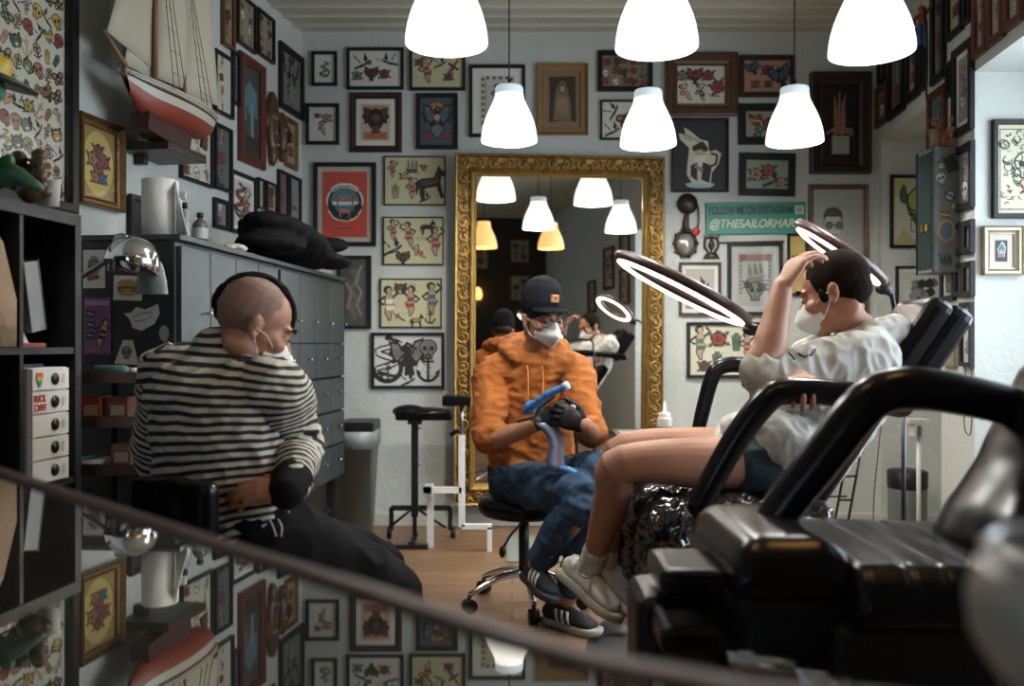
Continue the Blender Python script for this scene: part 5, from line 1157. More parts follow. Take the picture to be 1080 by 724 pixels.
# ------------------------------------------------------------ tattoo chairs
def padded(b, pts, r, ref=None): b.tube(pts, r, 14, 5, ref, 'round')
def arm_rest(name, px, r, root):
    b = B(); pts = [P(x, y, dd) for x, y, dd in px]; b.tube(pts, r, 16, 6, (0, 1, 0), 'round')
    o = b.add(name, M_leather, root, smooth=True); return o
def chair_a():
    root = thing('tattoo_chair', 'black reclining tattoo chair with plastic-wrapped seat under the masked client', 'chair', (.6, 2.7, 0))
    rel = Vector((.6, 2.7, 0))
    def L(o): o.matrix_parent_inverse = Matrix.Translation(-rel); return o
    # seat
    b = B(); b.box((.40, 2.42, .50), (.88, 3.02, .62), .05); b.box((.80, 2.5, .50), (.90, 3.0, .60), .02)
    L(blob('seat', b, M_leather, root, .012, 3))
    # crinkled wrap hanging around the seat front
    wr = mat('black_plastic_film', (.006, .006, .007), .12, spec=1.0)
    b = B(); b.box((.40, 2.36, .30), (.82, 2.50, .655), .05); b.box((.38, 2.40, .34), (.48, 3.02, .64), .04); b.box((.40, 2.36, .60), (.86, 3.02, .655), .03)
    b.box((.42, 2.34, .12), (.80, 2.50, .44), .05)
    L(blob('plastic_wrap', b, wr, root, .009, 1, [(.018, (11, 11, 11)), (.009, (31, 31, 31)), (.004, (70, 70, 70))]))
    # leg rest folded down below the seat
    b = B(); b.box((.42, 2.50, .14), (.52, 2.95, .50), .03); L(b.add('leg_rest', M_leather, root))
    # backrest: thick slab from seat to headrest
    up = Vector((.56, 0, .83)).normalized(); n = Vector((-.83, 0, .56))
    def slab(name, c0, L_, w, th, bev=.035, notch=False):
        b = B(); b.box((-th / 2, -w / 2, 0), (th / 2, w / 2, L_), bev)
        m = Matrix((( -n.x, 0, up.x), (0, 1, 0), (-n.z, 0, up.z))).to_4x4(); m.translation = c0
        b.bm.transform(m)
        return L(b.add(name, M_leather, root, smooth=False))
    slab('backrest', P(806, 562, 2.80), .50, .40, .08)
    slab('headrest', P(924, 401, 2.74), .29, .27, .085)
    slab('headrest_back', P(943, 409, 2.74), .29, .27, .085)
    b = B(); b.m(M_steel)
    for s_ in (-.08, .08): q = P(905, 428, 2.75); b.tube([q + Vector((0, s_, 0)), q + up * .2 + Vector((.05, 0, 0)) + Vector((0, s_, 0))], .008, 8)
    L(b.add('headrest_rod', None, root))
    L(arm_rest('armrest', [(737, 535, 2.3), (752, 505, 2.3), (782, 455, 2.3), (811, 420, 2.3), (830, 413, 2.3), (870, 414, 2.3), (915, 420, 2.3), (950, 428, 2.32)], [.03, .033, .035, .036, .036, .036, .036, .033], root))
    L(arm_rest('armrest', [(733, 470, 3.1), (742, 430, 3.1), (752, 396, 3.1), (764, 386, 3.1), (790, 385, 3.1), (850, 388, 3.12), (900, 396, 3.12)], [.022, .026, .028, .028, .028, .028, .026], root))
    b = B(); b.m(M_black); b.box((.45, 2.5, .12), (.85, 2.9, .5), .03); L(b.add('lift_column', None, root))
    b = B(); b.m(M_black); b.box((.25, 2.35, .0), (1.05, 3.05, .10), .04); L(b.add('base', None, root))
chair_a()
def chair_b():
    root = thing('tattoo_chair', 'large black tattoo chair with ribbed seat in the right foreground', 'chair', (.62, 1.45, 0))
    rel = Vector((.62, 1.45, 0))
    def L(o): o.matrix_parent_inverse = Matrix.Translation(-rel); return o
    # ribbed seat: a rounded slab whose top carries stitched ribs
    b = B(); b.m(M_leather)
    def seat(name, x0, x1, y0, y1, z0, z1, ribs, rise=0):
        b = B(); b.m(M_leather); N = 60; R_ = []
        for i in range(N + 1):
            t = i / N; x = x0 + (x1 - x0) * t; e = min(1, min(t, 1 - t) / (.06 if ribs else .3)); e = math.sqrt(max(0, 1 - (1 - e) ** 2))
            rb = -.009 * max(0, 1 - abs(((t * ribs) % 1) - .5) * 14) if ribs and .12 < t < .95 else 0
            zt = z0 + (z1 - z0) * (.35 + .65 * e) + rise * t + rb; ring = []
            for j in range(13):
                a = j / 12; y = y0 + (y1 - y0) * a; ee = min(1, min(a, 1 - a) / .12); ee = math.sqrt(max(0, 1 - (1 - ee) ** 2))
                ring.append((x, y, z0 + .02 + (zt - z0 - .02) * (.3 + .7 * ee)))
            ring += [(x, y1, z0), (x, y0, z0)]
            R_.append(ring)
        b.rings(R_); return L(b.add(name, None, root))
    seat('leg_cushion', .325, .50, 1.27, 1.62, .73, .815, 0)
    seat('seat', .485, .86, 1.22, 1.66, .70, .785, 7, -.01)
    # backrest of the chair, raised at the right edge
    b = B(); b.tube([P(1022, 572, 1.42), P(1050, 541, 1.42), P(1080, 506, 1.42), P(1104, 466, 1.42), P(1138, 400, 1.42)], [(.12, .020), (.14, .030), (.15, .036), (.16, .04), (.16, .042)], 20, 5, (0, 1, 0), 'round')
    L(b.add('backrest', M_leather, root, smooth=True))
    L(arm_rest('armrest', [(806, 566, 1.5), (830, 530, 1.5), (868, 482, 1.5), (905, 434, 1.5), (928, 416, 1.5), (958, 410, 1.5), (1000, 414, 1.5), (1060, 427, 1.5), (1130, 446, 1.5)], [.03, .034, .036, .037, .038, .038, .036, .034, .034], root))
    b = B(); b.m(M_black); b.box((.46, 1.25, .30), (.70, 1.6, .70), .02); L(b.add('lift_column', None, root))
    b = B(); b.m(M_black); b.box((.335, 1.3, .56), (.80, 1.6, .735), .03); L(b.add('seat_frame', None, root))
    b = B(); b.m(M_black); b.box((.3, 1.15, .0), (.95, 1.75, .10), .04); b.box((.44, 1.28, .08), (.72, 1.56, .34), .02); L(b.add('base', None, root))
    # two short foot pads and a steel lever on the left
    for (x, y, z, s_) in ((.272, 1.42, .735, 0), (.262, 1.36, .665, 1)):
        b = B(); b.box((x - .045, y - .08, z - .022), (x + .055, y + .08, z + .022), .018); L(b.add('foot_pad', M_leather, root, smooth=False))
    b = B(); b.m(M_black); b.box((.20, 1.40, .52), (.36, 1.56, .70), .03); L(b.add('pad_bracket', None, root))
    b = B(); b.m(mat('dull_chrome', (.5, .52, .55), .22, 1)); b.rings([[(.31, 1.26, .655), (.31, 1.34, .665), (.31, 1.34, .65), (.31, 1.26, .64)], [(.40, 1.25, .645), (.40, 1.34, .655), (.40, 1.34, .64), (.40, 1.25, .63)], [(.455, 1.25, .625), (.455, 1.34, .635), (.455, 1.34, .62), (.455, 1.25, .61)]])
    b.rings([[(.40, 1.24, .645), (.475, 1.24, .635), (.475, 1.28, .635), (.40, 1.28, .645)], [(.425, 1.22, .57), (.475, 1.22, .565), (.475, 1.26, .565), (.425, 1.26, .57)]]); L(b.add('steel_lever', None, root))
chair_b()
# ------------------------------------------------------------ ring lights
def ring_light(c, a, sinr, r, label, stand):
    a = Vector(a).normalized(); dn = Vector((a.z, 0, -a.x)); 
    if dn.z > 0: dn = -dn
    n = (dn * math.sqrt(1 - sinr * sinr) + Vector((0, -1, 0)) * sinr).normalized(); t = n.cross(a)
    root = thing('ring_light', label, 'ring light', c)
    b = B(); b.m(mat('ring_housing', (.05, .022, .02), .4)); N = 48; prof = [(r, .0), (r + .006, -.012), (r, -.026), (r - .02, -.032), (r - .05, -.03), (r - .058, -.012), (r - .055, 0)]
    def sweep(b, prof):
        R_ = []
        for i in range(N + 1):
            u = 2 * math.pi * i / N; d = a * math.cos(u) + t * math.sin(u); R_.append([d * q + n * h for q, h in prof])
        b.rings(R_, False)
    sweep(b, prof); b.add('housing', None, root, smooth=True)
    b = B(); b.m(mat('ring_tube_glow', (1, .9, .85), .4, emit=((1, .80, .70), RING_GLOW))); sweep(b, [(r - .012, -.002), (r - .014, .006), (r - .028, .010), (r - .042, .006), (r - .044, -.002), (r - .028, -.008)]); b.add('light_tube', None, root, smooth=True)
    b = B(); b.m(M_black); e = a * (r + .0); b.ell(e + a * .02, (.03, .02, .02)); b.tube([e, e + a * .05], .012, 8)
    b.tube([e + a * .04] + [Vector(s_) - Vector(c) for s_ in stand[0]], .009, 8, 3); b.add('arm', None, root)
    b = B(); b.m(M_blackmetal); q = Vector(stand[0][-1]); b.tube([q - Vector(c), Vector((q.x, q.y, .04)) - Vector(c)], .009, 8)
    for k in range(3):
        an = k * 2.1 + .5; b.tube([Vector((q.x, q.y, .25)) - Vector(c), Vector((q.x + .17 * math.cos(an), q.y + .17 * math.sin(an), .012)) - Vector(c)], .008, 6)
    b.add('stand', None, root)
    l = bpy.data.lights.new('ring_glow', 'AREA'); l.shape = 'DISK'; l.size = r * 2; l.energy = stand[1]; l.color = (1, .86, .76)
    return n
c1 = P(717.5, 308, 2.78)
n1 = ring_light(c1, (.885, 0, -.466), -.055, .235, 'ring light glowing over the client\'s legs, left one of the pair', ([P(800, 352, 3.2), P(794, 380, 3.3), P(793, 420, 3.32)], 3))
c2 = P(884, 270, 3.05)
n2 = ring_light(c2, (.82, .1, -.56), -.19, .182, 'ring light tilted behind the seated client\'s head, right one of the pair', ([P(937, 300, 3.1), P(944, 330, 3.2), P(953, 400, 3.3)], 3))
# ------------------------------------------------------------ back right bits
def rightside():
    D = 4.6; X = lambda px, D=D: (px - CX) / F * D; Z = lambda py, D=D: HC - (py - CY) / F * D
    root = thing('folding_easel', 'thin black metal folding rack leaning behind the armrest', 'rack', (X(890), D, 0))
    b = B(); b.m(M_blackmetal)
    for dx in (0, 14): b.tube([(X(880 + dx) - X(890), 0, Z(553)), (X(902 + dx) - X(890), .05, Z(455))], .007, 6)
    for py in (478, 503, 528): f = (553 - py) / 98 * 22; b.tube([(X(880 + f) - X(890), .01, Z(py)), (X(894 + f) - X(890), .01, Z(py))], .006, 6)
    b.tube([(X(865) - X(890), .0, Z(524)), (X(893) - X(890), .0, Z(524))], .005, 6); b.tube([(X(880) - X(890), 0, Z(553)), (X(880) - X(890), 0, 0)], .007, 6); b.tube([(X(894) - X(890), 0, Z(553)), (X(894) - X(890), 0, 0)], .007, 6)
    b.add('frame', None, root)
    root = thing('glass_jar', 'tall dark-lidded glass jar on the floor behind the headrest', 'jar', (X(957, 5.0), 5.0, 0))
    b = B(); b.m(mat('jar_glass', (.10, .11, .11), .1, spec=.8)); b.lathe([(0, 0), (.10, 0), (.105, .02), (.105, .29), (.1, .3), (0, .3)], n=28); b.add('body', None, root)
    b = B(); b.m(M_black); b.lathe([(.106, .29), (.108, .295), (.108, .385), (.1, .39), (0, .39)], n=28); b.add('lid', None, root)
    root = thing('iv_stand', 'slim white metal pole with small shelf clamp near the right bay', 'stand', (X(969, 4.7), 4.7, 0))
    b = B(); b.m(M_white); b.tube([(0, 0, 0), (0, 0, Z(447, 4.7))], .012, 10); b.lathe([(.12, 0), (.12, .012), (.02, .02), (0, .02)], n=20); b.add('pole', None, root)
    b = B(); b.m(M_white_pl); b.box((-.07, -.05, Z(446, 4.7)), (.04, .05, Z(442, 4.7))); b.box((-.045, -.04, Z(460, 4.7)), (.0, .02, Z(450, 4.7)), .003); b.box((-.04, -.045, Z(452, 4.7)), (.02, .03, Z(446, 4.7))); b.add('clamp', None, root)
    b = B(); b.box((-.03, -.06, Z(459, 4.7)), (-.015, -.03, Z(448, 4.7))); b.add('lever', M_steel, root)
    # sticker cabinet on the pier
    root = thing('wall_cabinet', 'narrow metal wall cabinet plastered with stickers on the pier', 'cabinet', (2.03, 4.2, 1.44))
    x0, x1 = -.055, .055; H = .59
    b = B(); b.m(mat('cabinet_grey', (.11, .12, .105), .55, .1)); b.box((x0, -.07, 0), (x1 + .03, .10, H), .004); b.add('body', None, root)
    b = B(); b.m(mat('cabinet_glass', (.012, .02, .02), .35, spec=.12)); b.box((x0 - .004, -.05, .02), (x0, .085, H - .02)); b.add('side_glass', None, root)
    b = B(); b.m(M_black); b.box((x0 - .006, -.072, 0), (x0 + .004, -.06, H)); b.box((x0 - .006, .09, 0), (x0 + .002, .1, H)); b.add('edge_trim', None, root)
    b = B(); k = Ink(b, -.0705)
    k.at(0.0, .27, .05); m_heart(k); k.at(0, .27, 1)
    b2 = k
    k.poly([(-.018, .34), (.026, .34), (.026, .405), (-.018, .405)], (.4, .4, .38)) if False else None
    k.at(.003, .195, 1); k.disc(0, 0, .042, (.24, .13, .05), 16, .056); k.disc(.002, 0, .03, (.05, .1, .16), 14, .04); k.arc(0, 0, .036, 0, 360, .003, (.4, .2, .05), 14, .048)
    k.at(0, .06, 1)
    for i in range(9): k.st([(-.03 + .007 * i, .03 - .01 * (i % 3)), (-.02 + .006 * i, -.02 - .01 * (i % 2))], .003, K)
    k.at(-.02, .44, .07, .3); m_skull(k, (.4, .42, .4)); k.at(.02, .36, 1); k.disc(0, 0, .026, K, 14); k.disc(0, 0, .02, (.3, .33, .33), 12); k.st([(-.02, .01), (.02, -.01)], .004, K)
    k.at(.03, .50, 1, .4); k.poly([(-.03, -.03), (.03, -.03), (.03, .05), (-.03, .05)], K); k.at(-.02, .5, .05); m_tiger(k, (.3, .33, .3)); k.at(.03, .30, 1); k.poly([(0, 0), (.015, 0), (.015, .02), (0, .02)], Y)
    b.add('stickers', None, root, normals=False)
    b = B(); b.m(mat('brass_latch', (.6, .35, .08), .25, .9)); b.box((x0 - .012, -.03, .2), (x0 - .005, .0, .235), .002); b.box((x0 - .012, .02, .2), (x0 - .005, .04, .235), .002); b.add('latch', None, root)
    # figurines on top of the cabinet
    M_clay = mat('clay_figurine', (.22, .10, .06), .6, var=(30, .8, (.12, .07, .03)))
    for i, (dx, h, lb, hat) in enumerate(((-.035, .14, 'small clay cowboy figurine with hat, left on the sticker cabinet', True), (.015, .085, 'small reddish crouching figurine, middle on the sticker cabinet', False), (.05, .16, 'pale wooden carved figurine, right on the sticker cabinet', False))):
        r2 = thing('figurine', lb, 'figurine', (2.03 + dx, 4.17, 2.034)); b = B(); b.tube([(-.01, 0, .0), (-.008, 0, h * .35), (0, 0, h * .6)], [.012, .014, .018], 8, 2); b.tube([(.012, 0, .0), (.01, 0, h * .35), (0, 0, h * .6)], [.012, .014, .018], 8, 2); b.ell((0, 0, h * .82), (.013, .014, .017)); b.tube([(-.02, 0, h * .6), (-.027, -.01, h * .38)], .007, 6); b.tube([(.02, 0, h * .6), (.027, -.01, h * .38)], .007, 6)
        blob('body', b, (M_clay, mat('clay_red', (.25, .06, .04), .6), mat('carved_pale', (.3, .17, .08), .6))[i], r2, .004, 1)
        if hat: b = B(); b.lathe([(.028, 0), (.027, .004), (.013, .006), (.011, .018), (0, .02)], (0, 0, h * .88), 14); b.add('hat', mat('hat_straw', (.25, .15, .07), .7), r2)
    # hanging puppet
    q = P(972, 26, 4.35); root = thing('hanging_puppet', 'wooden puppet in red shirt and blue trousers hanging before the upper right frames', 'puppet', q)
    b = B(); b.ell((0, 0, .075), (.018, .018, .022)); b.tube([(0, 0, .06), (0, 0, .0)], [.012, .022], 8); b.tube([(-.015, 0, .045), (-.04, -.01, .02), (-.035, -.01, -.01)], [.01, .009, .008], 7, 2); b.tube([(.015, 0, .045), (.03, -.01, .07), (.045, -.01, .10)], [.01, .009, .008], 7, 2)
    blob('body', b, mat('puppet_red', (.30, .06, .03), .6), root, .004, 1)
    b = B(); b.tube([(-.008, 0, .005), (-.012, 0, -.05), (-.005, 0, -.1)], [.014, .012, .008], 8, 2); b.tube([(.008, 0, .005), (.014, 0, -.05), (.02, 0, -.11)], [.014, .012, .008], 8, 2); blob('trousers', b, mat('puppet_blue', (.04, .08, .18), .6), root, .004, 1)
    b = B(); b.tube([(0, 0, .09), (.004, .02, .8)], .0012, 4); b.add('string', M_black, root)
    b = B(); b.tube([P(977, 20, 4.25), P(978, 60, 4.25), P(977, 100, 4.25), P(981, 116, 4.25)], .006, 6, 3); b.tube([P(975.5, 8, 4.25), P(976, 30, 4.25)], .008, 6)
    tag(b.add('hanging_chain', M_blackmetal), 'thin dark chain dangling down beside the puppet on the right wall', 'chain')
    # cable loop on the pier
    b = B(); b.tube([P(1019, 385, 3.93), P(1018, 420, 3.92), P(1017, 448, 3.92), P(1020, 458, 3.92), P(1024, 455, 3.92), P(1025.5, 420, 3.92), P(1024.5, 385, 3.93)], .0025, 5, 4)
    tag(b.add('cable', M_black), 'thin black cable hanging in a loop down the pier', 'cable')
    b = B(); b.tube([P(930, 440, 4.9), P(926, 480, 4.9), P(922, 520, 4.95), P(921, 553, 4.95)], .003, 5, 4)
    tag(b.add('cable', M_black), 'thin black cable running down the wall behind the rack', 'cable')
rightside()
# squeeze bottle and side table behind the client's knees
def sidetable():
    D = 3.35; z = HC - (457 - 364) / F * D
    root = thing('work_table', 'small black instrument table behind the client\'s bare knees', 'table', (.50, D, 0))
    b = B(); b.m(M_blackmetal); b.box((-.11, -.16, z - .02), (.26, .16, z), .004); b.add('top', None, root)
    b = B(); b.tube([(0, 0, 0), (0, 0, z)], .018, 10); b.lathe([(.18, 0), (.18, .015), (.03, .03), (0, .03)], n=24); b.add('pedestal', M_blackmetal, root)
    x = (701 - CX) / F * 3.3
    root = thing('squeeze_bottle', 'clear squeeze bottle with pointed nozzle standing by the mirror frame', 'bottle', (x, 3.3, z))
    b = B(); b.m(mat('bottle_milky', (.5, .5, .42), .25)); b.lathe([(0, 0), (.027, 0), (.029, .01), (.029, .055), (.022, .068), (0, .07)], n=20); b.add('body', None, root)
    b = B(); b.m(M_white_pl); b.lathe([(.022, .066), (.022, .08), (.008, .085), (.003, .125), (0, .126)], n=16); b.add('nozzle', None, root)
    b = B(); b.m(inkmat((.06, .05, .05))); b.lathe([(.0295, .015), (.0295, .03)], n=20); b.add('label', None, root)
    root = thing('steel_tray', 'shallow steel tray with ink caps on the instrument table', 'tray', ((682 - CX) / F * 3.25, 3.27, z))
    b = B(); b.m(M_steel); b.rings([[(-.1, -.06, .012), (.06, -.06, .012), (.06, .06, .012), (-.1, .06, .012)], [(-.09, -.05, .001), (.05, -.05, .001), (.05, .05, .001), (-.09, .05, .001)]], True); b.add('pan', None, root)
    b = B()
    for i in range(4): b.lathe([(.008, .002), (.01, .014), (0, .014)], (-.06 + .03 * i, 0, 0), 10)
    b.add('ink_cups', M_white_pl, root)
sidetable()
b = B(); b.m(mat('grey_mat', (.20, .22, .20), .8)); q = P(548, 575, 4.85); b.box((q.x - .07, 4.45, 0), (q.x + .42, 5.05, .008), .003); tag(b.add('floor_mat', None), 'flat grey square mat on the floor behind the stool', 'mat')
# ------------------------------------------------------------ people
def limb(b, pts, r, ref=None, sub=5, n=22): b.tube(pts, r, n, sub, ref, 'round')
def hmat(c, f, u=(0, 0, 1)):
    f = Vector(f).normalized(); u = Vector(u); u = (u - f * u.dot(f)).normalized(); s = f.cross(u)   # s: person's right
    m = Matrix((s, f, u)).transposed().to_4x4(); m.translation = c; return m
def add_head(b, m, k=1.0, neck=None):
    T = lambda p: m @ (Vector(p) * k); rot = m.to_3x3()
    E = lambda c, r, q=None: b.ell(T(c), tuple(x * k for x in r), rot @ q if q else rot, 18, 12)
    E((0, -.014, .034), (.074, .096, .083)); E((0, .03, -.02), (.062, .062, .085)); E((0, .035, -.07), (.05, .05, .04))
    E((0, .07, -.098), (.024, .02, .018)); E((0, .078, .028), (.052, .017, .012))
    for s in (-1, 1):
        E((s * .042, .062, -.02), (.024, .026, .02)); E((s * .032, .076, .006), (.017, .014, .012))
        E((s * .076, -.008, -.006), (.008, .019, .029), Matrix.Rotation(s * .25, 3, 'Z') @ Matrix.Rotation(.2, 3, 'X'))
        E((s * .085, -.016, .008), (.005, .013, .015)); E((s * .081, -.002, -.028), (.006, .009, .010))
        E((s * .045, -.01, -.06), (.02, .05, .03))
    limb(b, [T((0, .085, .012)), T((0, .106, -.02)), T((0, .112, -.034))], [.009 * k, .012 * k, .014 * k], sub=3, n=10)
    for s in (-1, 1): E((s * .012, .1, -.036), (.009, .01, .008))
    E((0, .084, -.062), (.027, .012, .007)); E((0, .083, -.073), (.023, .012, .008))
    if neck is not None: limb(b, [T((0, -.01, -.03)), T((0, -.008, -.08)), neck], [.054 * k, .050, .062])
def add_hand(b, w, d, nrm, s, curl=(.5, .6, .7, .8), k=1.0, th=(.5, .35), spread=.08):
    """w wrist, d towards fingers, nrm palm-facing normal, s thumb side"""
    d = Vector(d).normalized(); nrm = Vector(nrm); nrm = (nrm - d * nrm.dot(d)).normalized(); sd = d.cross(nrm); sd = sd if sd.dot(Vector(s)) > 0 else -sd
    w = Vector(w)
    limb(b, [w - d * .01, w + d * .03 * k, w + d * .06 * k, w + d * .082 * k], [(.026 * k, .019 * k), (.034 * k, .016 * k), (.040 * k, .014 * k), (.040 * k, .012 * k)], sd, 3)
    for i in range(4):
        off = (.030, .010, -.010, -.029)[i] * k; L = ((.042, .026, .02), (.046, .03, .022), (.042, .028, .021), (.034, .022, .018))[i]
        p = w + d * (.078 * k if i in (1, 2) else .072 * k) + sd * off; r0 = (.0088, .0092, .0088, .0078)[i] * k; a = 0; pts = [p - d * .015]; rad = [r0]
        pts.append(p); rad.append(r0 * 1.08); dd = (d + sd * spread * (1.5 - i)).normalized()
        for j, l in enumerate(L):
            a += curl[i] * (.8, 1.1, .8)[j]; v = dd * math.cos(a) + nrm * math.sin(a); p = p + v * l * k; pts.append(p); rad.append(r0 * (1.0, .92, .78)[j])
        limb(b, pts, rad, sub=3, n=10)
    p = w + d * .02 * k + sd * .025 * k; v1 = (d * .6 + sd * .75 + nrm * th[0]).normalized(); v2 = (d * .9 + sd * .25 + nrm * th[1]).normalized()
    limb(b, [p - v1 * .01, p + v1 * .035 * k, p + v1 * .035 * k + v2 * .032 * k, p + v1 * .035 * k + v2 * .056 * k], [.014 * k, .0115 * k, .010 * k, .008 * k], sub=3, n=10)
def torso(b, pts, rr, side): limb(b, pts, rr, side, 5, 22)
def local_part(b, name, m, material, parent, smooth=True):
    b.bm.transform(m); return b.add(name, material, parent, smooth=smooth)
def lerp(a, c, t): return Vector(a) * (1 - t) + Vector(c) * t
def on_surface(o, px, py, off=.001):
    from mathutils.bvhtree import BVHTree
    if not hasattr(on_surface, 'c'): on_surface.c = {}
    if o.name not in on_surface.c: on_surface.c[o.name] = BVHTree.FromPolygons([v.co for v in o.data.vertices], [p.vertices for p in o.data.polygons])
    org = Vector((0, 0, HC)); d = (P(px, py, 1) - org).normalized(); h = on_surface.c[o.name].ray_cast(org, d)
    return h[0] + h[1] * off if h[0] else None
def face_mask(m, k, parent, label=None):
    """folded white respirator: pointed dome over nose and chin"""
    b = B(); N = 16; R_ = []
    for i in range(N + 1):
        u = i / N * 2 - 1; row = []                         # side to side
        for j in range(11):
            v = j / 10 * 2 - 1
            x = u * (.062 - .012 * abs(v)); z = -.046 + v * (.056 - .030 * abs(u) ** 1.5)
            y = .066 + (.072 - .020 * v * (1 if v > 0 else -1) ) * (1 - abs(u) ** 1.25) * (1 - .55 * abs(v) ** 2.2) - .03 * abs(u) ** 2
            row.append((x, y, z))
        R_.append(row)
    back = [[(x * .97, y - .006, z) for x, y, z in reversed(r)] for r in R_]
    b.rings([r + q for r, q in zip(R_, back)])
    for v in b.bm.verts: v.co = v.co * k
    o = local_part(b, 'face_mask', m, mat('mask_white', (.66, .67, .66), .75, bump=(150, .15, .001)), parent)
    for s in (-1, 1):
        b = B()
        for z0, z1 in ((-.02, .02), (-.07, -.03)): b.tube([Vector((s * .058, .05, z0)) * k, Vector((s * .076, .018, (z0 + z1) / 2)) * k, Vector((s * .085, -.018, .004 if z0 > -.05 else -.004)) * k], .0014, 6, 3)
        local_part(b, 'ear_loop', m, MATS['mask_white'], o)
def parent_keep(o, root):
    o.parent = root; o.matrix_parent_inverse = Matrix.Translation(-root.location)
class Person:
    def __init__(s, label, loc): s.root = thing('person', label, 'person', loc); s.loc = Vector(loc)
    def fix(s):
        for o in list(bpy.data.objects):
            if o.parent == s.root: o.matrix_parent_inverse = Matrix.Translation(-s.loc)
def stripes_mat():
    m = bpy.data.materials.new('striped_jersey'); m.use_nodes = True; nt = m.node_tree; b = nt.nodes['Principled BSDF']
    at = nt.nodes.new('ShaderNodeAttribute'); at.attribute_name = 'stripe'
    a = nt.nodes.new('ShaderNodeMath'); a.operation = 'FRACT'; g = nt.nodes.new('ShaderNodeMath'); g.operation = 'GREATER_THAN'; g.inputs[1].default_value = .52
    mx = nt.nodes.new('ShaderNodeMix'); mx.data_type = 'RGBA'; mx.inputs[6].default_value = (.47, .45, .37, 1); mx.inputs[7].default_value = (.012, .012, .014, 1)
    nt.links.new(at.outputs['Fac'], a.inputs[0]); nt.links.new(a.outputs[0], g.inputs[0]); nt.links.new(g.outputs[0], mx.inputs[0]); nt.links.new(mx.outputs[2], b.inputs['Base Color'])
    b.inputs['Roughness'].default_value = .9
    return m
def stripe_attr(o, path, period, sag=0):
    path = [Vector(p) for p in path]; at = o.data.attributes.new('stripe', 'FLOAT', 'POINT'); seg = []; acc = 0
    for a, c in zip(path, path[1:]): seg.append((a, c - a, (c - a).length, acc)); acc += (c - a).length
    N = len(seg)
    for v in o.data.vertices:
        wsum = 0; val = 0
        for i, (a, d, l, s0) in enumerate(seg):
            t = (v.co - a).dot(d) / (l * l); tc = t if (i == 0 and t < 0) or (i == N - 1 and t > 1) else min(1, max(0, t))
            dist = (v.co - (a + d * min(1, max(0, t)))).length; w = 1 / (dist ** 6 + 1e-9); wsum += w; val += w * (s0 + tc * l)
        s = val / wsum + .005 * noise.noise(v.co * 6) + .002 * noise.noise(v.co * 22)
        at.data[v.index].value = s / period
def path_s(co, path):
    acc = 0; ws = vs = 0; N = len(path) - 1
    for i, (a, c) in enumerate(zip(path, path[1:])):
        d = c - a; l = d.length; t = (co - a).dot(d) / (l * l); tc = t if (i == 0 and t < 0) or (i == N - 1 and t > 1) else min(1, max(0, t))
        w = 1 / ((co - (a + d * min(1, max(0, t)))).length ** 4 + 1e-9); ws += w; vs += w * (acc + tc * l); acc += l
    return vs / ws
def shoe(b, heel, toe, up, L=.285, k=1.0):
    """shoe shape collected in b, x forward in local space"""
    f = (Vector(toe) - Vector(heel)).normalized(); u = Vector(up); u = (u - f * u.dot(f)).normalized(); s = u.cross(f)
    m = Matrix((f, s, u)).transposed().to_4x4(); m.translation = Vector(heel); return m
def shoe_parts(parent, m, upper, sole, L=.285, stripes=None, laces=None, collar=.09):
    out = [(x * L, y) for x, y in ((0, .0), (.02, .028), (.12, .036), (.35, .034), (.6, .044), (.8, .046), (.94, .034), (1, .0))]
    poly = out + [(x, -y) for x, y in out[-2:0:-1]]
    b = B(); R_ = []
    for z, g in ((0, .97), (.004, 1.03), (.024, 1.03), (.028, .97)): R_.append([(L / 2 + (x - L / 2) * g, y * g, z + .012 * max(0, x / L - .75) * 2) for x, y in poly])
    b.rings(R_); so = local_part(b, 'sole', m, sole, parent, False)
    b = B()
    b.tube([(.03, 0, .05), (.12, 0, .048), (.20, 0, .042), (L - .045, 0, .038)], [(.034, .034), (.038, .036), (.044, .026), (.036, .02)], 16, 4, (0, 1, 0), 'round')
    b.tube([(.04, 0, .04), (.05, 0, .07), (.06, 0, collar)], [(.036, .034), (.038, .036), (.040, .038)], 14, 3, (1, 0, 0), 'round')
    b.tube([(.09, 0, collar), (.14, 0, .072), (.20, 0, .058)], [(.022, .01), (.026, .012), (.024, .01)], 12, 3, (0, 1, 0), 'round')
    b.bm.transform(m); up_ = blob('upper', b, upper, parent, .0045, 2)
    for sd in ((-1, 1) if stripes else ()):
        b = B()
        for i in range(3):
            x = .105 + .028 * i
            for s in (sd,): b.rings([[(x, s * .041, .028), (x + .012, s * .041, .028), (x + .012, s * .046, .028), (x, s * .046, .028)], [(x - .012, s * .040, .05), (x, s * .040, .05), (x, s * .045, .05), (x - .012, s * .045, .05)], [(x - .024, s * .026, .074), (x - .012, s * .026, .074), (x - .012, s * .033, .075), (x - .024, s * .033, .075)]])
        local_part(b, 'side_stripes', m, stripes, up_, False)
    if laces:
        b = B()
        for i in range(5):
            x = .11 + .02 * i; z = .086 - .0065 * i
            b.tube([(x, -.028, z - .012), (x + .006, 0, z + .004), (x, .028, z - .012)], .003, 6, 3)
        for s in (-1, 1): b.tube([(.115, 0, .09), (.09, s * .03, .105), (.10, s * .06, .075), (.125, s * .04, .07), (.118, 0, .09)], .003, 6, 4); b.tube([(.115, 0, .09), (.13, s * .03, .08), (.16, s * .05, .045)], .0028, 6, 3)
        local_part(b, 'laces', m, laces, up_)
    return up_

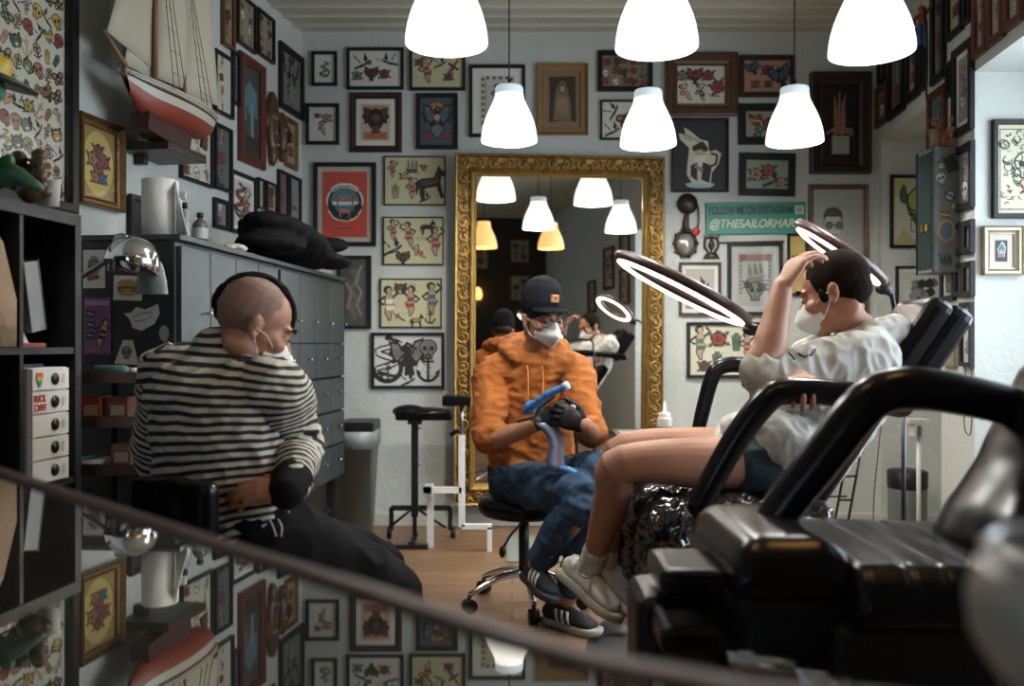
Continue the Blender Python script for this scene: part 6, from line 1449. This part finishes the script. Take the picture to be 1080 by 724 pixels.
# --- the capped tattooist -------------------------------------------------
def artist():
    pe = Person('person in rust orange hoodie, dark cap, glasses and mask wrapping a machine with black gloves', (.08, 3.68, .49)); root = pe.root
    neck = P(563, 374, 3.70); hc = P(572, 337, 3.60); m = hmat(hc, (.44, -.86, -.20)); k = .98
    ch = P(563, 412, 3.70); wa = P(561, 460, 3.72); pv = P(560, 503, 3.74)
    sR, sL = P(522, 394, 3.70), P(603, 391, 3.64); eR, eL = P(514, 460, 3.52), P(624, 454, 3.48); wR, wL = P(566, 447, 3.38), P(617, 449, 3.33)
    hR, hL = P(546, 510, 3.68), P(582, 508, 3.66); kR, kL = P(615, 522, 3.27), P(640, 500, 3.32); aR, aL = P(566, 596, 3.46), P(598, 632, 3.42)
    side = (sL - sR).normalized()
    b = B(); add_head(b, m, k, neck)
    torso(b, [pv, wa, ch, lerp(sR, sL, .5) + Vector((0, 0, -.01)), neck], [(.14, .10), (.13, .09), (.15, .1), (.13, .08), (.06, .055)], side)
    limb(b, [sR, eR, wR], [.05, .046, .031]); limb(b, [sL, eL, wL], [.05, .046, .031])
    limb(b, [hR, kR, aR], [.08, .052, .036]); limb(b, [hL, kL, aL], [.08, .052, .036])
    blob('body', b, M_skin, root, .0048, 2)
    # gloves: two hands gripping the wrapped machine
    gl = mat('nitrile_glove', (.007, .007, .008), .4, spec=.2)
    b = B(); limb(b, [lerp(eR, wR, .72), wR], [.033, .031]); add_hand(b, wR, (.85, -.12, .42), (.1, .95, -.2), (0, 0, 1), (.7, .8, .9, .95), 1.1, (.2, .3), .04); blob('glove', b, gl, root, .0042, 1)
    b = B(); limb(b, [lerp(eL, wL, .8), wL], [.030, .028]); add_hand(b, wL, (-.9, -.15, .38), (-.1, .95, -.2), (0, 0, 1), (.7, .8, .9, .95), 1.08, (.2, .3), .04); blob('glove', b, gl, root, .0042, 1)
    # hoodie
    hd = mat('orange_hoodie', (.36, .113, .018), .92, bump=(260, .2, .0015), var=(9, .5, (.31, .092, .014)))
    b = B(); torso(b, [pv + Vector((0, 0, -.005)), lerp(pv, wa, .5), wa, ch, lerp(sR, sL, .5) + Vector((0, 0, .0)), neck + Vector((0, .0, -.01))], [(.168, .13), (.185, .14), (.178, .132), (.175, .13), (.15, .095), (.075, .07)], side)
    limb(b, [lerp(sL, sR, .35) + Vector((0, 0, .0)), sR, lerp(sR, eR, .5), eR, lerp(eR, wR, .2)], [.08, .078, .07, .064, .05]); limb(b, [lerp(sR, sL, .35), sL, lerp(sL, eL, .5), eL, lerp(eL, wL, .35)], [.08, .076, .068, .06, .05])
    # bunched hood round the neck
    limb(b, [neck + Vector((-.075, -.09, -.02)), neck + Vector((-.105, -.02, .02)), neck + Vector((-.07, .06, .04)), neck + Vector((.02, .08, .045)), neck + Vector((.09, .04, .03)), neck + Vector((.1, -.03, .01)), neck + Vector((.05, -.105, -.04))], [.026, .04, .05, .05, .048, .04, .024])
    # kangaroo pocket ridge and waistband
    b.ell(lerp(pv, wa, .35) + Vector((.0, -.115, 0)), (.10, .035, .06))
    limb(b, [pv + side * -.165 + Vector((0, -.02, -.01)), pv + Vector((0, -.128, -.015)), pv + side * .165 + Vector((0, -.02, 0))], [.02, .02, .02])
    blob('hoodie', b, hd, root, .006, 3, [(.006, (9, 9, 14)), (.0035, (20, 20, 30))])
    b = B(); b.m(mat('drawstring', (.50, .17, .03), .8))
    for dx, L_ in ((-.03, .15), (.03, .12)): q = neck + Vector((dx, -.13, -.045)); b.tube([q, q + Vector((.004, -.018, -.06)), q + Vector((.0, -.022, -L_))], .004, 6, 3)
    b.add('drawstring', None, root)
    # jeans
    jn = mat('blue_jeans', (.025, .07, .14), .85, bump=(180, .3, .002), var=(2.5, .9, (.014, .035, .07)))
    b = B(); limb(b, [pv + side * -.07, hR, lerp(hR, kR, .5), kR, lerp(kR, aR, .45), lerp(aR, kR, .12)], [.12, .108, .09, .073, .065, .056]); limb(b, [pv + side * .07, hL, lerp(hL, kL, .5), kL, lerp(kL, aL, .45), lerp(aL, kL, .12)], [.12, .108, .09, .073, .065, .056])
    b.ell(pv + Vector((0, 0, -.03)), (.17, .13, .07)); blob('jeans', b, jn, root, .007, 3, [(.006, (10, 10, 10)), (.003, (24, 24, 24))])
    # cap
    cp = mat('cap_dark', (.008, .009, .012), .9, spec=.1, bump=(200, .2, .001)); T = lambda p: m @ (Vector(p) * k)
    b = B(); b.ell((0, -.016, .072), (.087, .104, .075)); b.tube([(0, -.018, .052), (0, -.018, .102)], [(.087, .104), (.081, .096)], 20, 3, (1, 0, 0), 'round')
    b.bm.transform(m @ Matrix.Scale(k, 4)); cpo = blob('cap', b, cp, root, .006, 2)
    b = B(); R_ = []
    for i in range(13):
        u = i / 12 * 2 - 1; x = u * .078; y0 = .082 * math.sqrt(max(0, 1 - (u * .8) ** 2)); y1 = y0 + .068 * math.sqrt(max(0, 1 - u ** 4)) + .004; z = .062 - .012 * u * u
        R_.append([(x, y0, z + .004), (x, y1, z - .004), (x, y1, z - .008), (x, y0, z - .001)])
    b.rings(R_); b.bm.transform(m @ Matrix.Scale(k, 4)); b.add('brim', cp, cpo)
    b = B(); b.m(mat('cap_patch', (.5, .24, .08), .7)); yy = .100; b.box((-.016, yy - .024, .086), (.016, yy - .006, .116), .002); b.m(inkmat((.2, .09, .03))); k2 = 1
    b.box((-.003, yy - .006, .094), (.003, yy - .0048, .108)); b.box((-.009, yy - .006, .103), (.009, yy - .0048, .108)); b.bm.transform(m @ Matrix.Scale(k, 4)); b.add('patch', None, cpo)
    # short hair below the cap, glasses, eyes, mask, ear stud
    b = B(); b.ell((0, -.03, .015), (.08, .082, .055)); b.bm.transform(m @ Matrix.Scale(k, 4)); blob('hair', b, mat('hair_black', (.012, .009, .008), .7, bump=(90, .5, .003)), root, .005, 1)
    b = B()
    for s in (-1, 1):
        pts = [(s * .033 + .026 * math.cos(t), .104 - .006 * abs(math.cos(t)), .004 + .021 * math.sin(t)) for t in [i * 2 * math.pi / 20 for i in range(21)]]; b.tube(pts, .0022, 6)
        b.tube([(s * .059, .099, .01), (s * .076, .06, .012), (s * .084, .0, .01)], .0022, 6, 3)
    b.tube([(-.009, .106, .008), (0, .109, .011), (.009, .106, .008)], .0022, 6, 2)
    g_ = local_part(b, 'glasses', m @ Matrix.Scale(k, 4), mat('glasses_dark', (.04, .02, .015), .25), root)
    b = B()
    for s in (-1, 1): b.ell((s * .032, .0795, .005), (.0125, .0125, .0085))
    local_part(b, 'eyes', m @ Matrix.Scale(k, 4), mat('eye_dark', (.05, .03, .025), .2), root)
    b = B()
    for s in (-1, 1): b.tube([(s * .015, .096, .03), (s * .035, .094, .036), (s * .053, .08, .03)], [.004, .005, .003], 6, 2)
    local_part(b, 'eyebrows', m @ Matrix.Scale(k, 4), MATS['hair_black'], root)
    face_mask(m @ Matrix.Translation((0, .014, 0)), k, root)
    # trainers
    w3 = mat('stripe_white', (.6, .6, .56), .6); sb = mat('suede_black', (.012, .013, .016), .7)
    shoe_parts(root, shoe(None, P(553, 610, 3.52), P(583, 640, 3.28), (.25, .15, 1)), sb, mat('sole_dark', (.03, .03, .03), .6), .26, w3)
    shoe_parts(root, shoe(None, Vector((.13, 3.50, .002)), Vector((.33, 3.30, .002)), (0, 0, 1)), sb, mat('sole_pale', (.35, .34, .3), .6), .285, w3)
    pe.fix()
    # wrapped tattoo machine held in the gloves
    root2 = thing('wrapped_machine', 'blue plastic-wrapped tattoo machine held between the black gloves', 'tattoo machine', P(590, 420, 3.28)); o0 = root2.location
    bl = mat('blue_film', (.05, .20, .50), .25, spec=.8)
    b = B(); limb(b, [P(554, 434, 3.30) - o0, P(566, 425, 3.27) - o0, P(580, 415, 3.24) - o0, P(595, 409, 3.22) - o0], [.014, .016, .014, .013], sub=4); b.ell(P(559, 430, 3.29) - o0, (.022, .02, .026)); blob('film_sleeve', b, bl, root2, .004, 1, [(.0018, (50, 50, 50))])
    b = B(); b.tube([P(594, 409, 3.22) - o0, P(599, 406, 3.21) - o0], .016, 14); b.add('grip_tip', mat('blue_pale', (.35, .5, .7), .3), root2)
    b = B(); b.ell(P(604, 430, 3.27) - o0, (.012, .006, .012)); b.add('metal_ring', M_chrome, root2)
    root2 = thing('blue_film_sheet', 'translucent blue grey film strip hanging from the gloves to the lap', 'plastic film', P(586, 470, 3.4)); o0 = root2.location
    R_ = []
    for i in range(9):
        t = i / 8; cx = 573 + 22 * t + 6 * math.sin(t * 5); cy = 446 + 50 * t; hw = 11 - 3 * math.sin(t * 3); D = 3.36 - .0 * t - .06 * t
        R_.append([P(cx - hw, cy, D) - o0, P(cx - hw * .2, cy, D - .02) - o0, P(cx + hw * .4, cy, D + .01) - o0, P(cx + hw, cy, D - .01) - o0, P(cx + hw, cy, D + .004) - o0, P(cx + hw * .4, cy, D + .02) - o0, P(cx - hw * .2, cy, D - .005) - o0, P(cx - hw, cy, D + .006) - o0])
    b = B(); b.m(mat('film_grey_blue', (.11, .14, .24), .3, spec=.7)); b.rings(R_); b.add('sheet', None, root2)
    b = B(); limb(b, [P(592, 494, 3.30) - o0, P(603, 498, 3.29) - o0, P(611, 503, 3.28) - o0], [.012, .016, .008]); b.add('knotted_end', bl, root2, smooth=True)
    # stool
    root3 = thing('stool', 'round black swivel stool with chrome star base under the tattooist', 'stool', (.05, 3.72, 0))
    b = B(); b.lathe([(0, .385), (.17, .385), (.19, .40), (.195, .43), (.185, .455), (.12, .465), (0, .465)], n=32); b.add('seat', M_leather, root3, smooth=True)
    b = B(); b.tube([(0, 0, .14), (0, 0, .385)], .022, 12); b.add('gas_lift', M_black, root3)
    b = B(); b.tube([(0, -.02, .36), (-.05, -.12, .33), (-.08, -.17, .29)], .005, 6, 3); b.ell((-.088, -.185, .27), (.014, .02, .025)); b.add('lever', M_black, root3)
    b = B(); b.m(M_chrome)
    for i in range(5): a = i * 1.2566 + 3.6; b.tube([(0, 0, .14), (.12 * math.cos(a), .12 * math.sin(a), .13), (.25 * math.cos(a), .25 * math.sin(a), .075)], [(.02, .018), (.016, .014), (.012, .011)], 8, 3)
    b.add('star_base', None, root3, smooth=True)
    for i in range(5):
        a = i * 1.2566 + 3.6; c_ = Vector((.25 * math.cos(a), .25 * math.sin(a), .03)); t = Vector((-math.sin(a), math.cos(a), 0)); b = B(); b.tube([c_ - t * .02, c_ + t * .02], .029, 16); b.tube([c_, c_ + Vector((0, 0, .045))], .008, 6); b.add('caster', M_black, root3)
artist()

# --- the client ------------------------------------------------------------
def client():
    pe = Person('person in light grey hoodie and teal shorts seated in tattoo chair, hand on forehead', (.85, 2.75, .65)); root = pe.root
    hc = P(880, 309, 2.70); m = hmat(hc, (-.80, .46, -.36)); k = 1.03; neck = P(907, 352, 2.74)
    up = P(905, 375, 2.76); ch = P(890, 415, 2.76); wa = P(860, 455, 2.77); pv = P(835, 483, 2.78)
    sN, sF = P(913, 378, 2.58), P(893, 366, 2.95); eN = P(805, 402, 2.48); wN = P(825, 304, 2.56); eF = P(835, 428, 2.88); wF = P(845, 400, 2.385)
    hN, hF = P(838, 488, 2.67), P(832, 478, 2.90); kN, kF = P(657, 490, 2.55), P(660, 474, 2.86); aN, aF = P(626, 590, 2.80), P(640, 590, 3.0)
    side = (sN - sF).normalized()
    b = B(); add_head(b, m, k, neck)
    torso(b, [pv, wa, ch, up, neck], [(.14, .10), (.13, .09), (.14, .1), (.13, .08), (.062, .06)], side)
    limb(b, [sN, eN, lerp(eN, wN, .35), lerp(eN, wN, .7), wN], [.05, .05, .050, .039, .030]); limb(b, [sF, eF, wF], [.05, .042, .026])
    limb(b, [hN, lerp(hN, kN, .45), kN, lerp(kN, aN, .3), aN, P(620, 612, 2.82)], [.092, .08, .056, .056, .036, .032]); limb(b, [hF, lerp(hF, kF, .45), kF, lerp(kF, aF, .3), aF], [.09, .078, .055, .055, .036])
    # raised hand on the forehead, other hand over the armrest
    add_hand(b, wN, (.52, .12, .85), (.75, .3, -.6), (-.3, .9, .2), (.65, .6, .55, .5), 1.12, (.6, .3))
    add_hand(b, wF, (-.14, -.85, -.02), (.0, .1, -1), (-1, 0, 0), (.72, .8, .82, .75), 1.0, (.2, .1), .12)
    blob('body', b, M_skin, root, .0048, 2)
    # shorts
    st = mat('teal_shorts', (.022, .05, .062), .85, bump=(150, .2, .002))
    b = B(); limb(b, [pv + side * .05, hN, lerp(hN, kN, .24)], [.11, .115, .110]); limb(b, [pv - side * .05, hF, lerp(hF, kF, .22)], [.12, .12, .11]); b.ell(pv + Vector((0, 0, -.04)), (.12, .14, .06)); blob('shorts', b, st, root, .007, 2, [(.005, (12, 12, 12))])
    # hoodie
    hd = mat('light_grey_hoodie', (.50, .50, .47), .95, bump=(220, .25, .0015), var=(60, .5, (.44, .44, .41)))
    b = B(); torso(b, [lerp(wa, pv, 1.0) + Vector((-.0, 0, .02)), lerp(wa, pv, .4), wa, ch, up, neck + Vector((0, 0, -.02))], [(.17, .142), (.178, .15), (.17, .14), (.168, .135), (.15, .10), (.08, .075)], side)
    b.ell(P(868, 388, 2.76), (.12, .15, .10)); b.ell(P(806, 452, 2.72), (.13, .17, .06)); b.ell(P(826, 468, 2.62), (.10, .12, .085)); b.ell(P(836, 474, 2.68), (.11, .17, .11)); b.ell(P(838, 486, 2.62), (.07, .09, .06))
    b.tube([wa + Vector((-.04, 0, .02)), pv + Vector((-.16, 0, .05)), pv + Vector((-.24, 0, .02))], [(.15, .10), (.13, .07), (.11, .035)], 18, 5, side, 'round')
    limb(b, [lerp(sN, sF, .35), sN, lerp(sN, eN, .5), lerp(sN, eN, .9), eN + Vector((-.005, 0, .02))], [.09, .088, .077, .068, .06]); limb(b, [lerp(sF, sN, .3), sF, lerp(sF, eF, .5), eF, lerp(eF, wF, .6)], [.08, .078, .068, .06, .048])
    limb(b, [neck + Vector((-.08, -.10, -.03)), neck + Vector((.0, -.11, .0)), neck + Vector((.085, -.06, .01)), neck + Vector((.10, .02, .0)), neck + Vector((.07, .1, .0)), neck + Vector((-.04, .12, -.02))], [.022, .036, .045, .05, .042, .024])
    b.ell(neck + Vector((.085, -.01, -.05)), (.055, .1, .075))
    hood = blob('hoodie', b, hd, root, .006, 3, [(.006, (13, 9, 9)), (.004, (30, 18, 18))])
    b = B(); b.m(mat('print_black', (.03, .03, .035), .8))
    sp = lambda px, py, D: P(px, py, D)
    for pts in ([(829, 364), (834, 358), (841, 350), (847, 347), (853, 345)], [(843, 349), (847, 354), (851, 358)], [(836, 358), (842, 356), (848, 353)], [(828, 369), (833, 374), (838, 380)], [(842, 373), (848, 377), (855, 375), (860, 369)]): q = [on_surface(hood, x, y) for x, y in pts]; q = [v for v in q if v]; len(q) > 1 and b.tube(q, .0035, 6, 1)
    b.add('chest_print', None, root)
    # hair, mask, sock, shoe
    hr = mat('hair_dark_short', (.011, .007, .005), .95, spec=.08, bump=(160, .6, .003))
    b = B(); b.ell((0, -.022, .038), (.0805, .097, .086), None, 20, 12); b.ell((0, -.055, -.005), (.068, .055, .055)); b.bm.transform(m @ Matrix.Scale(k, 4)); blob('hair', b, hr, root, .0048, 2)
    b = B()
    for s in (-1, 1): b = B(); b.ell((s * .074, .022, -.005), (.006, .012, .022)); b.bm.transform(m @ Matrix.Scale(k, 4)); b.add('sideburn', hr, root, smooth=True)
    b = B()
    for s in (-1, 1): b.tube([(s * .015, .094, .032), (s * .035, .092, .038), (s * .053, .08, .032)], [.004, .005, .003], 6, 2)
    local_part(b, 'eyebrows', m @ Matrix.Scale(k, 4), hr, root)
    b = B()
    for s in (-1, 1): b.ell((s * .032, .0795, .005), (.0125, .0125, .0075))
    local_part(b, 'eyes', m @ Matrix.Scale(k, 4), mat('eye_dark', (.05, .03, .025), .2), root)
    face_mask(m @ Matrix.Translation((0, .012, -.004)), k * .94, root)
    wt = mat('shoe_white', (.62, .61, .57), .55); sk = mat('sock_white', (.55, .54, .48), .9)
    b = B(); limb(b, [lerp(kN, aN, .9), aN, P(618, 610, 2.82)], [.041, .042, .040]); blob('sock', b, sk, root, .005, 1, [(.002, (60, 60, 60))])
    shoe_parts(root, shoe(None, P(590, 606, 2.88), P(643, 653, 2.72), (.62, -.42, .62)), wt, mat('sole_cream', (.42, .4, .33), .6), .275, None, mat('lace_grey', (.36, .35, .3), .8), .068)
    b = B(); limb(b, [lerp(kF, aF, .9), aF], [.04, .041]); b.add('sock', sk, root, smooth=True)
    shoe_parts(root, shoe(None, P(628, 610, 3.08), P(668, 650, 2.95), (.5, -.3, .8)), wt, MATS['sole_cream'], .275, None, None)
    # faint red linework on the near thigh
    b = B(); b.m(mat('tattoo_red', (.30, .07, .06), .6))
    def on_thigh(t, a):
        c_ = lerp(hN, kN, t); ax = (kN - hN).normalized(); u = Vector((0, 0, 1)); u = (u - ax * u.dot(ax)).normalized(); v = ax.cross(u); r = .0555 + (.084 - .0555) * (1 - (t - .45) / .55) * .95
        return c_ + (u * math.cos(a) + v * math.sin(a)) * (r - .001)
    pts = [on_thigh(.62 + .05 * math.sin(i * 1.3) + .012 * i, .15 + .22 * math.cos(i * .9)) for i in range(12)]
    b.tube(pts, .0016, 5, 3); b.add('thigh_tattoo', None, root)
    pe.fix()
client()

# --- the striped sitter ----------------------------------------------------
def sitter():
    pe = Person('person with mohawk in black and white striped top seen from behind, seated left', (-.72, 2.15, .63)); root = pe.root
    hc = P(267, 344, 2.20); m = hmat(hc, (.76, .40, -.46), (.25, .1, 1)); k = 1.0; neck = P(230, 376, 2.20)
    f = Vector((.45, .88, 0)).normalized(); side = Vector((f.y, -f.x, 0))        # side = person's right
    up = P(226, 398, 2.20); ch = P(228, 440, 2.16); wa = P(232, 490, 2.14); pv = P(240, 540, 2.17)
    sR = up + side * .185 + Vector((0, 0, -.035)); sL = up - side * .165 + Vector((0, 0, .01))
    eR = P(311, 468, 2.22); wR = P(307, 517, 1.995); eL = P(168, 485, 2.45); wL = P(250, 500, 2.62)
    hR = pv + side * .09 + Vector((0, 0, -.03)); hL = pv - side * .09 + Vector((0, 0, -.03)); kR = P(415, 628, 2.42); kL = P(400, 600, 2.70); aR = P(410, 800, 2.45); aL = P(400, 760, 2.8)
    b = B(); add_head(b, m, k, neck + Vector((0, .01, 0)))
    torso(b, [pv, wa, ch, up, neck], [(.15, .11), (.14, .1), (.15, .1), (.13, .08), (.062, .06)], side)
    limb(b, [sR, eR, wR], [.05, .045, .027]); limb(b, [sL, eL, wL], [.05, .043, .027])
    limb(b, [hR, kR, aR], [.08, .055, .038]); limb(b, [hL, kL, aL], [.08, .055, .038])
    add_hand(b, wR, (-.95, -.2, .03), (0, .6, -.8), (0, .6, .8), (.3, .35, .4, .45), .9, (.3, .2), .06); add_hand(b, wL, (.7, .3, 0), (0, 0, -1), (.3, 1, 0), (.4, .4, .4, .4))
    blob('body', b, M_skin, root, .005, 2)
    sm = stripes_mat()
    b = B(); torso(b, [pv + Vector((.01, 0, -.03)), lerp(pv, wa, .5), wa, ch, up, neck + Vector((0, 0, -.012))], [(.185, .14), (.182, .14), (.175, .135), (.18, .13), (.16, .10), (.085, .08)], side)
    b.ell(lerp(wa, pv, .8) - f * .04, (.15, .13, .09)); limb(b, [lerp(sL, sR, .2), sL], [.08, .072]); limb(b, [lerp(sR, sL, .25), sR], [.08, .074]); b.ell(lerp(up, ch, .5) - f * .05, (.13, .1, .1))
    o = blob('shirt', b, sm, root, .006, 3, [(.006, (10, 10, 16)), (.0035, (24, 24, 34))]); 
    at = o.data.attributes.new('stripe', 'FLOAT', 'POINT')
    for v in o.data.vertices:
        h = (v.co.z - pv.z) / (up.z - pv.z); xs = (v.co - wa).dot(side); tl = .26 - .34 * min(1.1, max(0, h))
        at.data[v.index].value = (v.co.z - tl * xs + .25 * xs * xs * h + .006 * noise.noise(v.co * 6) + .003 * noise.noise(v.co * 20)) / .0225

    b = B(); limb(b, [lerp(sR, sL, .40), sR, lerp(sR, eR, .5), eR, lerp(eR, wR, .35), lerp(eR, wR, .85)], [.05, .086, .080, .070, .058, .044]); o = blob('sleeve', b, sm, root, .006, 2, [(.006, (12, 12, 12)), (.003, (30, 30, 30))]); 
    at = o.data.attributes.new('stripe', 'FLOAT', 'POINT'); d1 = eR - sR; l1 = d1.length; d2 = wR - eR; l2 = d2.length; apath = [sR, lerp(sR, eR, .75), lerp(eR, lerp(sR, wR, .5), .3), lerp(eR, wR, .3), wR]
    for v in o.data.vertices:
        h = (v.co.z - pv.z) / (up.z - pv.z); xs = (v.co - wa).dot(side); tl = .26 - .34 * min(1.1, max(0, h))
        tor = v.co.z - tl * xs + .25 * xs * xs * h
        t1 = (v.co - sR).dot(d1) / l1; t2 = max(0, (v.co - eR).dot(d2) / l2)
        arm = path_s(v.co, apath)
        h0 = (sR.z - pv.z) / (up.z - pv.z); x0 = (sR - wa).dot(side); C0 = sR.z - (.26 - .34 * min(1.1, h0)) * x0 + .25 * x0 * x0 * h0
        q = max(0, min(1, (t1 + .03) / .12)); q = q * q * (3 - 2 * q)
        at.data[v.index].value = (tor * (1 - q) + (C0 - arm) * q + .004 * noise.noise(v.co * 8)) / .0225

    b = B(); limb(b, [sL, lerp(sL, eL, .5), eL, lerp(eL, wL, .8)], [.074, .068, .06, .044]); o = blob('sleeve', b, sm, root, .006, 2, [(.006, (12, 12, 12))]); stripe_attr(o, [sL, eL, wL], .0222)
    b = B(); limb(b, [lerp(eR, wR, .80), lerp(eR, wR, 1.03) + Vector((-.01, 0, 0))], [.050, .042]); blob('cuff', b, mat('cuff_black', (.008, .008, .009), .9, spec=.1), root, .005, 1)
    pt = mat('black_trousers', (.008, .008, .009), .95, spec=.1, bump=(60, .3, .002))
    b = B(); b.ell(pv + Vector((0, 0, -.07)), (.17, .16, .08)); limb(b, [hR, lerp(hR, kR, .5), kR, lerp(kR, aR, .5), aR], [.115, .098, .078, .065, .058]); limb(b, [hL, lerp(hL, kL, .5), kL, lerp(kL, aL, .5), aL], [.115, .098, .078, .065, .058]); blob('trousers', b, pt, root, .008, 3, [(.006, (10, 10, 10))])
    b = B()
    for dx in (0, 9): b.tube([P(284 + dx, 548, 2.03), P(288 + dx, 556, 2.02), P(291 + dx * .6, 566, 2.03)], .0022, 6, 3)
    b.add('waist_cord', MATS['shoe_white'], root)
    # shaved sides and mohawk strip
    b = B(); b.ell((0, -.022, .036), (.0775, .094, .086), None, 20, 12); b.bm.transform(m @ Matrix.Scale(k, 4)); blob('shaved_hair', b, mat('stubble', (.26, .155, .11), .8, bump=(220, .5, .0015), var=(60, .9, (.20, .12, .09))), root, .005, 2)
    hrm = mat('mohawk_black', (.006, .005, .005), .95, spec=.08, bump=(110, .8, .004))
    b = B(); pts = []; rad = []
    for i in range(12):
        a = math.radians(8 + i * 19); r = .089; pts.append((0, -.014 + r * .97 * math.cos(a), .034 + r * .92 * math.sin(a))); rad.append((.032 if 2 < i < 10 else .024, .016 if 1 < i < 9 else .02 if i < 11 else .012))
    b.tube(pts, rad, 16, 3, (1, 0, 0), 'round'); b.bm.transform(m @ Matrix.Scale(k, 4)); blob('mohawk', b, hrm, root, .005, 1, [(.002, (60, 60, 60))])
    b = B()
    for s in (-1, 1): b.ell((s * .032, .0795, .005), (.0125, .0125, .0075))
    local_part(b, 'eyes', m @ Matrix.Scale(k, 4), MATS['eye_dark'], root)
    b = B()
    for s in (-1, 1): b.tube([(s * .015, .094, .03), (s * .035, .092, .036), (s * .053, .08, .03)], [.004, .005, .003], 6, 2)
    local_part(b, 'eyebrows', m @ Matrix.Scale(k, 4), hrm, root)
    face_mask(m @ Matrix.Translation((0, .01, -.012)), k, root)
    for a_ in (aR, aL): h = Vector((a_.x - .03, a_.y - .06, .002)); shoe_parts(root, shoe(None, h, h + Vector((.2, .2, 0)), (0, 0, 1)), MATS['suede_black'], MATS['sole_dark'], .28)
    pe.fix()
    # chair under the sitter
    c = Vector((pv.x - .02, pv.y, 0)); root2 = thing('swivel_chair', 'black swivel chair with rounded low backrest under the striped sitter', 'chair', c)
    b = B(); b.lathe([(0, -.06), (.2, -.06), (.225, -.04), (.225, -.02), (.2, 0), (0, .0)], (0, 0, .54), 32); b.add('seat', M_leather, root2, smooth=True)
    bc = P(184, 534, 1.93) - c; rot = Matrix((side, f, Vector((0, 0, 1)))).transposed()
    b = B(); b.ell((0, 0, 0), (.10, .03, .07)); b.box((-.12, -.025, -.07), (.12, .025, .06), .02); b.bm.transform(Matrix.Translation(bc) @ rot.to_4x4()); bk = blob('backrest', b, M_leather, root2, .006, 10)
    b = B(); b.tube([bc + Vector((0, 0, -.03)), bc + Vector((0, 0, -.16)), Vector((-.05, -.05, .47))], .016, 8, 3); b.add('back_support', M_blackmetal, root2)
    b = B(); b.tube([(0, 0, .1), (0, 0, .49)], .025, 12); b.add('gas_lift', M_chrome, root2)
    b = B(); b.m(M_black)
    for i in range(5): a = i * 1.2566; b.tube([(0, 0, .1), (.28 * math.cos(a), .28 * math.sin(a), .07)], [.022, .014], 8)
    b.add('star_base', None, root2)
    for i in range(5):
        a = i * 1.2566; c_ = Vector((.28 * math.cos(a), .28 * math.sin(a), .032)); t = Vector((-math.sin(a), math.cos(a), 0)); b = B(); b.tube([c_ - t * .02, c_ + t * .02], .03, 14); b.add('caster', M_black, root2)
sitter()
